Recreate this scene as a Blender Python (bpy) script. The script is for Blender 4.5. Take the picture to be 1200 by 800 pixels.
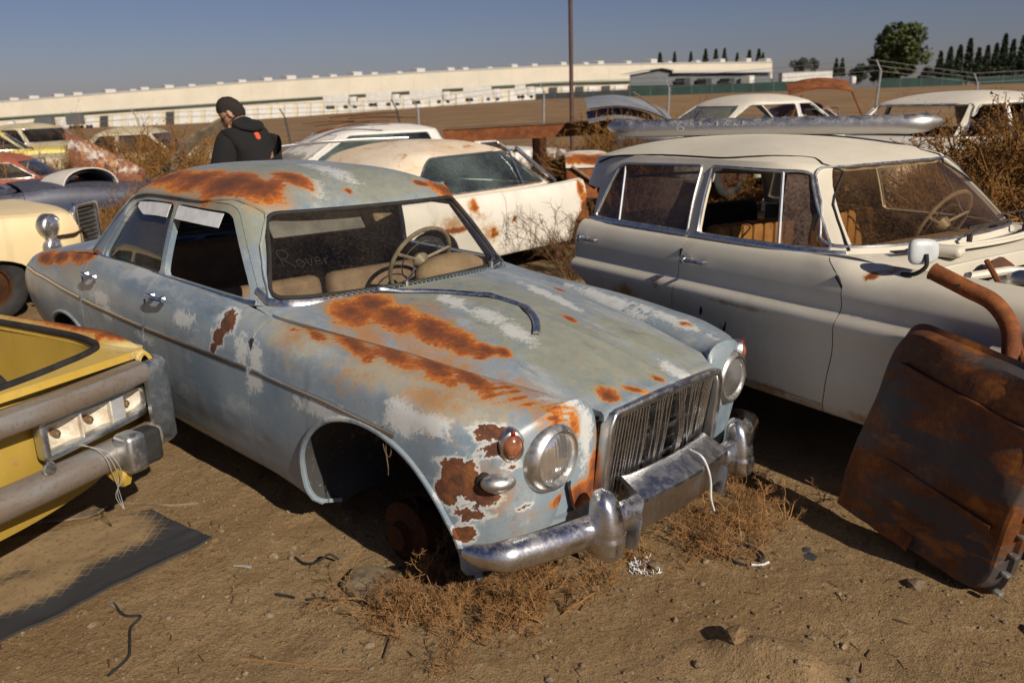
import bpy, bmesh, math, random
import numpy as np
from mathutils import Vector, Matrix, noise as mnoise
random.seed(7); np.random.seed(7)
for _o in list(bpy.data.objects): bpy.data.objects.remove(_o)
SC = bpy.context.scene
COL = SC.collection
R = math.radians

# ---------------------------------------------------------------- camera
cam_d = bpy.data.cameras.new('camera'); CAM = bpy.data.objects.new('camera', cam_d); COL.objects.link(CAM)
cam_d.lens = 29.067; cam_d.sensor_width = 36.0; cam_d.clip_end = 6000; cam_d.clip_start = 0.05
_f = Vector((-0.65974, 0.69754, -0.27959)); _r = Vector((0.73254, 0.67997, -0.03211)); _u = _r.cross(_f)
_m = Matrix((_r.normalized(), _u.normalized(), -_f.normalized())).transposed().to_4x4(); _m.translation = (3.9319, -2.5052, 1.7293)
CAM.matrix_world = _m
SC.camera = CAM
cam_d.dof.use_dof = True; cam_d.dof.focus_distance = 3.3; cam_d.dof.aperture_fstop = 3.2

# ---------------------------------------------------------------- sky and sun
SUN_EL, SUN_AZ = 31.0, -11.0            # azimuth from +X, counter-clockwise
W = bpy.data.worlds.new('World'); SC.world = W; W.use_nodes = True
nt = W.node_tree; nt.nodes.clear()
_o = nt.nodes.new('ShaderNodeOutputWorld'); _b = nt.nodes.new('ShaderNodeBackground'); _s = nt.nodes.new('ShaderNodeTexSky')
_s.sky_type = 'NISHITA'; _s.sun_disc = False; _s.sun_elevation = R(SUN_EL); _s.sun_rotation = R(90 - SUN_AZ)
_s.air_density = 1.0; _s.dust_density = .6; _s.ozone_density = 3.6; _s.altitude = 100
_b.inputs['Strength'].default_value = 0.05
_mx = nt.nodes.new('ShaderNodeMix'); _mx.data_type = 'RGBA'; _mx.blend_type = 'MULTIPLY'; _mx.inputs[0].default_value = 1.0; _mx.inputs[7].default_value = (.78, .685, .83, 1)   # slate tint of the whole sky
nt.links.new(_s.outputs[0], _mx.inputs[6]); nt.links.new(_mx.outputs[2], _b.inputs[0]); nt.links.new(_b.outputs[0], _o.inputs[0])
sun_d = bpy.data.lights.new('sun', 'SUN'); SUN = bpy.data.objects.new('sun', sun_d); COL.objects.link(SUN)
sun_d.energy = 5.0; sun_d.angle = R(0.53); sun_d.color = (1.0, 0.89, 0.73)
_d = Vector((math.cos(R(SUN_EL)) * math.cos(R(SUN_AZ)), math.cos(R(SUN_EL)) * math.sin(R(SUN_AZ)), math.sin(R(SUN_EL))))
SUN.rotation_euler = _d.to_track_quat('Z', 'Y').to_euler()
SUN.location = _d * 50
SC.render.engine = 'CYCLES'
SC.view_settings.view_transform = 'Standard'; SC.view_settings.look = 'None'; SC.view_settings.exposure = 0.10; SC.view_settings.gamma = 1.0
SC.view_settings.use_curve_mapping = False
SC.cycles.max_bounces = 8; SC.cycles.diffuse_bounces = 2; SC.cycles.transparent_max_bounces = 16

# ---------------------------------------------------------------- helpers
def link_obj(o, parent=None):
    COL.objects.link(o)
    if parent is not None: o.parent = parent
    return o

def tag(o, label=None, cat=None, group=None, kind=None):
    if label: o['label'] = label
    if cat: o['category'] = cat
    if group: o['group'] = group
    if kind: o['kind'] = kind
    return o

def thing(name, label, cat, loc=(0, 0, 0), rot=(0, 0, 0), group=None):
    o = bpy.data.objects.new(name, None); o.empty_display_size = 0.2
    COL.objects.link(o); o.location = loc; o.rotation_euler = rot
    return tag(o, label, cat, group)

def finish_bm(bm, sharp=38):
    bmesh.ops.remove_doubles(bm, verts=bm.verts, dist=1e-5)
    bm.normal_update()
    lim = R(sharp)
    for e in bm.edges:
        if len(e.link_faces) == 2 and e.calc_face_angle(0) > lim: e.smooth = False
    for f in bm.faces: f.smooth = True

def new(name, geo, mat, parent=None, sharp=38, spots=None, recalc=False, loc=None, rot=None):
    """geo: bmesh or (verts, faces); one mesh object"""
    if isinstance(geo, bmesh.types.BMesh): bm = geo
    else:
        bm = bmesh.new()
        vs = [bm.verts.new(tuple(v)) for v in geo[0]]
        for f in geo[1]:
            try: bm.faces.new([vs[i] for i in f])
            except ValueError: pass
    if recalc: bmesh.ops.recalc_face_normals(bm, faces=bm.faces)
    finish_bm(bm, sharp)
    me = bpy.data.meshes.new(name); bm.to_mesh(me); bm.free()
    if mat is not None: me.materials.append(mat if not isinstance(mat, str) else M[mat])
    if spots: paint_attr(me, spots)
    o = bpy.data.objects.new(name, me); link_obj(o, parent)
    if loc is not None: o.location = loc
    if rot is not None: o.rotation_euler = rot
    return o

def field(co, lst):
    """soft spot field: 1 at a spot centre, .5 on its rim, 0 outside"""
    out = np.zeros(len(co))
    for s in lst:
        c = np.array(s[0:3]); r = np.array(s[3:6], float)
        d = co - c
        if len(s) > 6 and s[6]:
            a = s[6]; ax = s[7] if len(s) > 7 else 'z'
            ca, sa = math.cos(a), math.sin(a)
            if ax == 'z': d = np.stack([d[:, 0] * ca + d[:, 1] * sa, -d[:, 0] * sa + d[:, 1] * ca, d[:, 2]], 1)
            elif ax == 'y': d = np.stack([d[:, 0] * ca + d[:, 2] * sa, d[:, 1], -d[:, 0] * sa + d[:, 2] * ca], 1)
        q = np.sqrt(((d / r) ** 2).sum(1))
        out = np.maximum(out, np.clip(1 - q * .5, 0, 1))
    return out

def paint_attr(me, spots):
    n = len(me.vertices); co = np.empty(n * 3); me.vertices.foreach_get('co', co); co = co.reshape(-1, 3)
    for key, lst in spots.items():
        a = me.attributes.new(key, 'FLOAT', 'POINT'); a.data.foreach_set('value', field(co, lst).astype(np.float32))

class MB:
    """collects pieces of ONE part"""
    def __init__(s): s.v = []; s.f = []
    def add(s, geo):
        b = len(s.v); s.v += [tuple(p) for p in geo[0]]; s.f += [tuple(i + b for i in f) for f in geo[1]]; return s
    def geo(s): return (s.v, s.f)

def xf(geo, loc=(0, 0, 0), rot=(0, 0, 0), scale=(1, 1, 1)):
    m = Matrix.LocRotScale(Vector(loc), Matrix.Rotation(rot[2], 3, 'Z') @ Matrix.Rotation(rot[1], 3, 'Y') @ Matrix.Rotation(rot[0], 3, 'X'), Vector(scale))
    return ([m @ Vector(v) for v in geo[0]], geo[1])

def box(c, s, bev=0.0, seg=2):
    bm = bmesh.new(); bmesh.ops.create_cube(bm, size=1)
    for v in bm.verts: v.co = Vector((v.co.x * s[0], v.co.y * s[1], v.co.z * s[2]))
    if bev > 0: bmesh.ops.bevel(bm, geom=list(bm.edges), offset=bev, segments=seg, affect='EDGES', profile=.5)
    g = ([tuple(v.co + Vector(c)) for v in bm.verts], [tuple(v.index for v in f.verts) for f in bm.faces]); 
    bm.verts.index_update(); g = ([tuple(v.co + Vector(c)) for v in bm.verts], [tuple(v.index for v in f.verts) for f in bm.faces])
    bm.free(); return g

def catmull(P, n, closed=False):
    P = np.array(P, float); k = len(P)
    if k < 3:
        t = np.linspace(0, 1, n)[:, None]; return P[0] * (1 - t) + P[-1] * t
    d = np.linalg.norm(np.diff(P, axis=0), axis=1) + 1e-9
    s = np.concatenate([[0], np.cumsum(d)])
    u = np.linspace(0, s[-1], n)
    return np.stack([pchip(s, P[:, j], u, True) for j in range(P.shape[1])], 1)

def pchip(x, y, u, catm=False):
    x = np.asarray(x, float); y = np.asarray(y, float); u = np.asarray(u, float)
    h = np.diff(x); dl = np.diff(y) / h
    m = np.zeros(len(x))
    if catm:
        m[1:-1] = (dl[:-1] * h[1:] + dl[1:] * h[:-1]) / (h[:-1] + h[1:])
        m[0] = dl[0]; m[-1] = dl[-1]
    else:
        for i in range(1, len(x) - 1):
            if dl[i - 1] * dl[i] > 0:
                w1 = 2 * h[i] + h[i - 1]; w2 = h[i] + 2 * h[i - 1]
                m[i] = (w1 + w2) / (w1 / dl[i - 1] + w2 / dl[i])
        m[0] = dl[0]; m[-1] = dl[-1]
    i = np.clip(np.searchsorted(x, u) - 1, 0, len(x) - 2)
    t = (u - x[i]) / h[i]
    return ((2 * t**3 - 3 * t**2 + 1) * y[i] + (t**3 - 2 * t**2 + t) * h[i] * m[i] + (-2 * t**3 + 3 * t**2) * y[i + 1] + (t**3 - t**2) * h[i] * m[i + 1])

def gridgeo(P, flip=False, close_u=False):
    n, m = P.shape[:2]; v = [tuple(p) for p in P.reshape(-1, 3)]; f = []
    for i in range(n if close_u else n - 1):
        i2 = (i + 1) % n
        for j in range(m - 1):
            q = (i * m + j, i2 * m + j, i2 * m + j + 1, i * m + j + 1)
            f.append(q[::-1] if flip else q)
    return v, f

def frames(pts):
    pts = [Vector(p) for p in pts]; n = len(pts); T = []
    for i in range(n):
        t = (pts[min(i + 1, n - 1)] - pts[max(i - 1, 0)]); T.append(t.normalized() if t.length > 1e-9 else Vector((1, 0, 0)))
    a = Vector((0, 0, 1)) if abs(T[0].z) < .9 else Vector((1, 0, 0))
    N = [(a - T[0] * a.dot(T[0])).normalized()]
    for i in range(1, n):
        q = T[i - 1].rotation_difference(T[i]); v = q @ N[-1]; N.append((v - T[i] * v.dot(T[i])).normalized())
    return pts, T, N

def tube(pts, r, seg=10, cap=True, closed=False):
    pts, T, N = frames(pts); n = len(pts); V = []; F = []
    for i in range(n):
        B = T[i].cross(N[i]); rr = r(i / (n - 1)) if callable(r) else (r[i] if isinstance(r, (list, tuple)) else r)
        for k in range(seg):
            a = 2 * math.pi * k / seg; V.append(pts[i] + N[i] * (math.cos(a) * rr) + B * (math.sin(a) * rr))
    for i in range(n if closed else n - 1):
        j = (i + 1) % n
        for k in range(seg):
            k2 = (k + 1) % seg; F.append((i * seg + k, i * seg + k2, j * seg + k2, j * seg + k))
    if cap and not closed:
        F.append(tuple(range(seg))[::-1]); F.append(tuple((n - 1) * seg + k for k in range(seg)))
    return V, F

def sweep(pts, prof, up=(0, 0, 1), cap=True, closed=False, scale=None):
    """sweep closed 2D profile (side, up) along pts; side = T x up"""
    pts = [Vector(p) for p in pts]; n = len(pts); V = []; F = []; m = len(prof)
    for i in range(n):
        if closed: t = pts[(i + 1) % n] - pts[i - 1]
        else: t = pts[min(i + 1, n - 1)] - pts[max(i - 1, 0)]
        t.normalize(); U = Vector(up(i / (n - 1)) if callable(up) else up); S = t.cross(U).normalized(); U = S.cross(t).normalized()
        sc = scale(i / (n - 1)) if scale else (1, 1)
        for a, b in prof: V.append(pts[i] + S * (a * sc[0]) + U * (b * sc[1]))
    for i in range(n if closed else n - 1):
        j = (i + 1) % n
        for k in range(m):
            k2 = (k + 1) % m; F.append((i * m + k, j * m + k, j * m + k2, i * m + k2))
    if cap and not closed:
        F.append(tuple(range(m))); F.append(tuple((n - 1) * m + k for k in range(m))[::-1])
    return V, F

def lathe(prof, seg=24, axis='x'):
    """prof: list of (r, h); h along axis"""
    V = []; F = []; m = len(prof)
    for k in range(seg):
        a = 2 * math.pi * k / seg
        for r, h in prof:
            if axis == 'x': V.append((h, r * math.cos(a), r * math.sin(a)))
            elif axis == 'y': V.append((r * math.sin(a), h, r * math.cos(a)))
            else: V.append((r * math.cos(a), r * math.sin(a), h))
    for k in range(seg):
        k2 = (k + 1) % seg
        for j in range(m - 1): F.append((k * m + j, k2 * m + j, k2 * m + j + 1, k * m + j + 1))
    return V, F

def rrect(w, h, r, n=4):
    """rounded rectangle profile"""
    out = []
    for cx, cy, a0 in ((w / 2 - r, h / 2 - r, 0), (-w / 2 + r, h / 2 - r, 90), (-w / 2 + r, -h / 2 + r, 180), (w / 2 - r, -h / 2 + r, 270)):
        for k in range(n + 1):
            a = R(a0 + 90 * k / n); out.append((cx + r * math.cos(a), cy + r * math.sin(a)))
    return out

def poly_sdf(poly):
    P = [(float(a), float(b)) for a, b in poly]; n = len(P)
    def sd(x, y):
        d = 1e9; inside = False; j = n - 1
        for i in range(n):
            ax, ay = P[j]; bx, by = P[i]
            ex, ey = bx - ax, by - ay; wx, wy = x - ax, y - ay
            t = max(0., min(1., (wx * ex + wy * ey) / (ex * ex + ey * ey + 1e-12)))
            dx, dy = wx - ex * t, wy - ey * t; q = dx * dx + dy * dy
            if q < d: d = q
            if (ay > y) != (by > y) and x < (bx - ax) * (y - ay) / (by - ay) + ax: inside = not inside
            j = i
        d = math.sqrt(d); return -d if inside else d
    return sd

def round_poly(poly, r, n=5):
    """polygon with corners rounded (r number or list)"""
    out = []; k = len(poly)
    for i in range(k):
        p0, p, p2 = Vector(poly[i - 1]), Vector(poly[i]), Vector(poly[(i + 1) % k])
        rr = r[i] if isinstance(r, (list, tuple)) else r
        a = (p0 - p); b = (p2 - p); la, lb = a.length, b.length; a.normalize(); b.normalize()
        t = min(rr, la * .49, lb * .49)
        A = p + a * t; B = p + b * t
        for q in range(n + 1):
            s = q / n; out.append(tuple(A * (1 - s)**2 + p * 2 * s * (1 - s) + B * s * s))
    return out

def cut(bm, g, reg=None, eps=8e-4):
    val = {v: (g(v.co) if (reg is None or reg(v.co)) else None) for v in bm.verts}
    sel = set(v for v, q in val.items() if q is not None and abs(q) <= eps)
    for e in list(bm.edges):
        a, b = e.verts; ga, gb = val[a], val[b]
        if ga is None or gb is None or abs(ga) <= eps or abs(gb) <= eps: continue
        if ga * gb < 0:
            t = ga / (ga - gb); _, nv = bmesh.utils.edge_split(e, a, t); sel.add(nv)
    if sel: bmesh.ops.connect_verts(bm, verts=list(sel))

def bm_from(geo):
    bm = bmesh.new(); vs = [bm.verts.new(tuple(v)) for v in geo[0]]
    for f in geo[1]:
        try: bm.faces.new([vs[i] for i in f])
        except ValueError: pass
    bmesh.ops.remove_doubles(bm, verts=bm.verts, dist=1e-5); bm.normal_update(); return bm

def split(bm, classify):
    """label -> bmesh of the faces with that label (label None drops the face)"""
    groups = {}
    for f in bm.faces:
        l = classify(f.calc_center_median())
        if l is not None: groups.setdefault(l, []).append(f)
    res = {}
    for l, fs in groups.items():
        b = bmesh.new(); vm = {}
        for f in fs:
            for v in f.verts:
                if v not in vm: vm[v] = b.verts.new(v.co)
            try: b.faces.new([vm[v] for v in f.verts])
            except ValueError: pass
        b.normal_update(); res[l] = b
    return res

def flange(b, gap=.0025, depth=.014, keep=None):
    """pull the rim of a panel in by gap and turn it down by depth, as a pressed sheet panel"""
    b.normal_update()
    be = [e for e in b.edges if len(e.link_faces) == 1]
    mv = {}
    for e in be:
        f = e.link_faces[0]; t = (e.verts[1].co - e.verts[0].co)
        if t.length < 1e-9: continue
        t.normalize(); n = f.normal.cross(t)
        if n.dot(f.calc_center_median() - e.verts[0].co) < 0: n = -n
        for v in e.verts: mv.setdefault(v, []).append(n)
    nrm = {v: v.normal.copy() for v in mv}
    if gap:
        for v, ns in mv.items():
            a = sum(ns, Vector());
            if a.length > 1e-6: v.co += a.normalized() * gap
    if depth:
        for e in be: e.smooth = False
        ex = bmesh.ops.extrude_edge_only(b, edges=be)
        new_v = [x for x in ex['geom'] if isinstance(x, bmesh.types.BMVert)]
        olds = {}
        for v in new_v:
            for e in v.link_edges:
                o = e.other_vert(v)
                if o in nrm and (o.co - v.co).length < 1e-7: olds[v] = o
        for v in new_v:
            o = olds.get(v)
            if o: v.co -= nrm[o] * depth
    b.normal_update(); return b

def offset_bm(b, d):
    b.normal_update(); ns = [(v, v.normal.copy()) for v in b.verts]
    for v, n in ns: v.co += n * d
    return b

def loft(stations, nx, nv, dense=None):
    """stations: list of lists of (x,y,z) control points; smooth in both directions"""
    A = np.array(stations, float)                      # ns, np, 3
    ns, npt = A.shape[:2]
    xm = A[:, :, 0].mean(1); s = np.concatenate([[0], np.cumsum(np.maximum(np.abs(np.diff(xm)), .02))])
    u = np.linspace(0, s[-1], nx) if dense is None else dense(s)
    B = np.empty((len(u), npt, 3))
    for j in range(npt):
        for k in range(3): B[:, j, k] = pchip(s, A[:, j, k], u, True)
    return np.stack([catmull(B[i], nv) for i in range(len(u))])

def mirror(geo): return ([(v[0], -v[1], v[2]) for v in geo[0]], [f[::-1] for f in geo[1]])

def copy_tree(o, parent=None):
    c = o.copy(); COL.objects.link(c); c.parent = parent
    for ch in o.children: copy_tree(ch, c)
    return c

# ---------------------------------------------------------------- materials
M = {}
class G:
    def __init__(s, name):
        s.m = bpy.data.materials.new(name); s.m.use_nodes = True; s.t = s.m.node_tree; s.t.nodes.clear(); M[name] = s.m
        s.out = s.t.nodes.new('ShaderNodeOutputMaterial'); s._co = None
    def n(s, ty, **kw):
        x = s.t.nodes.new(ty)
        for k, v in kw.items(): setattr(x, k, v)
        return x
    def l(s, a, b): s.t.links.new(a, b)
    def set(s, inp, v):
        if hasattr(v, 'is_linked') or isinstance(v, bpy.types.NodeSocket): s.l(v, inp)
        else: inp.default_value = v
    def co(s, kind='Object'):
        if s._co is None: s._co = s.n('ShaderNodeTexCoord')
        return s._co.outputs[kind]
    def noise(s, scale, detail=4, rough=.55, vec=None, dist=0.0, stretch=None):
        x = s.n('ShaderNodeTexNoise'); x.inputs['Scale'].default_value = scale; x.inputs['Detail'].default_value = detail
        x.inputs['Roughness'].default_value = rough; x.inputs['Distortion'].default_value = dist
        v = vec if vec is not None else s.co()
        if stretch:
            mp = s.n('ShaderNodeMapping'); mp.inputs['Scale'].default_value = stretch; s.l(v, mp.inputs[0]); v = mp.outputs[0]
        s.l(v, x.inputs['Vector']); return x.outputs['Fac']
    def voro(s, scale, feature='F1', out='Distance', vec=None, rand=1.0):
        x = s.n('ShaderNodeTexVoronoi', feature=feature); x.inputs['Scale'].default_value = scale; x.inputs['Randomness'].default_value = rand
        s.l(vec if vec is not None else s.co(), x.inputs['Vector']); return x.outputs[out]
    def ramp(s, fac, stops, interp='LINEAR'):
        x = s.n('ShaderNodeValToRGB'); cr = x.color_ramp; cr.interpolation = interp
        while len(cr.elements) < len(stops): cr.elements.new(.5)
        for e, (p, c) in zip(cr.elements, stops):
            e.position = p; e.color = (c[0], c[1], c[2], 1) if hasattr(c, '__len__') else (c, c, c, 1)
        s.l(fac, x.inputs[0]); return x.outputs[0]
    def math(s, op, a, b=0.0, clamp=False):
        x = s.n('ShaderNodeMath', operation=op, use_clamp=clamp); s.set(x.inputs[0], a); s.set(x.inputs[1], b); return x.outputs[0]
    def step(s, v, lo, hi):
        x = s.n('ShaderNodeMapRange', interpolation_type='SMOOTHSTEP'); s.set(x.inputs[0], v)
        x.inputs[1].default_value = lo; x.inputs[2].default_value = hi; return x.outputs[0]
    def mix(s, fac, a, b, mode='MIX'):
        x = s.n('ShaderNodeMix', data_type='RGBA', blend_type=mode); s.set(x.inputs[0], fac)
        for i, v in ((6, a), (7, b)):
            if hasattr(v, '__len__') and not isinstance(v, bpy.types.NodeSocket): v = (v[0], v[1], v[2], 1)
            s.set(x.inputs[i], v)
        return x.outputs[2]
    def attr(s, name):
        x = s.n('ShaderNodeAttribute', attribute_name=name); return x.outputs['Fac']
    def bump(s, h, dist=.01, strength=1.0, prev=None):
        x = s.n('ShaderNodeBump'); x.inputs['Distance'].default_value = dist; x.inputs['Strength'].default_value = strength
        s.l(h, x.inputs['Height'])
        if prev is not None: s.l(prev, x.inputs['Normal'])
        return x.outputs[0]
    def bsdf(s, color=None, rough=.6, metal=0.0, spec=.5, normal=None, coat=None, link=True, **kw):
        x = s.n('ShaderNodeBsdfPrincipled')
        if color is not None:
            if hasattr(color, '__len__') and not isinstance(color, bpy.types.NodeSocket): color = (color[0], color[1], color[2], 1)
            s.set(x.inputs['Base Color'], color)
        s.set(x.inputs['Roughness'], rough); s.set(x.inputs['Metallic'], metal); s.set(x.inputs['Specular IOR Level'], spec)
        if normal is not None: s.l(normal, x.inputs['Normal'])
        if coat is not None: s.set(x.inputs['Coat Weight'], coat); x.inputs['Coat Roughness'].default_value = .25
        for k, v in kw.items(): s.set(x.inputs[k], v)
        if link: s.l(x.outputs[0], s.out.inputs[0])
        return x.outputs[0]

RUST_STOPS = [(0, (.50, .20, .028)), (.10, (.42, .125, .013)), (.28, (.30, .078, .009)), (.55, (.17, .043, .008)), (1, (.085, .023, .008))]

def paint_mat(name, a, b, clouds=None, tone=None, tone2=None, pale=None, rust_amt=0.0, rough=.42, dust=(.42, .34, .24), dust_amt=.25, fade_scale=2.2, coat=.0, spec=.45, grime=.35, rust_gain=1.0, streak=.25):
    """weathered car paint: spots from attributes 'rust', 'tone', 'pale'; general rust_amt adds random pitting"""
    g = G(name)
    n1 = g.noise(fade_scale, 6, .6); n2 = g.noise(9, 8, .65, dist=.4); n3 = g.noise(70, 6, .6); n4 = g.noise(26, 8, .7)
    col = g.mix(g.step(n1, .35, .65), a, b)
    if clouds:      # chalking, sun-bleached drifts and darker worn-through areas
        q1 = g.noise(3.4, 9, .72, stretch=(.55, 1.5, 1.1)); q2 = g.noise(7.5, 9, .75, stretch=(.45, 1.8, 1.3)); q3 = g.noise(2.1, 7, .65)
        col = g.mix(g.math('MULTIPLY', g.step(q3, .44, .66), .8), col, clouds[0])
        col = g.mix(g.math('MULTIPLY', g.step(q1, .50, .68), .75), col, clouds[1])
        col = g.mix(g.math('MULTIPLY', g.step(q2, .54, .70), .7), col, clouds[2])
        col = g.mix(g.math('MULTIPLY', g.step(g.noise(120, 5, .7), .52, .66), .35), col, (.14, .15, .15))
    def spotmask(nm, amp, lo=0.0, hi=.16):
        v = g.math('SUBTRACT', g.attr(nm), .5)
        v = g.math('ADD', v, g.math('MULTIPLY', g.math('SUBTRACT', n2, .5), amp))
        v = g.math('ADD', v, g.math('MULTIPLY', g.math('SUBTRACT', n4, .5), amp * .5))
        return v
    if tone is not None:
        v = spotmask('tone', 1.3); col = g.mix(g.math('MULTIPLY', g.step(v, -.2, .25), .75), col, tone)
    if tone2 is not None:
        v = spotmask('tone2', 1.2); col = g.mix(g.math('MULTIPLY', g.step(v, -.12, .3), .72), col, tone2)
    if pale is not None:
        v = spotmask('pale', 1.3); v = g.math('ADD', v, g.math('MULTIPLY', g.math('SUBTRACT', n3, .5), .9)); col = g.mix(g.math('MULTIPLY', g.step(v, -.05, .22), .9), col, pale)
    # scratches and run marks
    st = g.noise(5, 5, .6, stretch=(1.2, 1.2, .25)); col = g.mix(g.math('MULTIPLY', g.step(st, .55, .75), streak), col, (a[0] * .45, a[1] * .45, a[2] * .45))
    sc = g.noise(60, 2, .5, stretch=(.06, 1, 1.2)); col = g.mix(g.math('MULTIPLY', g.step(sc, .68, .74), .3), col, (.5, .52, .52))
    # dark speckle, grime
    col = g.mix(g.math('MULTIPLY', g.step(n3, .60, .74), grime), col, (a[0] * .35, a[1] * .3, a[2] * .25))
    # dust lying on faces that look up
    geo = g.n('ShaderNodeNewGeometry'); sx = g.n('ShaderNodeSeparateXYZ'); g.l(geo.outputs['Normal'], sx.inputs[0])
    up = g.step(sx.outputs[2], .2, .95); dm = g.math('MULTIPLY', g.math('MULTIPLY', up, g.step(n4, .3, .75)), dust_amt)
    col = g.mix(dm, col, dust)
    # stain
    v = spotmask('stain', 1.4); v = g.math('ADD', v, g.math('MULTIPLY', g.math('SUBTRACT', n3, .5), .5))
    col = g.mix(g.math('MULTIPLY', g.step(v, -.15, .45), .85), col, (.36, .17, .05))
    # flaked-off patches: hard dark brown metal with a chalky rim
    vf = g.math('ADD', spotmask('flake', .95), g.math('MULTIPLY', g.math('SUBTRACT', n3, .5), .25))
    col = g.mix(g.math('MULTIPLY', g.step(vf, -.20, -.06), .75), col, (.56, .57, .55))
    fcore = g.step(vf, -.012, .012)
    # rust
    v = spotmask('rust', .62 * rust_gain)
    if rust_amt > 0:
        w = g.math('SUBTRACT', g.noise(6.5, 10, .72, dist=.6), .80 - rust_amt); w = g.math('MULTIPLY', w, 2.2); v = g.math('MAXIMUM', v, w)
    v = g.math('ADD', v, g.math('MULTIPLY', g.math('SUBTRACT', n3, .5), .14))
    halo = g.math('MULTIPLY', g.step(v, -.24, .02), .7)
    col = g.mix(halo, col, g.mix(n4, (.46, .23, .06), (.31, .20, .10)))
    rm = g.step(v, -.004, .018)
    rc = g.ramp(g.math('ADD', g.math('ADD', g.math('MULTIPLY', v, 1.9), g.math('MULTIPLY', g.math('SUBTRACT', n1, .5), 1.3)), g.math('MULTIPLY', g.math('SUBTRACT', n4, .42), .55)), RUST_STOPS)
    rc = g.mix(g.math('MULTIPLY', g.step(n3, .5, .72), .4), rc, (.06, .02, .009))
    col = g.mix(rm, col, rc)
    fcol = g.mix(g.step(n4, .35, .65), (.055, .019, .010), (.15, .046, .014)); fcol = g.mix(g.math('MULTIPLY', g.step(n2, .52, .7), .6), fcol, (.27, .10, .02)); col = g.mix(fcore, col, fcol); rm = g.math('MAXIMUM', rm, fcore)
    ro = g.math('ADD', g.math('MULTIPLY', rm, .5), g.math('ADD', rough, g.math('MULTIPLY', n4, .16)), clamp=True)
    ro = g.math('ADD', ro, g.math('MULTIPLY', dm, .8), clamp=True)
    h = g.math('MULTIPLY', rm, g.math('ADD', g.math('MULTIPLY', n3, .9), -.35))
    nb = g.bump(h, .0035, 1.0)
    nb = g.bump(n1, .012, .16, nb)                    # slight dents in the sheet
    g.bsdf(col, ro, 0, spec, nb, coat)
    return g.m

def simple(name, col, rough=.6, metal=0, var=.25, scale=14, bump=.0, spec=.5, col2=None, stretch=None):
    g = G(name); n1 = g.noise(scale, 7, .62, stretch=stretch); c2 = col2 or tuple(c * (1 - var * 1.6) for c in col)
    c = g.mix(g.step(n1, .32, .68), c2, col)
    n2 = g.noise(scale * 7, 5, .6)
    c = g.mix(g.math('MULTIPLY', g.step(n2, .5, .72), var), c, tuple(x * .45 for x in col))
    nb = g.bump(n2, bump, 1.0) if bump else None
    g.bsdf(c, g.math('ADD', g.math('MULTIPLY', n1, .2), rough - .1, clamp=True), metal, spec, nb); return g.m

def chrome_mat(name, col=(.62, .62, .63), rough=.18, dirt=(.30, .22, .14), dirt_amt=.45, rust=.0, pit=.25):
    g = G(name); n1 = g.noise(24, 8, .7, dist=.3); n2 = g.noise(80, 6, .65); n3 = g.noise(260, 3, .6)
    geo = g.n('ShaderNodeNewGeometry'); sx = g.n('ShaderNodeSeparateXYZ'); g.l(geo.outputs['Normal'], sx.inputs[0])
    up = g.math('ADD', g.math('MULTIPLY', g.step(sx.outputs[2], -.1, .9), .75), .25)
    d = g.math('MULTIPLY', g.math('MULTIPLY', g.step(g.math('ADD', n1, g.math('MULTIPLY', n2, .35)), .56, .9), up), dirt_amt)
    p = g.math('MULTIPLY', g.step(n3, .6, .72), pit)
    c = g.mix(p, col, tuple(x * .55 for x in col)); c = g.mix(d, c, dirt)
    met = g.math('SUBTRACT', 1.0, g.math('MULTIPLY', d, .95))
    if rust:
        r = g.step(g.noise(9, 10, .75, dist=.7), .72 - rust, .78 - rust); c = g.mix(r, c, g.ramp(n2, RUST_STOPS)); met = g.math('SUBTRACT', met, r, clamp=True)
        d = g.math('MAXIMUM', d, r)
    ro = g.math('ADD', g.math('ADD', rough, g.math('MULTIPLY', n2, .10)), g.math('MULTIPLY', d, .6), clamp=True)
    g.bsdf(c, ro, met, .5, g.bump(n2, .0005, .5)); return g.m

def glass_mat(name, tint=(.75, .8, .8), dust=(.40, .33, .24), amt=.18, rough=.03, spot=.25, ior=1.5):
    g = G(name); n1 = g.noise(1.6, 5, .55); n2 = g.noise(70, 6, .62)
    tr = g.n('ShaderNodeBsdfTransparent'); tr.inputs[0].default_value = (*tint, 1)
    gl = g.n('ShaderNodeBsdfGlossy'); gl.inputs['Roughness'].default_value = rough; gl.inputs[0].default_value = (.95, .97, 1, 1)
    di = g.n('ShaderNodeBsdfDiffuse'); di.inputs[0].default_value = (*dust, 1)
    fr = g.n('ShaderNodeFresnel'); fr.inputs[0].default_value = ior
    m1 = g.n('ShaderNodeMixShader'); g.l(fr.outputs[0], m1.inputs[0]); g.l(tr.outputs[0], m1.inputs[1]); g.l(gl.outputs[0], m1.inputs[2])
    d = g.math('MULTIPLY', g.step(g.math('ADD', n1, g.math('MULTIPLY', g.math('SUBTRACT', n2, .5), .5)), .25, .85), amt * 2)
    d = g.math('ADD', d, g.math('MULTIPLY', g.step(n2, .62, .75), spot), clamp=True)
    m2 = g.n('ShaderNodeMixShader'); g.l(d, m2.inputs[0]); g.l(m1.outputs[0], m2.inputs[1]); g.l(di.outputs[0], m2.inputs[2])
    g.l(m2.outputs[0], g.out.inputs[0]); return g.m

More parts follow.
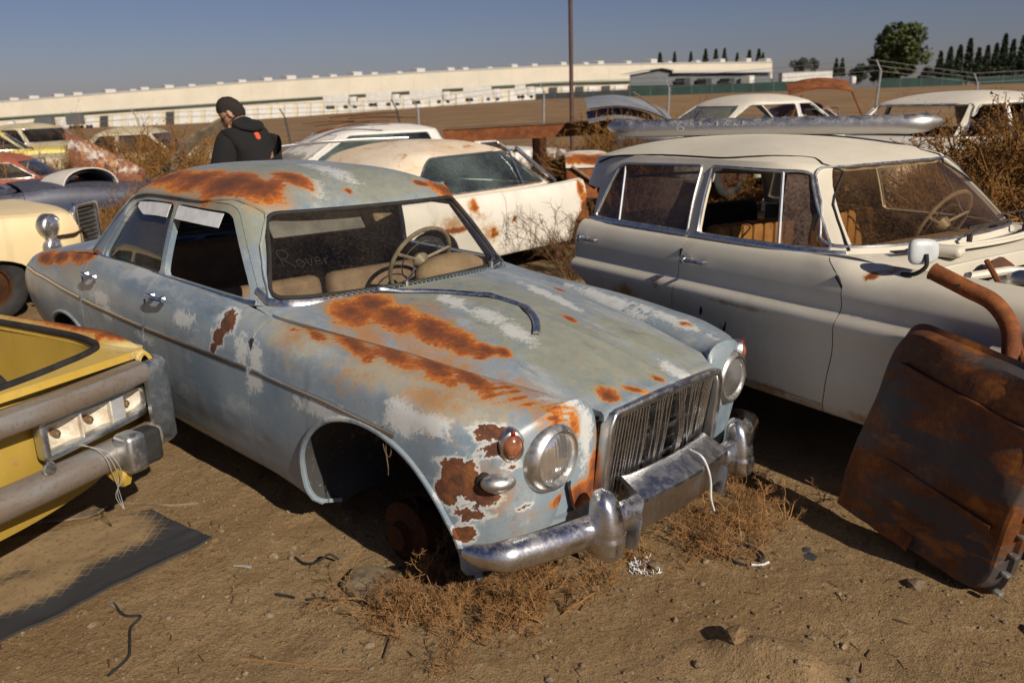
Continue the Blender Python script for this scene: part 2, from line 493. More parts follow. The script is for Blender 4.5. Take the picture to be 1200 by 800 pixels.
def rust_mat(name, gain=1.0, grey=.0, rough=.85, blacken=0.0):
    g = G(name); n1 = g.noise(5, 8, .66, dist=.5); n2 = g.noise(38, 8, .7); n3 = g.noise(2.2, 5, .6, stretch=(1, 1, .35))
    c = g.ramp(g.math('ADD', g.math('MULTIPLY', n1, .75), g.math('MULTIPLY', g.math('SUBTRACT', n2, .3), .5)), [(.25, (.30 * gain, .11 * gain, .03 * gain)), (.45, (.17 * gain, .055 * gain, .017 * gain)), (.65, (.075 * gain, .028 * gain, .014 * gain)), (.9, (.22 * gain, .10 * gain, .035 * gain))])
    if grey: c = g.mix(g.math('MULTIPLY', g.step(n3, .5, .66), grey), c, (.085, .085, .085))
    if blacken: c = g.mix(g.math('MULTIPLY', g.step(n1, .5, .7), blacken), c, (.015, .012, .011))
    g.bsdf(c, rough, 0, .3, g.bump(n2, .003, 1.0)); return g.m

# rover
paint_mat('rover_paint', (.155, .215, .285), (.225, .285, .345), clouds=((.235, .28, .31), (.42, .46, .47), (.10, .135, .175)), tone=(.235, .25, .18), tone2=(.36, .30, .19), pale=(.54, .56, .56), rust_amt=.075, rough=.30, dust_amt=.28, spec=.6, grime=.45, streak=.45)
paint_mat('arch_shade', (.03, .032, .035), (.045, .045, .045), rust_amt=.1, rough=.8)  # near black: wheel arch shade put into the paint colour
chrome_mat('chrome', (.60, .60, .62), .20, dirt_amt=.22, pit=.15)
chrome_mat('chrome_dull', (.54, .54, .53), .28, dirt_amt=.3)
chrome_mat('chrome_grey', (.48, .485, .50), .24, dirt_amt=.16, pit=.15)
chrome_mat('chrome_roof', (.46, .46, .47), .36, dirt_amt=.35, pit=.1)
glass_mat('screen_glass', (.84, .84, .80), (.42, .33, .22), .045, spot=.05)
glass_mat('side_glass', (.42, .42, .42), (.30, .25, .20), .10, spot=.1)
glass_mat('coupe_glass', (.50, .66, .66), (.30, .38, .38), .14, spot=.15)
glass_mat('hazy_glass', (.30, .28, .27), (.21, .145, .115), .52, rough=.08, spot=.2, ior=1.4)
glass_mat('merc_glass', (.78, .72, .62), (.26, .15, .07), .20, spot=.12, ior=1.2)
glass_mat('lamp_glass', (.9, .9, .9), (.45, .42, .38), .12, spot=.2)
simple('rubber', (.022, .021, .020), .8, var=.4, bump=.001)
simple('black_void', (.012, .011, .010), .9, var=.3)
simple('dark_trim', (.045, .040, .035), .75, var=.4)
simple('tan_seat', (.27, .185, .115), .75, var=.35, scale=9, bump=.0015, col2=(.17, .115, .075))
simple('tan_dash', (.33, .235, .14), .8, var=.3, scale=6, bump=.001, col2=(.25, .17, .10))
simple('ochre_seat', (.36, .175, .045), .7, var=.35, scale=10, col2=(.25, .115, .03))
simple('wheel_rim_tan', (.33, .27, .19), .45, var=.3)
simple('visor_white', (.66, .68, .70), .5, var=.12, scale=20)
simple('sun_visor', (.19, .18, .17), .75, var=.25, scale=8)
simple('mirror_back', (.36, .27, .16), .7, var=.35)
simple('chalk', (.62, .62, .60), .95, var=.3)
simple('faint_chalk', (.085, .08, .075), .95, var=.3)
simple('silver_reflector', (.70, .71, .73), .25, metal=1, var=.1, scale=30)
simple('amber_lens', (.30, .11, .055), .25, var=.35, scale=40)
simple('red_lens', (.25, .015, .012), .25, var=.3)
rust_mat('rust'); rust_mat('rust_dark', .6, grey=.5); rust_mat('rust_orange', 1.15, blacken=.25); rust_mat('rust_deep', .3, blacken=.8)  # last one near black, with the shade of undersides and wheel wells put in
simple('aluminium', (.46, .46, .46), .38, metal=.85, var=.25, scale=25)
g = G('headlamp_lens')
_w = g.n('ShaderNodeTexWave'); _w.wave_type = 'BANDS'; _w.bands_direction = 'Y'; _w.inputs['Scale'].default_value = 20; _w.inputs['Distortion'].default_value = .6
g.l(g.co(), _w.inputs[0])
_nb = g.bump(_w.outputs['Fac'], .0015, .22)
_nb = g.bump(g.noise(60, 3), .002, .35, _nb)
g.bsdf(g.mix(g.step(g.noise(7, 6), .45, .7), (.92, .93, .94), (.66, .64, .60)), .13, .9, .6, _nb)

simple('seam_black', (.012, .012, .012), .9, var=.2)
simple('wire_grey', (.35, .34, .32), .6, var=.2)
rust_mat('rust_black', .35, blacken=.85)
simple('dull_alloy', (.27, .29, .33), .5, metal=.5, var=.2)

# ================================================================ terrain
CAMP = Vector((3.9319, -2.5052, 1.7293)); FW = Vector((-0.65974, 0.69754, -0.27959)); RT = Vector((0.73254, 0.67997, -0.03211)); UPV = RT.cross(FW)
def at(px, py, depth):
    """world point at a depth along the view for a place measured on the 1200 x 800 photograph"""
    return CAMP + (FW + RT * ((px - 600) / 968.9) - UPV * ((py - 400) / 968.9)) * depth
def sstep(a, b, x): t = np.clip((x - a) / (b - a), 0, 1); return t * t * (3 - 2 * t)
def nz(x, y, s, o=0): return mnoise.noise(Vector((x * s + o, y * s - o * .7, o * 1.3)))
def ground_h(x, y, fine=True):
    dx, dy = x - 3.93, y + 2.5
    lat = dx * .7329 + dy * .6803; fwd = -dx * .6871 + dy * .7265; d = math.hypot(dx, dy)
    h = float(sstep(7, 70, fwd) * .0385 * max(-95, min(lat, .02 * fwd)) + 1.6 * sstep(7, 120, fwd))
    if fwd < 0: h = 0.0
    if fine and d < 30:
        k = 1 - float(sstep(12, 30, d))
        h -= .012 * k * max(0, 1 - ((y + 1.15 + .35 * (x - 2.2)) / .16) ** 2) if x > 1.0 else 0
        h += k * (.018 * nz(x, y, 1.1) + .011 * nz(x, y, 3.3, 5) + .007 * nz(x, y, 9, 9) + .0035 * nz(x, y, 23, 3))
        # dirt mound and hollow by the lower edge of the picture
        q = math.hypot((x - 3.0) / .20, (y + .37) / .12) + .35 * nz(x, y, 11, 2); h += .075 * max(0, 1 - q * q) ** .8 if q < 1 else 0
    return h
def axis_coords(c0, c1, fine, far, grow=1.16):
    a = list(np.arange(c0, c1, fine)); s = fine; lo = [c0]; 
    while lo[-1] > -far: s *= grow; lo.append(lo[-1] - s)
    s = fine; hi = [a[-1]]
    while hi[-1] < far: s *= grow; hi.append(hi[-1] + s)
    return np.array(lo[::-1][:-1] + a + hi[1:])
gx = axis_coords(.0, 4.2, .028, 1500); gy = axis_coords(-2.6, 1.4, .028, 1500)
Pg = np.empty((len(gx), len(gy), 3))
for i, x in enumerate(gx):
    for j, y in enumerate(gy): Pg[i, j] = (x, y, ground_h(x, y))
g = G('soil')
n1 = g.noise(.9, 6, .6); n2 = g.noise(5, 8, .65, dist=.4); n3 = g.noise(38, 8, .68); n4 = g.noise(160, 4, .6); n5 = g.noise(14, 6, .7)
c = g.mix(g.step(n1, .35, .65), (.225, .144, .068), (.295, .20, .104))
c = g.mix(g.math('MULTIPLY', g.step(n2, .5, .7), .5), c, (.15, .093, .045))
c = g.mix(g.math('MULTIPLY', g.step(n5, .56, .70), .6), c, (.43, .31, .18))
c = g.mix(g.math('MULTIPLY', g.step(n3, .585, .66), .8), c, (.055, .04, .028))
c = g.mix(g.math('MULTIPLY', g.step(n4, .53, .66), .6), c, (.07, .045, .026))
c = g.mix(g.math('MULTIPLY', g.step(g.noise(90, 3, .5), .66, .72), .6), c, (.50, .41, .29))
# the ploughed field beyond
geo = g.n('ShaderNodeNewGeometry'); sub = g.n('ShaderNodeVectorMath', operation='SUBTRACT'); sub.inputs[1].default_value = (3.93, -2.5, 0); g.l(geo.outputs['Position'], sub.inputs[0])
ln = g.n('ShaderNodeVectorMath', operation='LENGTH'); g.l(sub.outputs[0], ln.inputs[0])
fm = g.step(ln.outputs['Value'], 12, 26)
fc = g.mix(g.step(g.noise(.35, 8, .7, stretch=(1, 1, 1)), .35, .65), (.27, .17, .085), (.19, .12, .06))
c = g.mix(fm, c, fc)
vor = g.voro(46, out='Distance'); peb = g.math('SUBTRACT', .25, vor, clamp=True)
h = g.math('ADD', g.math('MULTIPLY', n3, .6), g.math('ADD', g.math('MULTIPLY', n4, .25), g.math('MULTIPLY', peb, .8)))
nb = g.bump(h, .016, 1.0); nb = g.bump(n5, .03, .7, nb)
g.bsdf(c, .95, 0, .2, nb)
ground = new('ground', gridgeo(Pg), 'soil', sharp=180); tag(ground, 'sandy brown dirt ground of the yard', None, kind='structure')

# ---------------------------------------------------------------- dry weeds
g = G('dry_weed'); n1 = g.noise(3, 4); n2 = g.noise(40, 3)
c = g.mix(g.step(n1, .35, .65), (.27, .135, .05), (.17, .08, .03)); c = g.mix(g.math('MULTIPLY', n2, .7), c, (.34, .21, .10)); g.bsdf(c, .9, 0, .1)
g = G('rust_weed'); n1 = g.noise(1.3, 4); n2 = g.noise(30, 3)
c = g.mix(g.step(n1, .35, .65), (.20, .095, .026), (.10, .048, .018)); c = g.mix(g.math('MULTIPLY', n2, .7), c, (.27, .145, .05)); g.bsdf(c, .95, 0, .1)
g = G('dark_weed'); g.bsdf(g.mix(g.noise(20, 3), (.06, .035, .018), (.15, .085, .04)), .9, 0, .1)

def twigs(rng, n_stem, height, spread, levels=3, kids=5, r0=.004, curl=.35, lean=(0, 0), leaf=0):
    """branching dry plant: list of 3-sided twig segments as arrays"""
    V = []; F = []
    def seg(a, b, ra, rb):
        d = b - a; L = np.linalg.norm(d) + 1e-9; d = d / L
        u = np.cross(d, (0.3, .9, .2)); u /= np.linalg.norm(u) + 1e-9; w = np.cross(d, u); k = len(V)
        for p, r in ((a, ra), (b, rb)):
            for q in range(3):
                an = q * 2.0944; V.append(p + (u * math.cos(an) + w * math.sin(an)) * r)
        for q in range(3): F.append((k + q, k + (q + 1) % 3, k + 3 + (q + 1) % 3, k + 3 + q))
    def grow(p, d, L, r, lev):
        ns = 3 if lev else 4
        for i in range(ns):
            d2 = d + rng.normal(0, curl * .4, 3); d2 /= np.linalg.norm(d2)
            b = p + d2 * (L / ns); seg(p, b, r * (1 - .25 * i / ns), r * (1 - .25 * (i + 1) / ns)); p = b; d = d2
            if lev < levels:
                for _ in range(rng.poisson(kids / ns)):
                    dd = d + rng.normal(0, .75, 3); dd[2] += .15; dd /= np.linalg.norm(dd); grow(p, dd, L * rng.uniform(.28, .6), r * .6, lev + 1)
            elif leaf and True:
                for _ in range(leaf):
                    q = p + rng.normal(0, L * .12, 3); s = rng.uniform(.5, 1.2) * r * 2.6; e1 = rng.normal(0, 1, 3) * s; e2 = rng.normal(0, 1, 3) * s; k = len(V); V.extend([q, q + e1, q + e2]); F.append((k, k + 1, k + 2))
    for _ in range(n_stem):
        a = rng.uniform(0, 6.283); q = rng.uniform(0, 1) ** .7; d = np.array([math.cos(a) * q * spread + lean[0], math.sin(a) * q * spread + lean[1], 1.0]); d /= np.linalg.norm(d)
        grow(np.array([math.cos(a) * .03, math.sin(a) * .03, -.02]), d, height * rng.uniform(.5, 1.05), r0, 0)
    return np.array(V), F
class Patch:
    def __init__(s): s.V = []; s.F = []; s.n = 0
    def put(s, geo, loc, sc=1.0, rot=0.0, szs=1.0):
        V, F = geo; c, q = math.cos(rot), math.sin(rot); W_ = np.stack([V[:, 0] * c - V[:, 1] * q, V[:, 0] * q + V[:, 1] * c, V[:, 2] * szs], 1) * sc + np.array(loc)
        s.V.append(W_); s.F.extend([tuple(i + s.n for i in f) for f in F]); s.n += len(V)
    def obj(s, name, mat):
        me = bpy.data.meshes.new(name); me.from_pydata(np.concatenate(s.V).tolist(), [], s.F); me.materials.append(M[mat]); o = bpy.data.objects.new(name, me); COL.objects.link(o); return o

# ---------------------------------------------------------------- car building
class Surf:
    """sampled surface: find the point of it that has two given coordinates"""
    def __init__(s, P): s.p = np.array(P, float).reshape(-1, 3)
    def at(s, a, va, b, vb, filt=None, k=5):
        p = s.p if filt is None else s.p[filt(s.p)]
        d = (p[:, a] - va)**2 + (p[:, b] - vb)**2
        i = np.argpartition(d, k)[:k]; w = 1 / (d[i] + 1e-7); r = (p[i] * w[:, None]).sum(0) / w.sum()
        r[a] = va; r[b] = vb; return Vector(r)

def superring(cx, af, ar, w, nf, nr, bf, br, z, n):
    """closed plan outline: front/rear half lengths, half width, exponents, front/rear bulge; starts at the front centre, goes left"""
    t = np.linspace(0, np.pi, 400)
    c, s_ = np.cos(t), np.sin(t)
    nn = np.where(c > 0, nf, nr); a = np.where(c > 0, af, ar)
    x = a * np.sign(c) * np.abs(c)**(2 / nn); y = w * np.abs(s_)**(2 / nn)
    q = (y / w)**2
    x = cx + x - np.where(c > 0, bf * q * np.clip(x / af, 0, 1), -br * q * np.clip(-x / ar, 0, 1))
    d = np.concatenate([[0], np.cumsum(np.hypot(np.diff(x), np.diff(y)))]); d /= d[-1]
    u = np.linspace(0, 1, n)
    X = np.interp(u, d, x); Y = np.interp(u, d, y)
    X = np.concatenate([X, X[-2:0:-1]]); Y = np.concatenate([Y, -Y[-2:0:-1]])
    Z = z(X) if callable(z) else np.full(len(X), z)
    return np.stack([X, Y, Z], 1)

def greenhouse(belt, top, ztop, nwall=16, nroof=14, n=90, bow=.012, rp=2.5):
    """belt/top: dicts for superring; returns closed shell rings array (nt, nring, 3)"""
    A = superring(n=n, **belt); B = superring(n=n, **top); rings = []
    for i in range(nwall + 1):
        t = i / nwall; Q = A * (1 - t) + B * t
        k = math.sin(t * math.pi) * bow; c = np.array([belt['cx'], 0, 0]); dv = Q[:, :2] - c[:2]; L = np.linalg.norm(dv, axis=1)[:, None] + 1e-9
        Q = Q.copy(); Q[:, :2] += dv / L * k; rings.append(Q)
    cx = top['cx']; zc = ztop
    for i in range(1, nroof + 1):
        s = 1 - (i / nroof)**1.25; Q = B.copy()
        Q[:, 0] = cx + (B[:, 0] - cx) * (s * .999 + .001); Q[:, 1] = B[:, 1] * s
        Q[:, 2] = zc - (zc - B[:, 2]) * (s**rp); rings.append(Q)
    return np.stack(rings)

def shell_bm(Rg):
    P = np.swapaxes(Rg, 0, 1)                       # ring index first, closed
    v, f = gridgeo(P, flip=False, close_u=True)
    return bm_from((v, f))

def path_on(S, poly, axes, filt, off=0.0, closed=True, n=None):
    a, b = axes; out = []
    for p in poly: out.append(S.at(a, p[0], b, p[1], filt))
    return out

def dense_poly(poly, step=.03, closed=True):
    out = []; k = len(poly)
    for i in range(k if closed else k - 1):
        p, q = Vector(poly[i]), Vector(poly[(i + 1) % k]); m = max(1, int((q - p).length / step))
        for j in range(m): out.append(tuple(p.lerp(q, j / m)))
    if not closed: out.append(tuple(poly[-1]))
    return out

def wheel(parent, loc, r=.33, w=.18, name='wheel', hub='chrome_dull', side=-1, rim='rust'):
    rw = r * .58
    prof = [(rw, -w * .42), (rw + .02, -w * .5), (r * .86, -w * .52), (r * .97, -w * .42), (r, -w * .25), (r, w * .25), (r * .97, w * .42), (r * .86, w * .52), (rw + .02, w * .5), (rw, w * .42)]
    t = new(name, lathe(prof, 32, 'y'), 'rubber', parent, loc=loc)
    s = side
    new('rim', lathe([(rw + .004, s * w * .42), (rw - .02, s * w * .40), (rw - .03, s * w * .2), (rw * .55, s * w * .28), (rw * .5, s * w * .36), (.001, s * w * .36)], 32, 'y'), rim, t)
    return t

def seat(parent, x0, y, w, zc=.46, back=.98, depth=.46, mat='tan_seat', name='seat', flutes=0):
    b = MB()
    b.add(box((x0, y, zc), (depth, w, .16), .05, 3))
    for i in range(flutes):
        yy = y - w / 2 + (i + .5) * w / flutes
        b.add(box((x0 - depth * .5 - .06, yy, (zc + back) / 2 + .02), (.12, w / flutes * .98, back - zc), .028, 2))
    if not flutes: b.add(xf(box((0, 0, 0), (.13, w, back - zc + .05), .05, 3), (x0 - depth * .5 - .05, y, (zc + back) / 2), (0, R(-9), 0)))
    return new(name, b.geo(), mat, parent)

def steering(parent, c, r=.2, tilt=62, tube_r=.012, mat='wheel_rim_tan', hornring=True):
    ring = [(0, r * math.cos(a), r * math.sin(a)) for a in np.linspace(0, 2 * math.pi, 40, endpoint=False)]
    o = new('steering_wheel', tube(ring, tube_r, 8, closed=True), mat, parent, loc=c, rot=(0, R(90 - tilt), 0))
    b = MB(); b.add(xf(lathe([(.001, .03), (.035, .025), (.05, 0), (.02, -.05)], 16, 'x'), (0, 0, 0), (0, 0, R(180))))
    for a in (R(20), R(160), R(270)):
        b.add(tube([(0, 0, 0), (.005, r * math.cos(a), r * math.sin(a))], .009, 6))
    new('hub', b.geo(), mat, o)
    new('column', tube([(0, 0, 0), (.45, 0, 0)], .025, 8), 'dark_trim', o)
    if hornring: new('horn_ring', tube([(.0, r * .62 * math.cos(a), r * .62 * math.sin(a)) for a in np.linspace(0, 2 * math.pi, 30, endpoint=False)], .004, 6, closed=True), 'chrome_dull', o)
    return o

def car_sides(root, T, arches, cuts, cls, mat, spots=None, nv=46, step=.03, names_cap=None, sides=(-1, 1)):
    """side shells of a car; cuts: [(g, region)], cls(c) -> part name or None. returns {(name, side): obj}, Surf"""
    P = loft(T, 0, nv, dense=lambda s: np.concatenate([np.linspace(s[i], s[i + 1], max(3, int((s[i + 1] - s[i]) / step)), endpoint=False) for i in range(len(s) - 1)] + [[s[-1]]]))
    S = Surf(P[:, :int(nv * .72)]); parts = {}
    def ag(a): return lambda c: (math.hypot((c.x - a[0]) / a[2], (c.z - a[1]) / a[3]) - 1) * min(a[2], a[3])
    for sg in sides:
        geo = gridgeo(P, flip=True)
        if sg < 0: geo = mirror(geo)
        bm = bm_from(geo)
        for a in arches: cut(bm, ag(a), lambda c, a=a: abs(c.x - a[0]) < a[2] * 1.4 and c.z < a[1] + a[3] * 1.3)
        for g, reg in cuts: cut(bm, g, reg)
        def full(c):
            for a in arches:
                if ag(a)(c) < 0: return None
            return cls(c)
        for l, b in split(bm, full).items():
            flange(b, .0024, .018); parts[(l, sg)] = new(l, b, mat, root, spots=spots)
        bm.free()
        for a in arches:
            w = []
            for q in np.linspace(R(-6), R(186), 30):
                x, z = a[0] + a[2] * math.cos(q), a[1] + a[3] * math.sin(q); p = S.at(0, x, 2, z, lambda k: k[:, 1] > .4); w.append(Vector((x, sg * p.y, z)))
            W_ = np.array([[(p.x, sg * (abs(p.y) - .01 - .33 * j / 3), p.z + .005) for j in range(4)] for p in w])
            new('wheel_well', bm_from(gridgeo(W_)), 'rust_deep', root)
    return parts, S

def side_pt(S, x, z, off, sg):
    p = S.at(0, x, 2, z, lambda q: q[:, 1] > .45); return Vector((x, sg * (p.y + off), z))

def car_gh(root, RG, wins, screen, back, fline, mat, glass, spots=None, frame=.03, rline=None, screen_glass=None, back_glass=None, trim='chrome_dull', drop=None, trim_w=.010, zlim=1.40):
    """roof shell with window openings; wins: [(poly, glass material or None, parent per side or None)]"""
    S = Surf(RG); gb = shell_bm(RG); sd = [poly_sdf(w[0]) for w in wins]
    sS = poly_sdf(screen) if screen else None; sB = poly_sdf(back) if back else None
    sreg = lambda c: abs(c.y) > .42 and c.x < fline(c.z) + .15 and c.z < zlim
    for s in sd: cut(gb, lambda c, s=s: s(c.x, c.z), sreg)
    if drop:
        for g, reg in drop[0]: cut(gb, g, reg)
    cut(gb, lambda c: c.x - fline(c.z), lambda c: abs(c.y) > .40 and c.x > 0 and c.z < zlim)
    if sS: cut(gb, lambda c: sS(c.y, c.z), lambda c: c.x > fline(c.z) - .12 and c.z < zlim + .03)
    if sB: cut(gb, lambda c: sB(c.y, c.z), lambda c: c.x < -.45 and abs(c.y) < .80 and c.z < zlim)
    def cl(c):
        if drop and drop[1](c): return None
        if c.z < zlim + .02 and c.x > fline(c.z):
            return 'S' if sS and sS(c.y, c.z) < 0 else 'roof'
        if sB and c.x < (rline(c.z) if rline else -.7) and c.z < zlim and sB(c.y, c.z) < 0: return 'B'
        if abs(c.y) > .40 and c.z < zlim:
            for i, s in enumerate(sd):
                if s(c.x, c.z) < 0: return (i, -1 if c.y < 0 else 1)
        return 'roof'
    for l, b in split(gb, cl).items():
        if l == 'roof': flange(b, 0, .025); new('roof', b, mat, root, spots=spots)
        elif l == 'S':
            if screen_glass: new('windscreen', offset_bm(b, -.006), screen_glass, root)
        elif l == 'B':
            if back_glass: new('rear_window', offset_bm(b, -.006), back_glass, root)
        else:
            gm = wins[l[0]][1]; par = wins[l[0]][2]; gm = gm if not isinstance(gm, dict) else gm.get(l[1])
            if gm: new('window_glass', offset_bm(b, -.015), gm, par[l[1]] if par else root)
    gb.free()
    if trim:
        for i, w in enumerate(wins):
            for sg in (-1, 1):
                pp = [S.at(0, p[0], 2, p[1], lambda q: q[:, 1] > .35) for p in dense_poly(w[0], .05)]
                pp = [Vector((p.x, sg * (p.y + .003), p.z)) for p in pp]; par = w[2][sg] if w[2] else root
                new('window_trim', tube(pp, trim_w, 6, closed=True), trim, par)
        if screen:
            pp = [S.at(1, p[0], 2, p[1], lambda q: q[:, 0] > .15) + Vector((.004, 0, 0)) for p in dense_poly(screen, .05)]
            new('screen_trim', tube(pp, trim_w * 1.1, 6, closed=True), trim, root)
    return S

# ---- generic old saloon/coupe/wagon for the rows behind
def auto_T(xr, xf_, w, belt, deck, hoodr, hoodf, xa, xc, sill=.25, round_=.08):
    """section table whose upper edge runs in to the centre line (bonnet and deck included)"""
    xs = [xr, xr + .04, xr + .14, xr + .4, xc, (xa + xc) / 2, xa, xa + .35, (xa + xf_) / 2 + .1, xf_ - .3, xf_ - .10, xf_ - .03, xf_]
    zt = [deck - .14, deck - .05, deck - .01, deck, belt, belt, belt, (belt + hoodr * 2) / 3, (hoodr + hoodf) / 2, hoodf, hoodf - .02, hoodf - .08, hoodf - .18]
    ww = [w - .20, w - .10, w - .05, w - .02, w, w, w, w, w - .01, w - .03, w - .07, w - .12, w - .22]
    T = []
    for i, (x, z, y) in enumerate(zip(xs, zt, ww)):
        sl = sill + (.16 if i in (0, len(xs) - 1) else .10 if i in (1, len(xs) - 2) else .04 if i in (2, len(xs) - 3) else 0)
        cr = .03 if 0 < i < len(xs) - 1 else 0
        T.append([(x, y - .17, sl), (x, y - .06, sl + .02), (x, y - .02, sl + (z - sl) * .3), (x, y, sl + (z - sl) * .6), (x, y - .012, sl + (z - sl) * .85), (x, y - .05, z - .018), (x, y - .13, z), (x, y * .55, z + cr), (x, 0.0, z + cr * 1.3)])
    e = T[-1]; T.append([(xf_ + .005, p[1] * .5, .5 + (p[2] - .5) * .4) for p in e]); e = T[0]; T.insert(0, [(xr - .005, p[1] * .5, .5 + (p[2] - .5) * .4) for p in e])
    return T

def old_car(name, label, loc, yaw, mat, w=.90, xr=-2.3, xf_=2.3, belt=.95, deck=.93, hoodr=.96, hoodf=.84, xa=.75, xc=-1.25, roof=1.42, glass='coupe_glass', screen=True, rake=.38, rear_rake=.35, spots=None, wheels=True, wins=None, group=None, no_hood=False, trim='chrome_dull', bz=0.0, ztilt=(0, 0), roofmat=None, glass_s=True, roofw=.66, no_nose=False, sf=None, arx=None, seatm='dark_trim', back=True, arz=.34):
    root = thing(name, label, 'car', loc, (ztilt[0], ztilt[1], yaw), group)
    T = auto_T(xr, xf_, w, belt, deck, hoodr, hoodf, xa, xc)
    ar = [(xf_ - .85, .33, .37, arz), (xr + 1.02 if arx is None else arx, .33, .37, .32)]
    sf = xa + .10 if sf is None else sf; sb = xa - .95; sr = xa - 1.75
    cuts = [(lambda c: c.x - sf, lambda c: abs(c.x - sf) < .2), (lambda c: c.x - sb, lambda c: abs(c.x - sb) < .2), (lambda c: abs(c.y) - (w - .10), lambda c: True), (lambda c: c.x - xc - .1, lambda c: abs(c.x - xc) < .3)]
    def cls(c):
        top = abs(c.y) < w - .10 and c.z > min(hoodf, deck) - .15
        if top:
            if xc + .1 < c.x < sf: return None
            if c.x > sf: return None if no_hood else 'bonnet'
            return 'boot_lid'
        if c.x > sf: return None if no_nose else 'front_fender'
        if c.x > sb: return 'front_door'
        return 'rear_fender' 
    parts, S = car_sides(root, T, ar, cuts, cls, mat, spots, nv=30, step=.07)
    zr = roof - .12; cx = (xa + xc) / 2; L_ = (xa - xc) / 2
    RG = greenhouse(dict(cx=cx, af=L_ + .12, ar=L_ + .10, w=w - .10, nf=7, nr=5, bf=.12, br=.12, z=belt - .01), dict(cx=cx + (rear_rake - rake) / 2, af=L_ - rake + (rake - rear_rake) / 2 + .05, ar=L_ - rear_rake - (rake - rear_rake) / 2 + .1, w=roofw, nf=6, nr=5, bf=.05, br=.05, z=zr), roof, nwall=10, nroof=8, n=48)
    h = zr - belt; fl = lambda z: xa - .02 - (z - belt) / h * (rake + .0)
    if wins is None:
        wz0, wz1 = belt + .02, zr - .03; m = xa - .95
        wins_ = [round_poly([(m + .03, wz0), (xa - .10, wz0), (xa - .10 - rake * .92, wz1), (m + .03, wz1)], .03), round_poly([(xc + .18, wz0), (m - .03, wz0), (m - .03, wz1), (xc + .18 + rear_rake * .75, wz1)], .05)]
    else: wins_ = wins
    g_ = glass if glass_s else None
    sw = w - .19
    car_gh(root, RG, [(p, g_, None) for p in wins_], round_poly([(-sw, belt + .03), (sw, belt + .03), (roofw - .10, zr - .02), (-roofw + .10, zr - .02)], .05), round_poly([(-sw + .08, belt + .04), (sw - .08, belt + .04), (roofw - .16, zr - .04), (-roofw + .16, zr - .04)], .06) if back else None, fl, roofmat or mat, glass, spots=spots, rline=lambda z: xc + .15 + (z - belt) / h * rear_rake + .12, screen_glass=glass if screen else None, back_glass=glass, trim=trim, zlim=zr + .03)
    mb = MB(); mb.add(box((0, 0, .32), (xf_ - xr - .9, w * 1.45, .08), .01, 1)); new('floor_pan', mb.geo(), 'rust_deep', root)
    new('dashboard', box((xa - .12, 0, belt - .12), (.25, w * 1.55, .18), .04, 2), 'dark_trim', root)
    for y in (-.38, .38): seat(root, cx + .25, y, .6, .48, belt + .04, .45, seatm, 'front_seat')
    seat(root, cx - .6, 0, 1.2, .48, belt, .45, seatm, 'rear_seat')
    if wheels:
        for sg in (-1, 1):
            for a in ar:
                if no_nose and a is ar[0]: continue
                wheel(root, (a[0], sg * (w - .19), .315), .315, .18, 'wheel', side=sg, rim='rust_deep')
    return root, parts, S

# ================================================================ ROVER-type saloon (front subject)
RV_RUST = []; RV_TONE = []; RV_TONE2 = []; RV_PALE = []; RV_STAIN = []; RV_FLAKE = []
RVS = {'rust': RV_RUST, 'tone': RV_TONE, 'tone2': RV_TONE2, 'pale': RV_PALE, 'stain': RV_STAIN, 'flake': RV_FLAKE}
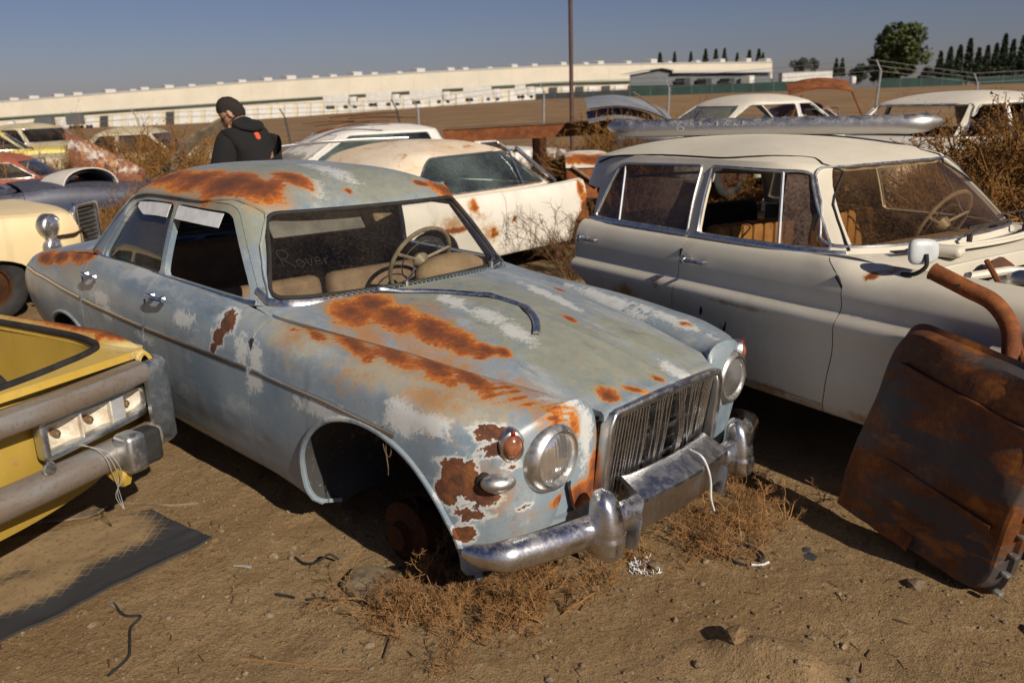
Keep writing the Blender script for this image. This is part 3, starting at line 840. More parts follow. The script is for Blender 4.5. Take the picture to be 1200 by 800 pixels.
# roof patch, hood patch, spots (x, y, z, rx, ry, rz)
RV_RUST += [(-0.436, -0.55, 1.423, 0.19, 0.11, 0.25), (-0.183, -0.534, 1.427, 0.22, 0.13, 0.25), (0.113, -0.53, 1.429, 0.24, 0.14, 0.25), (0.326, -0.492, 1.443, 0.18, 0.11, 0.25), (0.283, -0.28, 1.468, 0.14, 0.075, 0.25), (-0.654, -0.552, 1.421, 0.1, 0.09, 0.25), (0.475, 0.547, 1.416, 0.1, 0.1, 0.25), (0.477, -0.088, 1.414, 0.03, 0.025, 0.25), (-0.662, -0.612, 1.396, 0.1, 0.05, 0.25), (0.436, 0.417, 1.429, 0.03, 0.05, 0.25), (1.054, -0.537, 0.958, 0.17, 0.085, 0.25, -0.35, 'z'), (1.077, -0.419, 0.972, 0.15, 0.1, 0.25, -0.3, 'z'), (1.25, -0.442, 0.959, 0.18, 0.09, 0.25, -0.35, 'z'), (1.46, -0.438, 0.945, 0.17, 0.075, 0.25, -0.35, 'z'), (1.619, -0.424, 0.933, 0.14, 0.06, 0.25, -0.3, 'z'), (1.739, -0.403, 0.92, 0.07, 0.035, 0.25, -0.3, 'z'), (1.812, -0.375, 0.913, 0.045, 0.028, 0.25, -0.3, 'z'), (1.753, 0.097, 0.939, 0.055, 0.022, 0.25, -0.3, 'z'), (2.248, -0.293, 0.84, 0.045, 0.038, 0.25), (2.289, -0.185, 0.836, 0.045, 0.018, 0.25, 0.6, 'z'), (2.291, -0.04, 0.841, 0.028, 0.02, 0.25, 0.3, 'z'), (0.736, 1.002, 0.868, 0.06, 0.03, 0.25), (1.106, 1.131, 0.818, 0.12, 0.03, 0.25, -0.3, 'z'), (1.348, 0.513, 0.944, 0.05, 0.02, 0.25, -0.3, 'z'), (1.766, -0.453, 0.91, 0.03, 0.02, 0.25), (1.144, -0.769, 0.932, 0.12, 0.022, 0.12, -0.25, 'z'), (1.362, -0.743, 0.92, 0.18, 0.042, 0.12, -0.28, 'z'), (1.572, -0.705, 0.904, 0.17, 0.05, 0.12, -0.28, 'z'), (1.758, -0.681, 0.89, 0.16, 0.055, 0.12, -0.28, 'z'), (1.93, -0.657, 0.872, 0.15, 0.045, 0.12, -0.3, 'z'), (2.09, -0.61, 0.852, 0.12, 0.03, 0.12, -0.3, 'z'), (2.263, -0.59, 0.839, 0.06, 0.025, 0.12, -0.3, 'z'), (1.042, -0.797, 0.938, 0.02, 0.013, 0.12), (2.288, -0.51, 0.839, 0.035, 0.03, 0.12), (2.022, 0.583, 0.861, 0.035, 0.02, 0.12), (2.222, 0.744, 0.839, 0.03, 0.02, 0.12), (2.27, -0.362, 0.736, 0.1, 0.03, 0.05), (2.27, -0.383, 0.612, 0.1, 0.035, 0.06), (2.27, -0.461, 0.524, 0.1, 0.05, 0.05), (2.27, -0.322, 0.783, 0.06, 0.03, 0.03), (2.27, -0.399, 0.534, 0.1, 0.06, 0.05), (2.27, -0.541, 0.52, 0.1, 0.05, 0.03), (2.27, -0.348, 0.667, 0.1, 0.035, 0.05), (-1.717, -0.8, 0.861, 0.26, 0.12, 0.036), (-1.454, -0.8, 0.902, 0.26, 0.12, 0.036), (-1.195, -0.8, 0.943, 0.24, 0.12, 0.034), (-0.993, -0.8, 0.975, 0.1, 0.12, 0.03), (1.023, -0.89, 1.042, 0.03, 0.06, 0.02), (0.323, -0.89, 0.983, 0.1, 0.06, 0.012), (1.255, -0.89, 0.299, 0.02, 0.1, 0.12), (0.52, -0.89, 0.978, 0.08, 0.06, 0.012)]
RV_FLAKE += [(0.632, -0.89, 0.923, 0.075, 0.07, 0.055), (0.594, -0.89, 0.839, 0.05, 0.07, 0.045), (0.556, -0.89, 0.78, 0.025, 0.07, 0.03), (2.024, -0.89, 0.596, 0.045, 0.12, 0.05), (2.047, -0.89, 0.659, 0.04, 0.1, 0.035), (2.12, -0.785, 0.815, 0.12, 0.048, 0.024), (2.12, -0.768, 0.765, 0.12, 0.052, 0.032), (2.12, -0.752, 0.714, 0.12, 0.037, 0.024), (2.12, -0.868, 0.706, 0.12, 0.03, 0.024), (2.12, -0.826, 0.601, 0.12, 0.044, 0.032), (2.12, -0.699, 0.556, 0.12, 0.037, 0.022), (2.12, -0.842, 0.529, 0.12, 0.033, 0.024), (2.12, -0.848, 0.447, 0.12, 0.03, 0.032), (2.12, -0.853, 0.656, 0.12, 0.022, 0.04)]
RV_STAIN += [(1.313, -0.624, 0.924, 0.35, 0.08, 0.1, -0.28, 'z'), (1.764, -0.583, 0.888, 0.3, 0.09, 0.1, -0.28, 'z'), (2.089, -0.567, 0.853, 0.2, 0.1, 0.1, -0.28, 'z'), (1.517, -0.577, 0.908, 0.25, 0.08, 0.1, -0.28, 'z'), (2.12, -0.69, 0.488, 0.12, 0.05, 0.09), (2.12, -0.638, 0.517, 0.12, 0.05, 0.06), (2.12, -0.776, 0.645, 0.12, 0.09, 0.1), (2.12, -0.381, 0.681, 0.1, 0.03, 0.12), (1.452, -0.386, 0.952, 0.3, 0.09, 0.2, -0.35, 'z'), (1.586, -0.8, 0.847, 0.1, 0.1, 0.05), (1.914, -0.8, 0.867, 0.14, 0.1, 0.04), (1.097, -0.8, 0.907, 0.07, 0.1, 0.05), (0.355, -0.8, 0.648, 0.02, 0.1, 0.05), (1.484, -0.8, 0.856, 0.06, 0.1, 0.05), (0.986, -0.8, 0.974, 0.06, 0.1, 0.03)]
RV_TONE += [(1.754, -0.099, 0.939, 0.45, 0.25, 0.2), (1.312, 0.049, 0.982, 0.45, 0.28, 0.2), (2.04, -0.23, 0.889, 0.25, 0.16, 0.2), (2.068, -0.056, 0.891, 0.3, 0.18, 0.2), (1.123, -0.193, 0.989, 0.35, 0.15, 0.2), (2.024, 0.236, 0.892, 0.3, 0.16, 0.2), (0.109, -0.291, 1.49, 0.5, 0.4, 0.2), (0.381, 0.132, 1.445, 0.35, 0.3, 0.2), (-0.132, -0.631, 1.386, 0.4, 0.15, 0.2), (0.301, -0.637, 1.384, 0.5, 0.12, 0.2), (-0.471, -0.749, 1.323, 0.2, 0.2, 0.2)]
RV_TONE2 += [(1.097, -0.8, 0.907, 0.25, 0.1, 0.12), (1.59, -0.8, 0.881, 0.3, 0.12, 0.12), (2.0, -0.8, 0.89, 0.3, 0.14, 0.12), (2.272, -0.8, 0.906, 0.18, 0.12, 0.12), (-0.735, -0.89, 1.016, 0.5, 0.1, 0.05), (-1.222, -0.89, 0.9, 0.4, 0.1, 0.06)]
RV_PALE += [(1.373, -0.89, 0.714, 0.2, 0.1, 0.05), (1.814, -0.89, 0.803, 0.12, 0.1, 0.06), (1.969, -0.89, 0.816, 0.09, 0.1, 0.05), (0.283, -0.89, 0.857, 0.12, 0.1, 0.05), (0.896, -0.89, 0.773, 0.07, 0.1, 0.12), (-0.661, -0.89, 0.795, 0.13, 0.1, 0.04), (-0.573, -0.89, 0.74, 0.12, 0.1, 0.04), (0.807, -0.89, 0.827, 0.06, 0.1, 0.08), (-0.13, -0.89, 0.69, 0.1, 0.1, 0.03), (2.12, -0.896, 0.686, 0.12, 0.025, 0.08), (2.12, -0.915, 0.572, 0.12, 0.03, 0.08), (2.12, -0.906, 0.445, 0.12, 0.03, 0.06), (2.12, -0.905, 0.864, 0.12, 0.04, 0.04), (1.72, -0.216, 0.937, 0.14, 0.05, 0.2, -0.3, 'z'), (1.53, -0.169, 0.963, 0.12, 0.06, 0.2, -0.3, 'z'), (1.314, -0.163, 0.979, 0.16, 0.05, 0.2, -0.3, 'z'), (1.436, 0.317, 0.961, 0.3, 0.05, 0.2, -0.3, 'z'), (2.289, 0.085, 0.841, 0.1, 0.05, 0.2, -0.3, 'z'), (1.908, 0.604, 0.875, 0.3, 0.04, 0.2, -0.25, 'z'), (1.543, 0.635, 0.907, 0.3, 0.05, 0.2, -0.25, 'z'), (2.213, -0.509, 0.84, 0.08, 0.06, 0.2, -0.25, 'z'), (2.3, -0.457, 0.787, 0.05, 0.05, 0.2, -0.25, 'z'), (2.166, -0.565, 0.842, 0.06, 0.03, 0.2, -0.25, 'z'), (0.341, -0.247, 1.454, 0.14, 0.08, 0.2), (0.198, 0.001, 1.482, 0.25, 0.08, 0.2), (-0.668, -0.708, 1.347, 0.1, 0.1, 0.2)]

rover = thing('saloon_car', 'weathered pale blue four door saloon with rust patches, missing front wheel and chrome grille', 'car', (0, 0, -0.064), (-0.0342, 0.0344, 0))

def rv_st(X, pts): return [(X + (p[2] if len(p) > 2 else 0), p[0], p[1]) for p in pts]
RVT = [
 [(-2.30, .40, .45), (-2.31, .46, .47), (-2.32, .52, .54), (-2.33, .55, .62), (-2.33, .54, .69), (-2.32, .51, .73), (-2.31, .47, .75), (-2.30, .42, .75), (-2.29, .42, .72), (-2.28, .42, .6)],
 [(-2.27, .52, .40), (-2.28, .60, .42), (-2.29, .67, .51), (-2.30, .70, .62), (-2.29, .685, .71), (-2.28, .64, .765), (-2.27, .58, .785), (-2.25, .48, .785), (-2.24, .46, .75), (-2.22, .45, .6)],
 rv_st(-2.15, [(.60, .36), (.69, .38), (.76, .49), (.79, .62), (.775, .73), (.735, .795), (.68, .822), (.58, .825), (.56, .79), (.54, .65)]),
 rv_st(-1.9, [(.65, .33), (.76, .35), (.82, .48), (.845, .63), (.83, .75), (.79, .83), (.74, .862), (.66, .865), (.64, .83), (.62, .74)]),
 rv_st(-1.4, [(.70, .28), (.80, .30), (.865, .45), (.885, .64), (.872, .78), (.845, .86), (.80, .905), (.74, .93), (.72, .90), (.70, .8)]),
 rv_st(-.9, [(.70, .25), (.81, .27), (.875, .42), (.897, .66), (.885, .82), (.862, .90), (.83, .955), (.785, .985), (.77, .97), (.75, .90)]),
 rv_st(0, [(.70, .24), (.815, .26), (.88, .42), (.905, .68), (.895, .84), (.872, .92), (.84, .965), (.79, .995), (.77, .98), (.75, .90)]),
 rv_st(.62, [(.70, .24), (.815, .26), (.88, .42), (.905, .68), (.894, .835), (.870, .91), (.837, .952), (.785, .982), (.765, .965), (.745, .88)]),
 rv_st(.87, [(.70, .24), (.815, .26), (.88, .42), (.905, .68), (.893, .83), (.868, .90), (.832, .937), (.775, .955), (.757, .93), (.74, .86)]),
 rv_st(1.28, [(.72, .20), (.83, .24), (.885, .42), (.905, .66), (.899, .80), (.880, .880), (.828, .922), (.685, .927), (.668, .90), (.65, .80)]),
 rv_st(1.53, [(.74, .20), (.84, .24), (.885, .42), (.905, .64), (.899, .785), (.880, .868), (.822, .912), (.618, .907), (.60, .88), (.58, .75)]),
 rv_st(1.83, [(.74, .22), (.83, .25), (.875, .42), (.895, .62), (.889, .765), (.868, .848), (.805, .889), (.552, .877), (.535, .85), (.51, .65)]),
 rv_st(2.05, [(.71, .25), (.80, .27), (.85, .42), (.87, .60), (.864, .745), (.842, .825), (.775, .867), (.485, .850), (.47, .82), (.45, .60)]),
 [(2.10, .65, .26), (2.11, .735, .28), (2.12, .80, .42), (2.13, .825, .60), (2.15, .81, .735), (2.17, .775, .805), (2.19, .70, .848), (2.20, .44, .832), (2.20, .425, .78), (2.20, .41, .45)],
 [(2.155, .59, .27), (2.17, .67, .29), (2.185, .735, .43), (2.20, .765, .60), (2.215, .75, .72), (2.232, .71, .782), (2.245, .65, .822), (2.262, .395, .812), (2.265, .383, .76), (2.265, .375, .40)],
 [(2.19, .56, .33), (2.20, .62, .35), (2.215, .68, .45), (2.23, .705, .60), (2.24, .69, .69), (2.252, .66, .745), (2.26, .60, .78), (2.272, .41, .775), (2.272, .395, .72), (2.27, .40, .40)],
 [(2.215, .54, .43), (2.22, .56, .44), (2.235, .59, .52), (2.245, .60, .60), (2.25, .595, .64), (2.26, .58, .66), (2.265, .55, .68), (2.272, .46, .68), (2.272, .45, .64), (2.26, .47, .46)],
 [(2.25, .53, .56), (2.25, .53, .565), (2.252, .53, .57), (2.254, .53, .58), (2.256, .53, .585), (2.258, .525, .59), (2.26, .52, .59), (2.262, .51, .59), (2.262, .51, .585), (2.26, .51, .57)],
]
RVP = loft(RVT, 0, 56, dense=lambda s: np.concatenate([np.linspace(s[i], s[i + 1], max(3, int((s[i + 1] - s[i]) / .026)), endpoint=False) for i in range(len(s) - 1)] + [[s[-1]]]))
RV_S = Surf(RVP[:, :40]); RV_F = Surf(RVP)
_gapx = np.array([t[7] for t in RVT[2:15]]); 
def rv_gap_y(x): return np.interp(x, _gapx[:, 0], _gapx[:, 1])
def rv_gap_z(x): return np.interp(x, _gapx[:, 0], _gapx[:, 2])
def rv_side(x, z, off=0.0, sgn=-1):
    p = RV_S.at(0, x, 2, z, lambda q: (q[:, 1] > .60) & (q[:, 0] < 2.2)); return Vector((p.x, sgn * (p.y + off), p.z))

g_archF = lambda c: (math.hypot((c.x - 1.615) / .44, (c.z - .345) / .383) - 1) * .4
g_archR = lambda c: (math.hypot((c.x + 1.22) / .38, (c.z - .33) / .285) - 1) * .33
g_seamF = lambda c: c.x - (.862 - .05 * (.9 - c.z) / .6)
g_seamB = lambda c: c.x - (-.116 + .09 * (c.z - .995))
g_seamR = lambda c: min(c.x + .93, (math.hypot((c.x + 1.22) / .46, (c.z - .33) / .365) - 1) * .4)
g_sill = lambda c: c.z - .285
def rv_cls(c):
    if g_archF(c) < 0 and c.x > 1: return None
    if g_archR(c) < 0: return None
    if g_seamF(c) > 0: return 'front_fender'
    if g_seamR(c) < 0: return 'rear_fender'
    if g_sill(c) < 0: return 'sill'
    return 'front_door' if g_seamB(c) > 0 else 'rear_door'
RV_DOORS = {}
for sg in (-1, 1):
    geo = gridgeo(RVP, flip=True)
    if sg < 0: geo = mirror(geo)
    bm = bm_from(geo)
    cut(bm, g_archF, lambda c: c.x > 1.0 and c.z < .85); cut(bm, g_archR, lambda c: c.x < -.7 and c.z < .8)
    cut(bm, g_seamF, lambda c: .6 < c.x < 1.1); cut(bm, g_seamB, lambda c: -.4 < c.x < .2); cut(bm, g_seamR, lambda c: -1.2 < c.x < -.5)
    cut(bm, g_sill, lambda c: -.95 < c.x < .95 and c.z < .4)
    for l, b in split(bm, rv_cls).items():
        flange(b, .0020, .018)
        o = new(l, b, 'rover_paint', rover, spots=RVS); RV_DOORS[(l, sg)] = o
    bm.free()

# ---- hood
nu, nvv = 64, 61
P = np.empty((nu + 3, nvv, 3))
_czx = [.8, 1.02, 1.3, 1.57, 1.8, 2.03, 2.2, 2.34]; _czz = [1.022, 1.018, 1.005, .985, .957, .920, .882, .842]
for i in range(nu + 3):
    for j in range(nvv):
        v = -1 + 2 * j / (nvv - 1); u = min(i, nu) / nu
        xr = 1.0 - .165 * v * v; xfv = 2.325 - .04 * v * v
        x = xr + (xfv - xr) * u; yg = rv_gap_y(x) - .011; y = v * yg
        ze = rv_gap_z(x) + .006; zc = np.interp(x, _czx, _czz)
        z = ze + (zc - ze) * (1 - abs(v)**2.3) + .008 * math.exp(-(y / .014)**2)
        k = i - nu
        if k > 0: x += (.012, .014)[k - 1]; z -= (.010, .035)[k - 1]
        P[i, j] = (x, y, z)
hb = bm_from(gridgeo(P)); flange(hb, .0, .028)
for sg in (-1, 1): new('bonnet_gap_shade', tube([(x, sg * (rv_gap_y(x) - .006), rv_gap_z(x) - .014) for x in np.linspace(.86, 2.26, 40)], .010, 6), 'seam_black', rover)  # black tube under the gap stands in for its shade
rv_hood = new('bonnet', hb, 'rover_paint', rover, spots=RVS)
RV_H = Surf(P)
def hood_at(x, y, off=0): 
    p = RV_H.at(0, x, 1, y); return Vector((x, y, p.z + off))
# ---- cowl panel between screen and bonnet
P = np.empty((10, 41, 3))
for i in range(10):
    for j in range(41):
        v = -1 + 2 * j / 40; u = i / 9; y = v * .778
        x0 = .90 - .155 * v * v - .10 * max(0, abs(v) - .85) ; x1 = 1.0 - .165 * v * v - .008
        if abs(v) > .9: x1 -= .0
        z1 = rv_gap_z(.86) + (1.018 - rv_gap_z(.86)) * (1 - abs(v)**2.3); x = x0 + (x1 - x0) * u
        P[i, j] = (x, y, .978 + (z1 - .978) * u ** .7 + .004 * math.sin(u * 3.14))
cb = bm_from(gridgeo(P)); flange(cb, 0, .02); rv_cowl = new('cowl', cb, 'rover_paint', rover, spots=RVS)
RV_C = Surf(P)
mb = MB()
for k in range(46):
    y = -.60 + 1.2 * k / 45; v = y / .778; x = .985 - .165 * v * v - .045; z = RV_C.at(0, x, 1, y).z
    mb.add(xf(box((0, 0, 0), (.05, .004, .018), .001, 1), (x, y, z + .007), (R(25), 0, -v * .4)))
new('vent_louvre', mb.geo(), 'rover_paint', rv_cowl, spots=RVS)
# ---- boot lid and tail
P = np.empty((30, 31, 3))
for i in range(30):
    for j in range(31):
        v = -1 + 2 * j / 30; u = i / 29; x = -1.42 - .80 * u - .0; yg = rv_gap_y(x) - .005; 
        ze = rv_gap_z(x); P[i, j] = (x - .05 * (1 - v * v) * u, v * yg, ze + .05 * (1 - abs(v)**2.4) * (1 - .3 * u))
bb = bm_from(gridgeo(P, flip=True)); flange(bb, 0, .018); new('boot_lid', bb, 'rover_paint', rover, spots=RVS)
P = np.empty((14, 31, 3))
for i in range(14):
    for j in range(31):
        v = -1 + 2 * j / 30; u = i / 13; P[i, j] = (-2.27 - .05 * (1 - v * v) - .03 * math.sin(u * 3.14), v * .56, .80 + .045 * (1 - v * v) - .48 * u)
new('tail_panel', bm_from(gridgeo(P, flip=True)), 'rover_paint', rover, spots=RVS)
P = np.empty((8, 31, 3))
for i in range(8):
    for j in range(31):
        v = -1 + 2 * j / 30; u = i / 7; x = -1.10 - .33 * u; P[i, j] = (x, v * .74, .965 - .035 * u + .03 * (1 - v * v))
new('rear_deck', bm_from(gridgeo(P, flip=True)), 'rover_paint', rover, spots=RVS)

# ---- greenhouse
_zt = lambda X: 1.372 - .055 * np.clip((-.35 - X) / .6, 0, 1.2)**2 - .012 * np.clip((X - .2) / .4, 0, 1)**2
RG = greenhouse(dict(cx=-.26, af=1.20, ar=1.20, w=.79, nf=9, nr=5, bf=.13, br=.16, z=.975), dict(cx=-.2, af=.755, ar=.78, w=.675, nf=7, nr=4, bf=.055, br=.12, z=_zt), 1.500, nwall=22, nroof=18, n=130, rp=3.4)
RV_G = Surf(RG)
front_line = lambda z: .728 - .87 * (z - 1.0)
rear_line = lambda z: -1.16 + .95 * (z - .95)
isfront = lambda c: c.x > front_line(c.z)
winF = round_poly([(-.118, .995), (.655, 1.0), (.385, 1.325), (.34, 1.338), (-.085, 1.335)], [.03, .04, .03, .03, .03])
winR = round_poly([(-.86, .985), (-.165, .992), (-.135, 1.335), (-.48, 1.325), (-.60, 1.285)], [.04, .03, .03, .08, .08])
winS = round_poly([(-.715, 1.008), (.715, 1.008), (.57, 1.338), (-.57, 1.338)], .05)
winB = round_poly([(-.60, 1.03), (.60, 1.03), (.50, 1.27), (-.50, 1.27)], .07)
sF, sR, sS, sB = poly_sdf(winF), poly_sdf(winR), poly_sdf(winS), poly_sdf(winB)
gb = shell_bm(RG)
side_reg = lambda c: abs(c.y) > .50 and c.x < front_line(c.z) + .12 and c.x > -1.12 and c.z < 1.40
cut(gb, lambda c: sF(c.x, c.z), lambda c: side_reg(c) and c.x > -.4)
cut(gb, lambda c: sR(c.x, c.z), lambda c: side_reg(c) and c.x < .1)
cut(gb, lambda c: min(sF(c.x, c.z), sR(c.x, c.z)) - .036, lambda c: side_reg(c))
cut(gb, lambda c: c.x - front_line(c.z), lambda c: abs(c.y) > .45 and c.x > .2 and c.z < 1.40)
cut(gb, lambda c: c.x - (-.130 + .05 * (c.z - 1)), lambda c: side_reg(c) and -.3 < c.x < .1)
cut(gb, lambda c: sS(c.y, c.z), lambda c: c.x > front_line(c.z) - .12 and c.z < 1.45)
cut(gb, lambda c: sB(c.y, c.z), lambda c: c.x < -.6 and abs(c.y) < .75 and c.z < 1.36)
def gcls(c):
    if isfront(c) and c.z < 1.40:
        if sS(c.y, c.z) < 0: return 'windscreen'
        return 'roof'
    if c.x < -.62 and abs(c.y) < .72 and sB(c.y, c.z) < 0 and c.z < 1.36 and c.x < rear_line(c.z) + .1: return 'rear_window'
    if abs(c.y) > .5 and c.z < 1.4 and c.x < front_line(c.z):
        s = 'R' if c.y < 0 else 'L'
        if sF(c.x, c.z) < 0: return 'gF' + s
        if sR(c.x, c.z) < 0: return 'gR' + s
        if min(sF(c.x, c.z), sR(c.x, c.z)) < .036: return ('fF' if c.x > -.130 + .05 * (c.z - 1) else 'fR') + s
    return 'roof'
pcs = split(gb, gcls); gb.free()
for l, b in pcs.items():
    if l == 'roof': flange(b, .0, .02); new('roof', b, 'rover_paint', rover, spots=RVS)
    elif l == 'windscreen': new('windscreen', offset_bm(b, -.006), 'screen_glass', rover)
    elif l == 'rear_window': new('rear_window', offset_bm(b, -.006), 'screen_glass', rover)
    else:
        par = RV_DOORS[('front_door' if l[1] == 'F' else 'rear_door', -1 if l[2] == 'R' else 1)]
        if l[0] == 'f': offset_bm(b, -.004); flange(b, .002, .03); new('window_frame', b, 'rover_paint', par, spots=RVS)
        elif l in ('gRR', 'gRL'): new('window_glass', offset_bm(b, -.018), 'side_glass', par)
# rubber and bright strips round the openings
scr = path_on(RV_G, dense_poly(winS, .04), (1, 2), lambda q: (q[:, 0] > .25))
new('screen_seal', tube(scr, .011, 8, closed=True), 'rubber', rover)
base = path_on(RV_G, dense_poly([(-.735, 1.04), (-.728, 1.0), (-.69, .992), (.69, .992), (.728, 1.0), (.735, 1.04)], .03, closed=False), (1, 2), lambda q: (q[:, 0] > .25))
new('screen_trim', sweep([p + Vector((.022, 0, -.004)) for p in base], rrect(.012, .034, .004, 2), up=(-.55, 0, .83)), 'chrome', rover)
bs = path_on(RV_G, dense_poly(winB, .05), (1, 2), lambda q: (q[:, 0] < -.6))
new('rear_seal', tube(bs, .011, 6, closed=True), 'rubber', rover)
for sg in (-1, 1):
    drip = catmull([(.745, 1.0), (.60, 1.19), (.485, 1.355), (.42, 1.379), (.1, 1.372), (-.25, 1.368), (-.48, 1.355), (-.64, 1.318), (-.78, 1.24), (-.93, 1.14), (-1.10, 1.01), (-1.17, .96)], 60)
    pts = []
    for x, z in drip:
        p = RV_G.at(0, x, 2, z, lambda q: (q[:, 1] > .45)); pts.append(Vector((x, sg * (p.y + .006), z)))
    new('drip_rail', sweep(pts, rrect(.016, .014, .004, 2), up=(0, -sg * .3, 1)), 'rover_paint' if 1 else 'chrome', rover, spots=RVS)
    # bright strip under the side glass
    bl = [Vector((x, sg * (RV_G.at(0, x, 2, .982, lambda q: q[:, 1] > .45).y + .012), .982 + .003)) for x in np.linspace(-.90, .70, 50)]
    new('belt_trim', sweep(bl, rrect(.012, .026, .004, 2), up=(0, -sg * .35, 1)), 'chrome_grey', rover)
    # glass vent divider and white rain guards over the side windows
    for (xa, xb, z0) in ((-.075, .335, 1.330), (-.50, -.155, 1.328)):
        xs = np.linspace(xa, xb, 16); Pg = np.empty((16, 5, 3)); rear = xa < -.3
        for i, x in enumerate(xs):
            drop = .062
            if rear: drop *= min(1, .35 + 2.6 * (i / 15)); zz = z0 - .018 * (1 - i / 15)**2
            else: zz = z0
            for j in range(5):
                z = zz - drop * j / 4; y = RV_G.at(0, x, 2, z, lambda q: q[:, 1] > .45).y
                Pg[i, j] = (x, sg * (y + .004 + .006 * j / 4), z)
        b = bm_from(gridgeo(Pg, flip=(sg < 0)))
        bmesh.ops.solidify(b, geom=b.faces[:], thickness=.003)
        new('rain_guard', b, 'visor_white', RV_DOORS[('rear_door' if rear else 'front_door', sg)])
    # waist strip
    for (xa, xb) in ((.885, 1.79), (-.10, .84), (-.90, -.14), (-1.62, -.95), (-2.15, -1.62)):
        w = [rv_side(x, np.interp(x, [-2.15, -1.6, -.75, -.2, .87, 1.4, 1.8], [.755, .768, .747, .745, .757, .757, .735]), .006, sg) for x in np.linspace(xa, xb, max(6, int((xb - xa) / .05)))]
        par = RV_DOORS[('front_fender' if xa > .86 else 'front_door' if xa > -.12 else 'rear_door' if xa > -.92 else 'rear_fender', sg)]
        new('waist_strip', sweep(w, [(.000, -.009), (.003, 0), (.000, .009), (-.012, .009), (-.012, -.009)], up=(0, 0, 1)) if sg < 0 else sweep(w, [(.000, -.009), (-.003, 0), (.000, .009), (.012, .009), (.012, -.009)], up=(0, 0, 1)), 'chrome_grey', par)
    # wheel arch lips
    for (cx, cz, rx, rz, nm, a0, a1) in ((1.615, .345, .44, .383, 'front_fender', -20, 197), (-1.22, .33, .38, .285, 'rear_fender', -8, 188)):
        w = [];
        for a in np.linspace(R(a0), R(a1), 48):
            x, z = cx + rx * 1.006 * math.cos(a), cz + rz * 1.006 * math.sin(a); w.append(rv_side(x, z, -.002, sg))
        new('arch_lip', tube(w, .0125, 8), 'rover_paint', RV_DOORS[(nm, sg)], spots=RVS)
        # inner wheel well
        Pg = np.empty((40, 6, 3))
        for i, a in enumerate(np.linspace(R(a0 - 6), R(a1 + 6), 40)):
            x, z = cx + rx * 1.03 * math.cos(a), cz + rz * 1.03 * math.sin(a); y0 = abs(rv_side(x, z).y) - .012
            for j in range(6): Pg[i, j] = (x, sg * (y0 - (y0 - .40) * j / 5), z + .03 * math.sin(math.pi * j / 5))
        b = bm_from(gridgeo(Pg)); new('wheel_well', b, 'arch_shade', rover)
    # black tubes behind the door gaps, added so the gaps read as shade
    for fn in (lambda z: .862 - .05 * (.9 - z) / .6, lambda z: -.116 + .09 * (z - .995), lambda z: -.93 if z > .56 else -1.22 + .46 * math.sqrt(max(0, 1 - ((z - .33) / .365) ** 2))):
        new('gap_shade', tube([rv_side(fn(z), z, -.0105, sg) for z in np.linspace(.27, .885, 30)], .0085, 6), 'seam_black', rover)
    # door handles
    for hx, hz, nm in ((.0, .925, 'front_door'), (-.815, .905, 'rear_door')):
        c = rv_side(hx, hz, .0, sg); mbb = MB()
        for dx in (-.005, .105):
            q = rv_side(hx + dx, hz, 0, sg); mbb.add(tube([q, q + Vector((0, sg * .022, 0))], [.016, .012], 8))
        pp = [rv_side(hx - .025, hz, .024, sg), rv_side(hx + .04, hz, .029, sg), rv_side(hx + .13, hz, .020, sg)]
        mbb.add(tube(catmull(pp, 10), lambda t: .0125 - .003 * t, 8))
        new('door_handle', mbb.geo(), 'chrome', RV_DOORS[(nm, sg)])
    # headlamps
    hc = Vector((2.235, sg * .597, .703))
    bz = new('headlight', lathe([(.125, -.06), (.126, .0), (.122, .018), (.112, .036), (.100, .043), (.093, .040), (.090, .026)], 40, 'x'), 'chrome_dull', rover, loc=hc)
    new('lens', lathe([(.091, .028), (.075, .037), (.05, .044), (.02, .048), (.0005, .0485)], 40, 'x'), 'headlamp_lens', bz)
    b = bmesh.new(); b.faces.new([b.verts.new((2.232 - .03 * (abs(y_) > .55), sg * y_, z_)) for y_, z_ in ((.37, .74), (.37, .36), (.45, .31), (.62, .31), (.62, .5), (.5, .66))]); new('nose_panel', b, 'rover_paint', rover, spots=RVS)
    # indicator in a tear-drop bezel
    fs = lambda y, z: max(RV_F.at(1, y, 2, z, lambda q: (q[:, 0] > 1.98), 4).x, 2.0)
    ic = Vector((fs(.752, .778) + .004, sg * .752, .778)); rz_ = sg * R(32)
    ib = new('indicator', lathe([(.050, -.06), (.050, .0), (.047, .012), (.040, .016), (.037, .010)], 28, 'x'), 'chrome_dull', rover, loc=ic, rot=(0, 0, rz_))
    ib.scale = (1, .86, 1.12)
    new('lens', lathe([(.038, .010), (.032, .022), (.018, .030), (.0005, .032)], 28, 'x'), 'amber_lens', ib)
    new('tell_tale', lathe([(.009, .0), (.009, .016), (.0005, .020)], 12, 'x'), 'red_lens', ib, loc=(.002, 0, .043))
    # side lamp below it
    sl = Vector((fs(.795, .655) + .010, sg * .795, .655))
    b = bmesh.new(); bmesh.ops.create_uvsphere(b, u_segments=20, v_segments=12, radius=1)
    for v in b.verts: v.co = Vector((v.co.x * .040, v.co.y * .060 * (1 + .12 * v.co.z), (v.co.z if v.co.z > 0 else v.co.z * .9) * .034))
    so = new('side_lamp', b, 'chrome_dull', rover, loc=sl, rot=(0, 0, rz_))
    b = bmesh.new(); bmesh.ops.create_uvsphere(b, u_segments=20, v_segments=8, radius=1)
    for v in b.verts: v.co = Vector((v.co.x * .02 - .028, v.co.y * .070, v.co.z * .044))
    new('gasket', b, 'rubber', so)
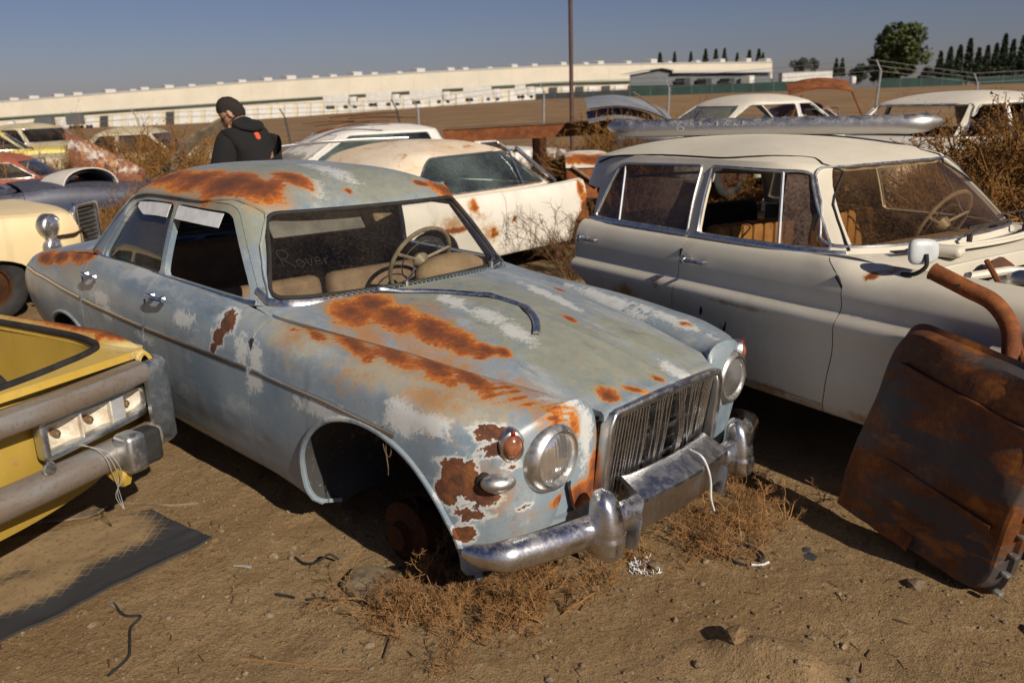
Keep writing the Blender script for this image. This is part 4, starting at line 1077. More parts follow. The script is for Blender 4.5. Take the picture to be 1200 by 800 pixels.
# ---- grille
gr_y, gr_zb = .365, .43
top = []
for y in np.linspace(-.365, .365, 25): top.append((2.335 - .035 * (y / .365)**2, y, .826 - .028 * abs(y / .365)**2.2))
frame = [(2.285, -.372, .43), (2.295, -.374, .55), (2.305, -.374, .68), (2.308, -.371, .765), (2.310, -.35, .800)] + top[1:-1] + [(2.310, .35, .800), (2.308, .371, .765), (2.305, .374, .68), (2.295, .374, .55), (2.285, .372, .43)]
grille = new('grille', sweep(frame, rrect(.034, .05, .010, 3), up=(1, 0, .1)), 'chrome_dull', rover)
slat_m = None
random.seed(3)
for k in range(43):
    y = -.345 + .69 * k / 42
    if k in (13, 14, 22, 23, 28, 29, 36): continue
    zt = .812 - .026 * abs(y / .365)**2.2; xt = 2.328 - .03 * (y / .365)**2; xb = xt - .045
    off = random.uniform(-.004, .004); bend = 0; wdt = .0085
    if 8 < k < 34: off += random.uniform(-.008, .008); bend = random.uniform(-.006, .010)
    if k in (24, 25, 26): wdt = .014; off = -.02 + .005 * (k - 24); bend = .02
    pts = [(xb, y - off * 1.8, .44), ((xt + xb) / 2 + bend, y - off * .4 + bend * .6, .62), (xt, y + off * .2, zt)]
    if k in (30, 31): pts[0] = (xb + .02, y + .045, .46)
    new('slat', sweep(catmull(pts, 9), rrect(.018, wdt * .75, .002, 1), up=(0, 1, 0)), 'chrome', grille)
for z in (.52, .63, .74):
    new('cross_bar', sweep([(2.26 + .05 * (z - .44), y, z) for y in np.linspace(-.35, .35, 9)], rrect(.012, .018, .003, 1), up=(0, 0, 1)), 'chrome_grey', grille)
# badge bar on the shell
new('badge', sweep([(2.363 - .035 * (y / .365)**2, y, .836 - .02 * abs(y / .365)**2.2) for y in np.linspace(-.062, .062, 8)], rrect(.012, .024, .004, 2), up=(.5, 0, 1)), 'chrome_grey', grille)
# radiator core and front lower panel
new('radiator', MB().add(box((2.16, 0, .60), (.04, .70, .42), .005, 1)).geo(), 'dark_trim', rover)
mb = MB()
for k in range(60): mb.add(box((2.185, -.33 + .66 * k / 59, .60), (.006, .003, .38)))
for k in range(9): mb.add(box((2.188, 0, .43 + .34 * k / 8), (.006, .66, .005)))
new('core_fin', mb.geo(), 'chrome_grey', rover)
P = np.empty((6, 25, 3))
for i in range(6):
    for j in range(25):
        v = -1 + 2 * j / 24; u = i / 5; P[i, j] = (2.27 - .06 * u - .06 * v * v, v * .60, .45 - .18 * u)
new('valance', bm_from(gridgeo(P)), 'rover_paint', rover, spots=RVS)
# ---- bumper with over-riders and number plate plinth
def bprof(t): 
    return [(-.012, -.052), (.022, -.047), (.040, -.025), (.046, 0), (.040, .027), (.020, .050), (-.012, .058)]
path = []
ys = np.concatenate([np.linspace(-.90, -.80, 8), np.linspace(-.76, .76, 36), np.linspace(.80, .90, 8)])
for y in ys:
    a = abs(y); x = 2.375 - .11 * (a / .8)**2.6 if a < .8 else 2.265 - .13 * ((a - .8) / .1)**2
    path.append((x, y, .425))
def bsc(t):
    e = min(t, 1 - t) * len(ys); k = min(1, .35 + .65 * math.sqrt(max(0, min(1, e / 6)))); return (k, k)
bumper = new('front_bumper', sweep(path, bprof(0), scale=bsc), 'chrome', rover, sharp=50)
for sg in (-1, 1):
    rings = []
    for t in np.linspace(0, 1, 30):
        z = -.125 + .255 * t
        e0 = min(1, t / .16); e1 = min(1, (1 - t) / .22); k = math.sqrt(max(0, 1 - (1 - e0) ** 2)) * math.sqrt(max(0, 1 - (1 - e1) ** 2.2)); k = max(k, .02)
        wid = (.058 - .018 * max(0, (t - .35) / .65) ** 1.3) * k; dep = (.072 - .030 * max(0, (t - .35) / .65) ** 1.3) * k
        if t > .36: wid *= .955; dep *= .94
        rings.append([(math.copysign(abs(math.cos(a)) ** .75, math.cos(a)) * dep - .025 * max(0, (t - .5) / .5) ** 2, math.copysign(abs(math.sin(a)) ** .75, math.sin(a)) * wid, z) for a in np.linspace(0, 2 * math.pi, 33)])
    new('over_rider', bm_from(gridgeo(np.array(rings))), 'chrome', bumper, loc=(2.385, sg * .465, .452), sharp=60, recalc=True)
# plinth: curved bright plate carrier between the over-riders
pl = []
prof = [(0, -.088), (.040, -.084), (.048, -.076), (.063, .040), (.060, .050), (.052, .057), (-.040, .100), (-.05, .098), (-.05, .090), (.0, .05)]
path = [(2.375 - .02 * (y / .3)**2 + .0, y, .445) for y in np.linspace(-.285, .305, 14)]
def psc(t): e = max(0, abs(t - .5) * 2 - .9) / .1; return (1 + .08 * e, 1 + .04 * e)
new('plate_carrier', sweep(path, prof, scale=psc), 'chrome_grey', bumper, sharp=22)
for y0 in (-.30, .318):
    new('carrier_foot', sweep([(2.40, y0, .42), (2.405, y0 - .015, .37), (2.40, y0 - .03, .315)], rrect(.055, .012, .004, 2), up=(0, 1, 0)), 'chrome_grey', bumper)
new('hanging_wire', tube(catmull([(2.36, .115, .545), (2.42, .10, .54), (2.445, .12, .48), (2.45, .135, .43), (2.455, .14, .36), (2.46, .165, .30)], 24), .0045, 6), 'visor_white', bumper)

# ---- underside, interior
mb = MB(); mb.add(box((-.35, 0, .30), (2.9, 1.36, .10), .02, 1)); mb.add(box((1.65, 0, .34), (1.1, .72, .20), .02, 1)); mb.add(box((-1.9, 0, .42), (.7, 1.0, .16), .02, 1))
new('floor_pan', mb.geo(), 'rust_deep', rover)  # plain dark boxes as floor, added to block light under the body
for bx_ in (.93, -1.05): new('bulkhead', box((bx_, 0, .64), (.03, 1.40, .62), .005, 1), 'black_void', rover)
mb = MB(); mb.add(box((1.4, 0, .62), (.75, .42, .34), .06, 2)); mb.add(box((1.4, 0, .82), (.5, .2, .08), .03, 2))
new('engine', mb.geo(), 'rust_deep', rover)
# dash
P = np.empty((7, 31, 3))
for i in range(7):
    for j in range(31):
        v = -1 + 2 * j / 30; u = i / 6; x0 = .84 - .14 * v * v; x1 = .64
        P[i, j] = (x0 + (x1 - x0) * u, v * .71, .955 - .03 * u)
new('dash_top', bm_from(gridgeo(P, flip=True)), 'tan_dash', rover)
new('dash_front', box((.64, 0, .82), (.03, 1.40, .20), .01, 2), 'tan_dash', rover)
b = bmesh.new(); bmesh.ops.create_uvsphere(b, u_segments=24, v_segments=14, radius=1)
for v in b.verts: v.co = Vector((v.co.x * .11, v.co.y * .24, max(-.2, v.co.z) * .10))
new('instrument_binnacle', b, 'tan_dash', rover, loc=(.68, .41, .965))
steering(rover, (.49, .36, 1.005), .20, 66)
for y in (-.36, .36): seat(rover, .40, y, .66, .42, .90, .46, 'tan_seat', 'front_seat')
seat(rover, -.62, 0, 1.30, .50, .98, .46, 'tan_seat', 'rear_seat')
for sg in (-1, 1):
    P = np.empty((12, 5, 3))
    for i in range(12):
        for j in range(5): P[i, j] = (-.92 + 1.6 * i / 11, sg * .735, .30 + .66 * j / 4)
    new('door_card', bm_from(gridgeo(P, flip=(sg > 0))), 'dark_trim', rover)
new('sun_visor', xf(box((0, 0, 0), (.012, .52, .125), .005, 2), (.50, -.30, 1.275), (0, R(-38), 0)), 'sun_visor', rover)
mm = new('rear_view_mirror', xf(box((0, 0, 0), (.02, .13, .065), .009, 3), (.51, .085, 1.29), (R(12), R(-15), R(8))), 'mirror_back', rover)
new('headlining', bm_from(gridgeo(np.array([[(x, v * .48, 1.37 + .05 * (1 - v * v)) for v in np.linspace(-1, 1, 9)] for x in np.linspace(-.55, .30, 8)]))), 'dark_trim', rover)
# wipers
for y0, y1 in ((-.12, -.52), (.52, .16)):
    p0 = Vector((.945 - .165 * (y0 / .778)**2, y0, 1.012)); mb = MB()
    mb.add(tube([p0 - Vector((0, 0, .03)), p0 + Vector((0, 0, .02))], .013, 8))
    a = RV_G.at(1, y0 + .10, 2, 1.06, lambda q: q[:, 0] > .25) + Vector((.02, 0, .008)); 
    mb.add(tube(catmull([p0 + Vector((0, 0, .02)), p0.lerp(a, .5) + Vector((.012, 0, .01)), a], 10), .0055, 6))
    new('wiper', mb.geo(), 'chrome_grey', rv_cowl)
# axle stubs and wheels
for sg in (-1, 1):
    h = new('brake_drum', lathe([(.001, -.05), (.125, -.05), (.13, -.03), (.13, .04), (.115, .05), (.06, .055), (.05, .09), (.001, .09)], 28, 'y'), 'rust_black', rover, loc=(1.60, sg * .66, .205))
    h.scale = (1, sg, 1)
    new('suspension_arm', tube(catmull([(1.60, sg * .60, .20), (1.55, sg * .45, .26), (1.5, sg * .30, .30)], 8), .035, 8), 'rust_deep', rover)
    wheel(rover, (-1.22, sg * .70, .345), .335, .18, 'rear_wheel', side=sg)

# ================================================================ cream-white estate saloon (cut behind the rear doors)
paint_mat('merc_paint', (.56, .52, .43), (.62, .58, .49), pale=(.62, .60, .53), rust_amt=.0, rough=.36, dust_amt=.4, dust=(.50, .44, .34), grime=.22, streak=.2)
MS = {'rust': [(.854, -.88, .937, .028, .1, .018), (.90, -.86, .955, .04, .1, .010), (.10, -.89, .545, .012, .05, .05), (-.02, -.89, .60, .006, .05, .03)], 'stain': [(-.35, -.9, .72, .05, .1, .04), (-.6, -.88, .31, .5, .12, .025), (.3, -.88, .31, .5, .12, .03), (1.0, -.87, .31, .2, .1, .04), (.2, -.9, .70, .25, .1, .012), (-.62, -.9, .62, .12, .1, .06), (.95, -.75, .965, .12, .1, .01)]}
merc = thing('estate_car', 'cream white four door car with chrome bumper laid across its roof and no bonnet', 'car', (2.0659, 1.9928, .028), (-.0144, 0, -.2389))
def mst(x, k):
    a = {'d': [(.70, .27), (.84, .285), (.872, .42), (.888, .60), (.907, .738), (.886, .764), (.882, .85), (.866, .925), (.838, .968), (.806, .985), (.785, .90)],
         'f': [(.70, .27), (.84, .285), (.872, .42), (.888, .60), (.907, .738), (.886, .764), (.880, .85), (.848, .918), (.775, .952), (.695, .962), (.68, .88)]}[k]
    return [(x, y, z) for y, z in a]
MT = [mst(-1.13, 'd'), mst(-1.0, 'd'), mst(-.5, 'd'), mst(0, 'd'), mst(.5, 'd'), mst(.72, 'd'), mst(.88, 'f'), mst(1.2, 'f'), [(1.7, y - .01, z - .012) for _, y, z in mst(0, 'f')], [(2.1, y - .04, z - .03 + (.05 if i < 2 else 0)) for i, (_, y, z) in enumerate(mst(0, 'f'))], [(2.25, y - .09, z - .05 + (.08 if i < 2 else 0)) for i, (_, y, z) in enumerate(mst(0, 'f'))], [(2.30, y - .2, .55 + (z - .55) * .7) for i, (_, y, z) in enumerate(mst(0, 'f'))], [(2.305, .45 + (y - .45) * .3, .55 + (z - .55) * .3) for i, (_, y, z) in enumerate(mst(0, 'f'))]]
m_sF = lambda c: c.x - (.70 + .14 * (c.z - .30) if c.z < .62 else .745 + .10 * min(1, (c.z - .62) / .20) if c.z < .86 else .775 - .5 * max(0, c.z - .86))
def m_sF(c):
    return c.x - np.interp(c.z, [.28, .42, .56, .70, .80, .88, .94, .99], [.690, .708, .735, .752, .762, .750, .70, .635])
m_sB = lambda c: c.x - np.interp(c.z, [.28, .5, .62, .70, .80, .90, .99], [-.262, -.255, -.250, -.228, -.222, -.215, -.198])
m_back = lambda c: min(c.x + 1.105, (math.hypot((c.x + 1.36) / .50, (c.z - .33) / .42) - 1) * .4)
m_sill = lambda c: c.z - .325
def m_cls(c):
    if m_back(c) < 0: return None
    if m_sF(c) > 0: return 'front_fender'
    if m_sill(c) < 0: return 'sill'
    return 'front_door' if m_sB(c) > 0 else 'rear_door'
MP_, M_S = car_sides(merc, MT, [(1.36, .34, .37, .34)], [(m_sF, lambda c: .5 < c.x < .95), (m_sB, lambda c: -.4 < c.x < 0), (m_back, lambda c: c.x < -.6), (m_sill, lambda c: c.x < .9 and c.z < .45)], m_cls, 'merc_paint', MS, nv=60, step=.028)
mzt = lambda X: 1.365 - .03 * np.clip((X - .1) / .3, 0, 1)**2 - .02 * np.clip((-.7 - X) / .5, 0, 1.4)**2
MRG = greenhouse(dict(cx=-.3, af=1.13, ar=1.25, w=.815, nf=6.5, nr=5, bf=.14, br=.2, z=.975), dict(cx=-.5, af=.90, ar=.95, w=.675, nf=6, nr=5, bf=.05, br=.12, z=mzt), 1.470, nwall=22, nroof=16, n=130)
mw_f = round_poly([(-.165, 1.0), (.585, 1.002), (.335, 1.318), (.30, 1.327), (-.19, 1.333)], [.02, .03, .03, .02, .025])
mw_r = round_poly([(-1.035, 1.003), (-.235, 1.0), (-.262, 1.333), (-.86, 1.318), (-.91, 1.305)], [.04, .02, .025, .04, .05])
mfl = lambda z: .655 - .86 * (z - 1.0)
md = {s: MP_[('front_door', s)] for s in (-1, 1)}; mr = {s: MP_[('rear_door', s)] for s in (-1, 1)}
m_drop = ([(lambda c: c.z - 1.17, lambda c: c.x < -1.0), (lambda c: c.x + 1.06 , lambda c: c.z < 1.25 and c.x < -.9)], lambda c: c.x < -1.06 and c.z < 1.17)
M_G = car_gh(merc, MRG, [(mw_f, {1: 'merc_glass'}, md), (mw_r, 'hazy_glass', mr)], round_poly([(-.755, 1.015), (.755, 1.015), (.565, 1.340), (-.565, 1.340)], .06), round_poly([(-.62, 1.18), (.62, 1.18), (.55, 1.29), (-.55, 1.29)], .05), mfl, 'merc_paint', 'merc_glass', MS, rline=lambda z: -1.1, screen_glass='merc_glass', back_glass=None, trim='chrome_dull', drop=m_drop, trim_w=.008, zlim=1.395)
def m_shell(x, z, sg=-1, off=0): p = M_G.at(0, x, 2, z, lambda q: q[:, 1] > .35); return Vector((x, sg * (p.y + off), z))
for sg in (-1, 1):
    for zs_, xs_ in (([.33, .42, .56, .70, .80, .88, .94], [.693, .708, .735, .752, .762, .750, .70]), ([.33, .5, .62, .70, .80, .90, .95], [-.26, -.255, -.250, -.228, -.222, -.215, -.205])):
        new('gap_shade', tube([side_pt(M_S, np.interp(z, zs_, xs_), z, -.0115, sg) for z in np.linspace(.33, .92, 30)], .009, 6), 'seam_black', merc)  # black tubes put behind the door gaps in place of shade
# window dividers, vent glass, belt strip, gutters, handles
for sg in (-1, 1):
    new('vent_pillar', tube([m_shell(.342, 1.0, sg, -.002), m_shell(.225, 1.325, sg, -.002)], .009, 6), 'dull_alloy', md[sg])
    vp = round_poly([(.352, 1.0), (.585, 1.002), (.335, 1.318), (.24, 1.325)], .02); c0 = [m_shell(p[0], p[1], sg, -.014) for p in dense_poly(vp, .05)]
    b = bmesh.new(); b.faces.new([b.verts.new(p) for p in c0]); new('vent_glass', b, 'hazy_glass', md[sg])
    new('rear_divider', tube([m_shell(-.79, 1.0, sg, 0), m_shell(-.865, 1.318, sg, 0)], .008, 6), 'dull_alloy', mr[sg])
    for xa, xb, par in ((-1.08, -.235, mr), (-.20, .64, md)):
        w = [m_shell(x, .99, sg, .012) for x in np.linspace(xa, xb, 26)]
        new('belt_trim', sweep(w, rrect(.012, .022, .004, 2), up=(0, -sg * .3, 1)), 'chrome', par[sg])
    gut = catmull([(.645, 1.0), (.50, 1.17), (.37, 1.335), (.30, 1.362), (-.2, 1.372), (-.8, 1.365), (-1.02, 1.348), (-1.16, 1.31)], 50)
    w = [m_shell(x, z, sg, .006) for x, z in gut]
    new('drip_rail', sweep(w, rrect(.010, .010, .003, 2), up=(0, -sg * .3, 1)), 'rubber', merc)
    for hx, hz, par in ((-.155, .875, md), (-1.02, .885, mr)):
        mb = MB(); q = side_pt(M_S, hx, hz, 0, sg); mb.add(xf(lathe([(.001, .05), (.018, .046), (.023, .036), (.019, .022), (.015, 0)], 16, 'y'), q, scale=(1, sg, 1)))
        mb.add(tube(catmull([side_pt(M_S, hx, hz, .036, sg), side_pt(M_S, hx + .07, hz, .040, sg), side_pt(M_S, hx + .135, hz - .003, .030, sg)], 10), lambda t: .011 - .004 * t, 8))
        q = side_pt(M_S, hx + .125, hz, 0, sg); mb.add(tube([q, q + Vector((0, sg * .032, 0))], .009, 8))
        new('door_handle', mb.geo(), 'chrome', par[sg])
    wheel(merc, (1.36, sg * .68, .27), .30, .16, 'front_wheel', side=sg, rim='rust_deep')
# scratches where the paint is gone, as on the front door
for pts in ([(.13, .60), (.115, .555), (.10, .49), (.092, .47)], [(.125, .585), (.105, .53)], [(-.03, .65), (-.045, .60)], [(-.06, .575), (-.065, .545), (-.07, .52)]):
    pp = [side_pt(M_S, x, z, .002, -1) for x, z in catmull(pts, 10)]
    new('scratch', sweep(pp, [(-.001, -.007), (.0015, -.005), (.0015, .005), (-.001, .007)], up=(1, 0, .2), scale=lambda t: (1, .25 + math.sin(t * math.pi))), 'rubber', md[-1])
# cowl, scuttle vent, bulkhead
P = np.empty((12, 41, 3))
for i in range(12):
    for j in range(41):
        v = -1 + 2 * j / 40; u = i / 11; x0 = .80 - .20 * v * v; x1 = 1.02 - .12 * v * v
        P[i, j] = (x0 + (x1 - x0) * u, v * .74, .985 + .012 * math.sin(u * 3.14) - .02 * u - .012 * v * v * u)
cb = bm_from(gridgeo(P)); flange(cb, 0, .05); mcowl = new('cowl', cb, 'merc_paint', merc, spots=MS)
for k in range(2):
    w = [(.93 + .035 * k - .14 * (y / .74)**2, y, 1.012 - .002 * k) for y in np.linspace(-.36, .60, 24)]
    new('vent_bar', sweep(w, rrect(.012, .016, .004, 2)), 'merc_paint', mcowl)
w = [(.905 - .16 * (y / .74)**2, y, 1.003) for y in np.linspace(-.60, .60, 24)]
new('vent_slot', sweep(w, rrect(.05, .006, .002, 1)), 'black_void', mcowl)
b = MB().add(xf(box((0, 0, 0), (.20, .09, .05), .022, 3), (.90, -.42, 1.005), (0, 0, .25)))
new('vent_end', b.geo(), 'merc_paint', mcowl)
new('bulkhead', box((1.02, 0, .72), (.02, 1.30, .50), .005, 1), 'merc_paint', merc)
# engine bay
random.seed(5)
eb = [('inner_wing', box((1.55, -.60, .80), (1.0, .02, .24), .005, 1), 'merc_paint'), ('inner_wing', box((1.55, .60, .80), (1.0, .02, .24), .005, 1), 'merc_paint'),
      ('engine_block', box((1.55, .02, .68), (.75, .42, .34), .05, 2), 'rust_deep'), ('valve_cover', box((1.55, .05, .90), (.66, .16, .09), .03, 2), 'aluminium'),
      ('air_pipe', tube(catmull([(1.12, -.40, .86), (1.25, -.42, .93), (1.40, -.36, .92), (1.5, -.22, .93)], 14), .04, 10), 'chrome_grey'),
      ('air_filter', xf(lathe([(.001, .0), (.13, .0), (.14, .02), (.14, .09), (.12, .11), (.001, .11)], 24, 'z'), (1.35, .16, .88)), 'rust_orange'),
      ('heater_box', box((1.15, .20, .86), (.16, .5, .16), .03, 2), 'rubber'), ('brake_servo', xf(lathe([(.001, .0), (.09, .01), (.11, .04), (.09, .08), (.03, .12), (.001, .13)], 20, 'x'), (1.06, -.30, .88)), 'rust_dark'),
      ('bracket', tube([(1.14, -.62, .95), (1.20, -.42, .96), (1.35, -.25, .95)], .018, 8), 'merc_paint'), ('bracket', tube([(1.18, -.50, .93), (1.22, -.50, .84)], .022, 8), 'merc_paint'),
      ('hose', tube(catmull([(1.3, -.05, .95), (1.4, -.15, 1.0), (1.55, -.2, .96), (1.7, -.25, .86)], 14), .017, 8), 'rubber'), ('battery', box((1.85, .42, .78), (.20, .18, .20), .01, 1), 'rubber')]
for k in range(16):
    x, y = random.uniform(1.06, 1.75), random.uniform(-.56, .30); z = random.uniform(.84, .95); s1 = random.uniform(.03, .08); ma = random.choice(('rust_dark', 'rust', 'aluminium', 'rubber', 'merc_paint', 'rust_deep'))
    if k % 2: eb.append(('hose', tube(catmull([(x, y, z - .1), (x + .05, y + random.uniform(-.1, .1), z + .03), (x + random.uniform(.1, .25), y + random.uniform(-.2, .2), z - .02), (x + .25, y, z - .14)], 14), random.uniform(.008, .018), 7), ma))
    else: eb.append(('fitting', xf(box((0, 0, 0), (s1 * 1.6, s1, s1 * 1.2), s1 * .2, 2), (x, y, z - .02), (random.uniform(-.4, .4), random.uniform(-.4, .4), random.uniform(0, 3))), ma))
for nm, ge, ma in eb: new(nm, ge, ma, merc)
new('floor_pan', MB().add(box((.55, 0, .31), (3.2, 1.38, .08), .02, 1)).geo(), 'rust_deep', merc)
new('hood_stay', tube([(1.20, -.60, 1.02), (1.36, -.74, .92), (1.56, -.98, .76)], .011, 7), 'rust', merc)
simple('mirror_white', (.50, .53, .55), .35, var=.1)
# mirror on the fender
mm = MB(); mm.add(tube(catmull([(.955, -.775, .952), (1.02, -.78, .965), (1.055, -.775, 1.0), (1.045, -.765, 1.045)], 16), .009, 8))
mst_ = new('wing_mirror', mm.geo(), 'rubber', merc)
b = bmesh.new(); bmesh.ops.create_uvsphere(b, u_segments=28, v_segments=18, radius=1); pw = lambda q, e: math.copysign(abs(q) ** e, q)
for v in b.verts: v.co = Vector((pw(v.co.x, .8) * .024 * (1 if v.co.x > 0 else .5), pw(v.co.y, .62) * .064, pw(v.co.z, .62) * .052 * (1 - .12 * v.co.y)))
new('mirror_shell', b, 'mirror_white', mst_, loc=(1.022, -.752, 1.052), rot=(0, R(-6), R(-28)), sharp=180)
new('vane_panel', xf(box((0, 0, 0), (.012, .05, .19), .005, 2), (.80, .86, 1.07), (R(8), R(-12), 0)), 'visor_white', merc)
# interior
new('dashboard', MB().add(box((.62, 0, .90), (.30, 1.42, .15), .05, 3)).geo(), 'tan_dash', merc)
steering(merc, (.46, .36, 1.0), .20, 64, .012)
for y in (-.37, .37): seat(merc, .10, y, .60, .50, 1.0, .46, 'ochre_seat', 'front_seat', flutes=7)
seat(merc, -.75, 0, 1.3, .50, .98, .46, 'dark_trim', 'rear_seat')
for sg in (-1, 1): new('door_card', bm_from(gridgeo(np.array([[(-1.05 + 1.65 * i / 11, sg * .765, .30 + .66 * j / 4) for j in range(5)] for i in range(12)]), flip=(sg > 0))), 'dark_trim', merc)
new('roof_curtain', bm_from(gridgeo(np.array([[(-.10 + .015 * math.sin(j * 1.7), .02 + .05 * j / 10 + .02 * math.sin(i), 1.36 - .42 * i / 11) for j in range(11)] for i in range(12)]))), 'sun_visor', merc)
for y0, y1 in ((-.10, .35), (.45, .80)):
    p0 = Vector((.86 - .12 * y0 * y0, y0, 1.005)); a = Vector((.815 - .16 * ((y0 + .28) / .74)**2, y0 + .28, 1.045)); mb = MB()
    mb.add(tube([p0, p0 + Vector((0, 0, .03))], .013, 8)); mb.add(tube([p0 + Vector((0, 0, .03)), p0.lerp(a, .5) + Vector((0, 0, .035)), a + Vector((0, 0, .01))], .006, 6)); mb.add(tube([a + Vector((0, -.2, .01)), a + Vector((-.01, .2, .012))], .006, 6))
    new('wiper', mb.geo(), 'dark_trim', mcowl)
new('support_block', box((-.75, 0, .12), (.3, 1.2, .24), .01, 1), 'rust_dark', merc)

# bumper lying across the roof
mw = merc.matrix_basis.copy(); 
def m2w(p):
    c, s = math.cos(-.2389), math.sin(-.2389); return Vector((2.0659 + c * p[0] - s * p[1], 1.9928 + s * p[0] + c * p[1], p[2] + .028 - .0144 * p[1]))
rb = thing('chrome_bumper', 'long dull chrome bumper bar lying across the cream car roof', 'bumper', m2w((-.45, 0, 1.49)))
A, B = m2w((-1.19, -.52, 1.505)), m2w((.30, .50, 1.515)); o0 = m2w((-.45, 0, 1.49)); ax = (B - A).normalized(); nr = Vector((-ax.y, ax.x, 0))
pth = []
for t in np.linspace(0, 1, 40):
    e = max(0, abs(t - .5) * 2 - .86) / .14; pth.append(A.lerp(B, t) + nr * (.10 * e**2 - .03) + Vector((0, 0, .012 * e)) - o0)
prof = [(-.015, -.045), (.010, -.050), (.030, -.040), (.042, -.012), (.042, .015), (.028, .042), (.0, .052), (-.015, .048)]
def rsc(t): e = max(0, abs(t - .5) * 2 - .93) / .07; k = 1 - .45 * e**2; return (1, k)
new('bar', sweep(pth, prof, scale=rsc), 'chrome_roof', rb, sharp=50)
for t in (.30, .66): 
    p = A.lerp(B, t) - o0; new('mounting_bracket', xf(box((0, 0, 0), (.05, .06, .05), .008, 1), p + nr * .07 + Vector((0, 0, -.03)), (0, 0, math.atan2(ax.y, ax.x))), 'rust', rb)
def chalk(parent, strokes, fn, r=.003, mat='chalk', name='chalk_mark'):
    mb = MB()
    for s in strokes: mb.add(tube([fn(*p) for p in catmull(s, max(8, len(s) * 4))], r, 5))
    return new(name, mb.geo(), mat, parent)
def rb_pt(u, v):   # u metres along the bar, v up its face
    return A + ax * u + nr * (-.03 - .0435) + Vector((0, 0, v)) - o0
scr = [[(.46, .035), (.435, .025), (.425, .0), (.435, -.015), (.46, -.012), (.465, .0), (.45, .008), (.432, .0)]]
xx = .50
for k, (a_, h_) in enumerate(((.018, .020), (.012, .028), (.020, .016), (.006, .030), (.022, .018), (.014, .012), (.010, .026), (.020, .02))):
    scr.append([(xx, .008), (xx + a_ * .5, .008 + h_), (xx + a_, .012), (xx + a_ * 1.5, .008 + h_ * .7)]); xx += .03 + a_ * 1.3
chalk(rb, scr, rb_pt, .0014, 'chalk', 'chalk_writing')

# ================================================================ yellow car: rear corner, boot lid missing
paint_mat('yellow_paint', (.48, .31, .045), (.55, .38, .075), pale=(.60, .50, .22), rust_amt=.16, rough=.45, dust_amt=.35, grime=.35)
g = G('grey_bar'); _n = g.noise(4, 6, .6, stretch=(2, .4, 2)); _m = g.noise(60, 5, .6); g.bsdf(g.mix(g.math('MULTIPLY', g.step(_m, .5, .7), .4), g.mix(g.step(_n, .35, .62), (.30, .30, .30), (.24, .185, .14)), (.12, .10, .085)), g.math('ADD', .30, g.math('MULTIPLY', _n, .3)), .45, .5)
chrome_mat('tail_end_chrome', (.55, .58, .60), .30, dirt=(.36, .33, .27), dirt_amt=.35)
YS = {'rust': [(-.45, -.02, .86, .35, .05, .05), (-.25, -.03, .85, .12, .05, .04), (-.29, -.07, .80, .02, .08, .08), (-.8, -.01, .86, .2, .03, .03), (-.30, -.14, .83, .03, .03, .02), (-.05, -.72, .56, .05, .05, .12)], 'stain': [(-.5, -.05, .85, .5, .06, .05), (-.12, -.60, .56, .1, .08, .12)], 'pale': [(-.15, -.06, .80, .12, .08, .08)]}
yel = thing('yellow_car', 'yellow car with open boot, grey tail bar and broken tail lamp', 'car', (.66, -1.12, 0), (0, 0, R(15)))
bul = lambda y: .075 * (1 - ((y + .85) / .85) ** 2) - .06 * max(0, (y + .06) / .06) ** 2 * (1 if y > -.06 else 0)
paint_mat('yellow_shaded', (.36, .24, .035), (.42, .28, .05), rust_amt=.14, rough=.6, dust_amt=.4)  # darker copy of the yellow, boot well shade put into the colour
# deck ring with opening
op = round_poly([(-1.30, -.085), (-.40, -.085), (-.215, -.13), (-.15, -.24), (-.055, -.55), (-.03, -.85), (-.055, -1.15), (-.15, -1.46), (-.4, -1.61), (-1.30, -1.61)], [.15, .12, .08, .15, .3, .3, .3, .15, .12, .15], 6)
Pd = np.array([[(-1.55 + 1.55 * i / 44 + (bul(-.01 - 1.68 * j / 44) - .075) * (i / 44), -.01 - 1.68 * j / 44, .835 + .02 * (1 - ((-1.68 * j / 44 + .84) / .84) ** 2) - .03 * (i / 44) ** 3) for j in range(45)] for i in range(45)])
b = bm_from(gridgeo(Pd, flip=True)); so = poly_sdf(op); cut(b, lambda c: so(c.x, c.y)); pc = split(b, lambda c: None if so(c.x, c.y) < 0 else 'd'); b.free()
DS = Surf(Pd); db = pc['d']; flange(db, 0, .03); new('deck_frame', db, 'yellow_paint', yel, spots=YS)
ring = [DS.at(0, p[0], 1, p[1]) + Vector((0, 0, .006)) for p in dense_poly(op, .04)]
new('boot_seal', sweep(ring, rrect(.022, .028, .009, 3), closed=True), 'rubber', yel)
# boot well
wl = []
for k, z in enumerate((.80, .60, .38, .28)):
    s_ = (1.0, 1.0, .97, .93)[k]; wl.append([(-.68 + (p[0] + .68) * s_, -.85 + (p[1] + .85) * s_, z) for p in dense_poly(op, .06)])
Wl = np.array(wl); Wl = np.concatenate([Wl, np.array([[(-.68, -.85, .27)] * Wl.shape[1]])]); Wl = np.concatenate([Wl, Wl[:, :1]], 1)
new('boot_well', bm_from(gridgeo(Wl)), 'yellow_shaded', yel, spots={'rust': [(-.3, -.2, .5, .1, .1, .1)], 'stain': [(-.5, -.5, .4, .4, .4, .1)]})
b = bmesh.new(); bmesh.ops.create_uvsphere(b, u_segments=20, v_segments=10, radius=1)
for v in b.verts: v.co = Vector((v.co.x * .32, v.co.y * .22, max(-.1, v.co.z) * .30))
new('wheel_hump', b, 'yellow_paint', yel, loc=(-.85, -.62, .32))
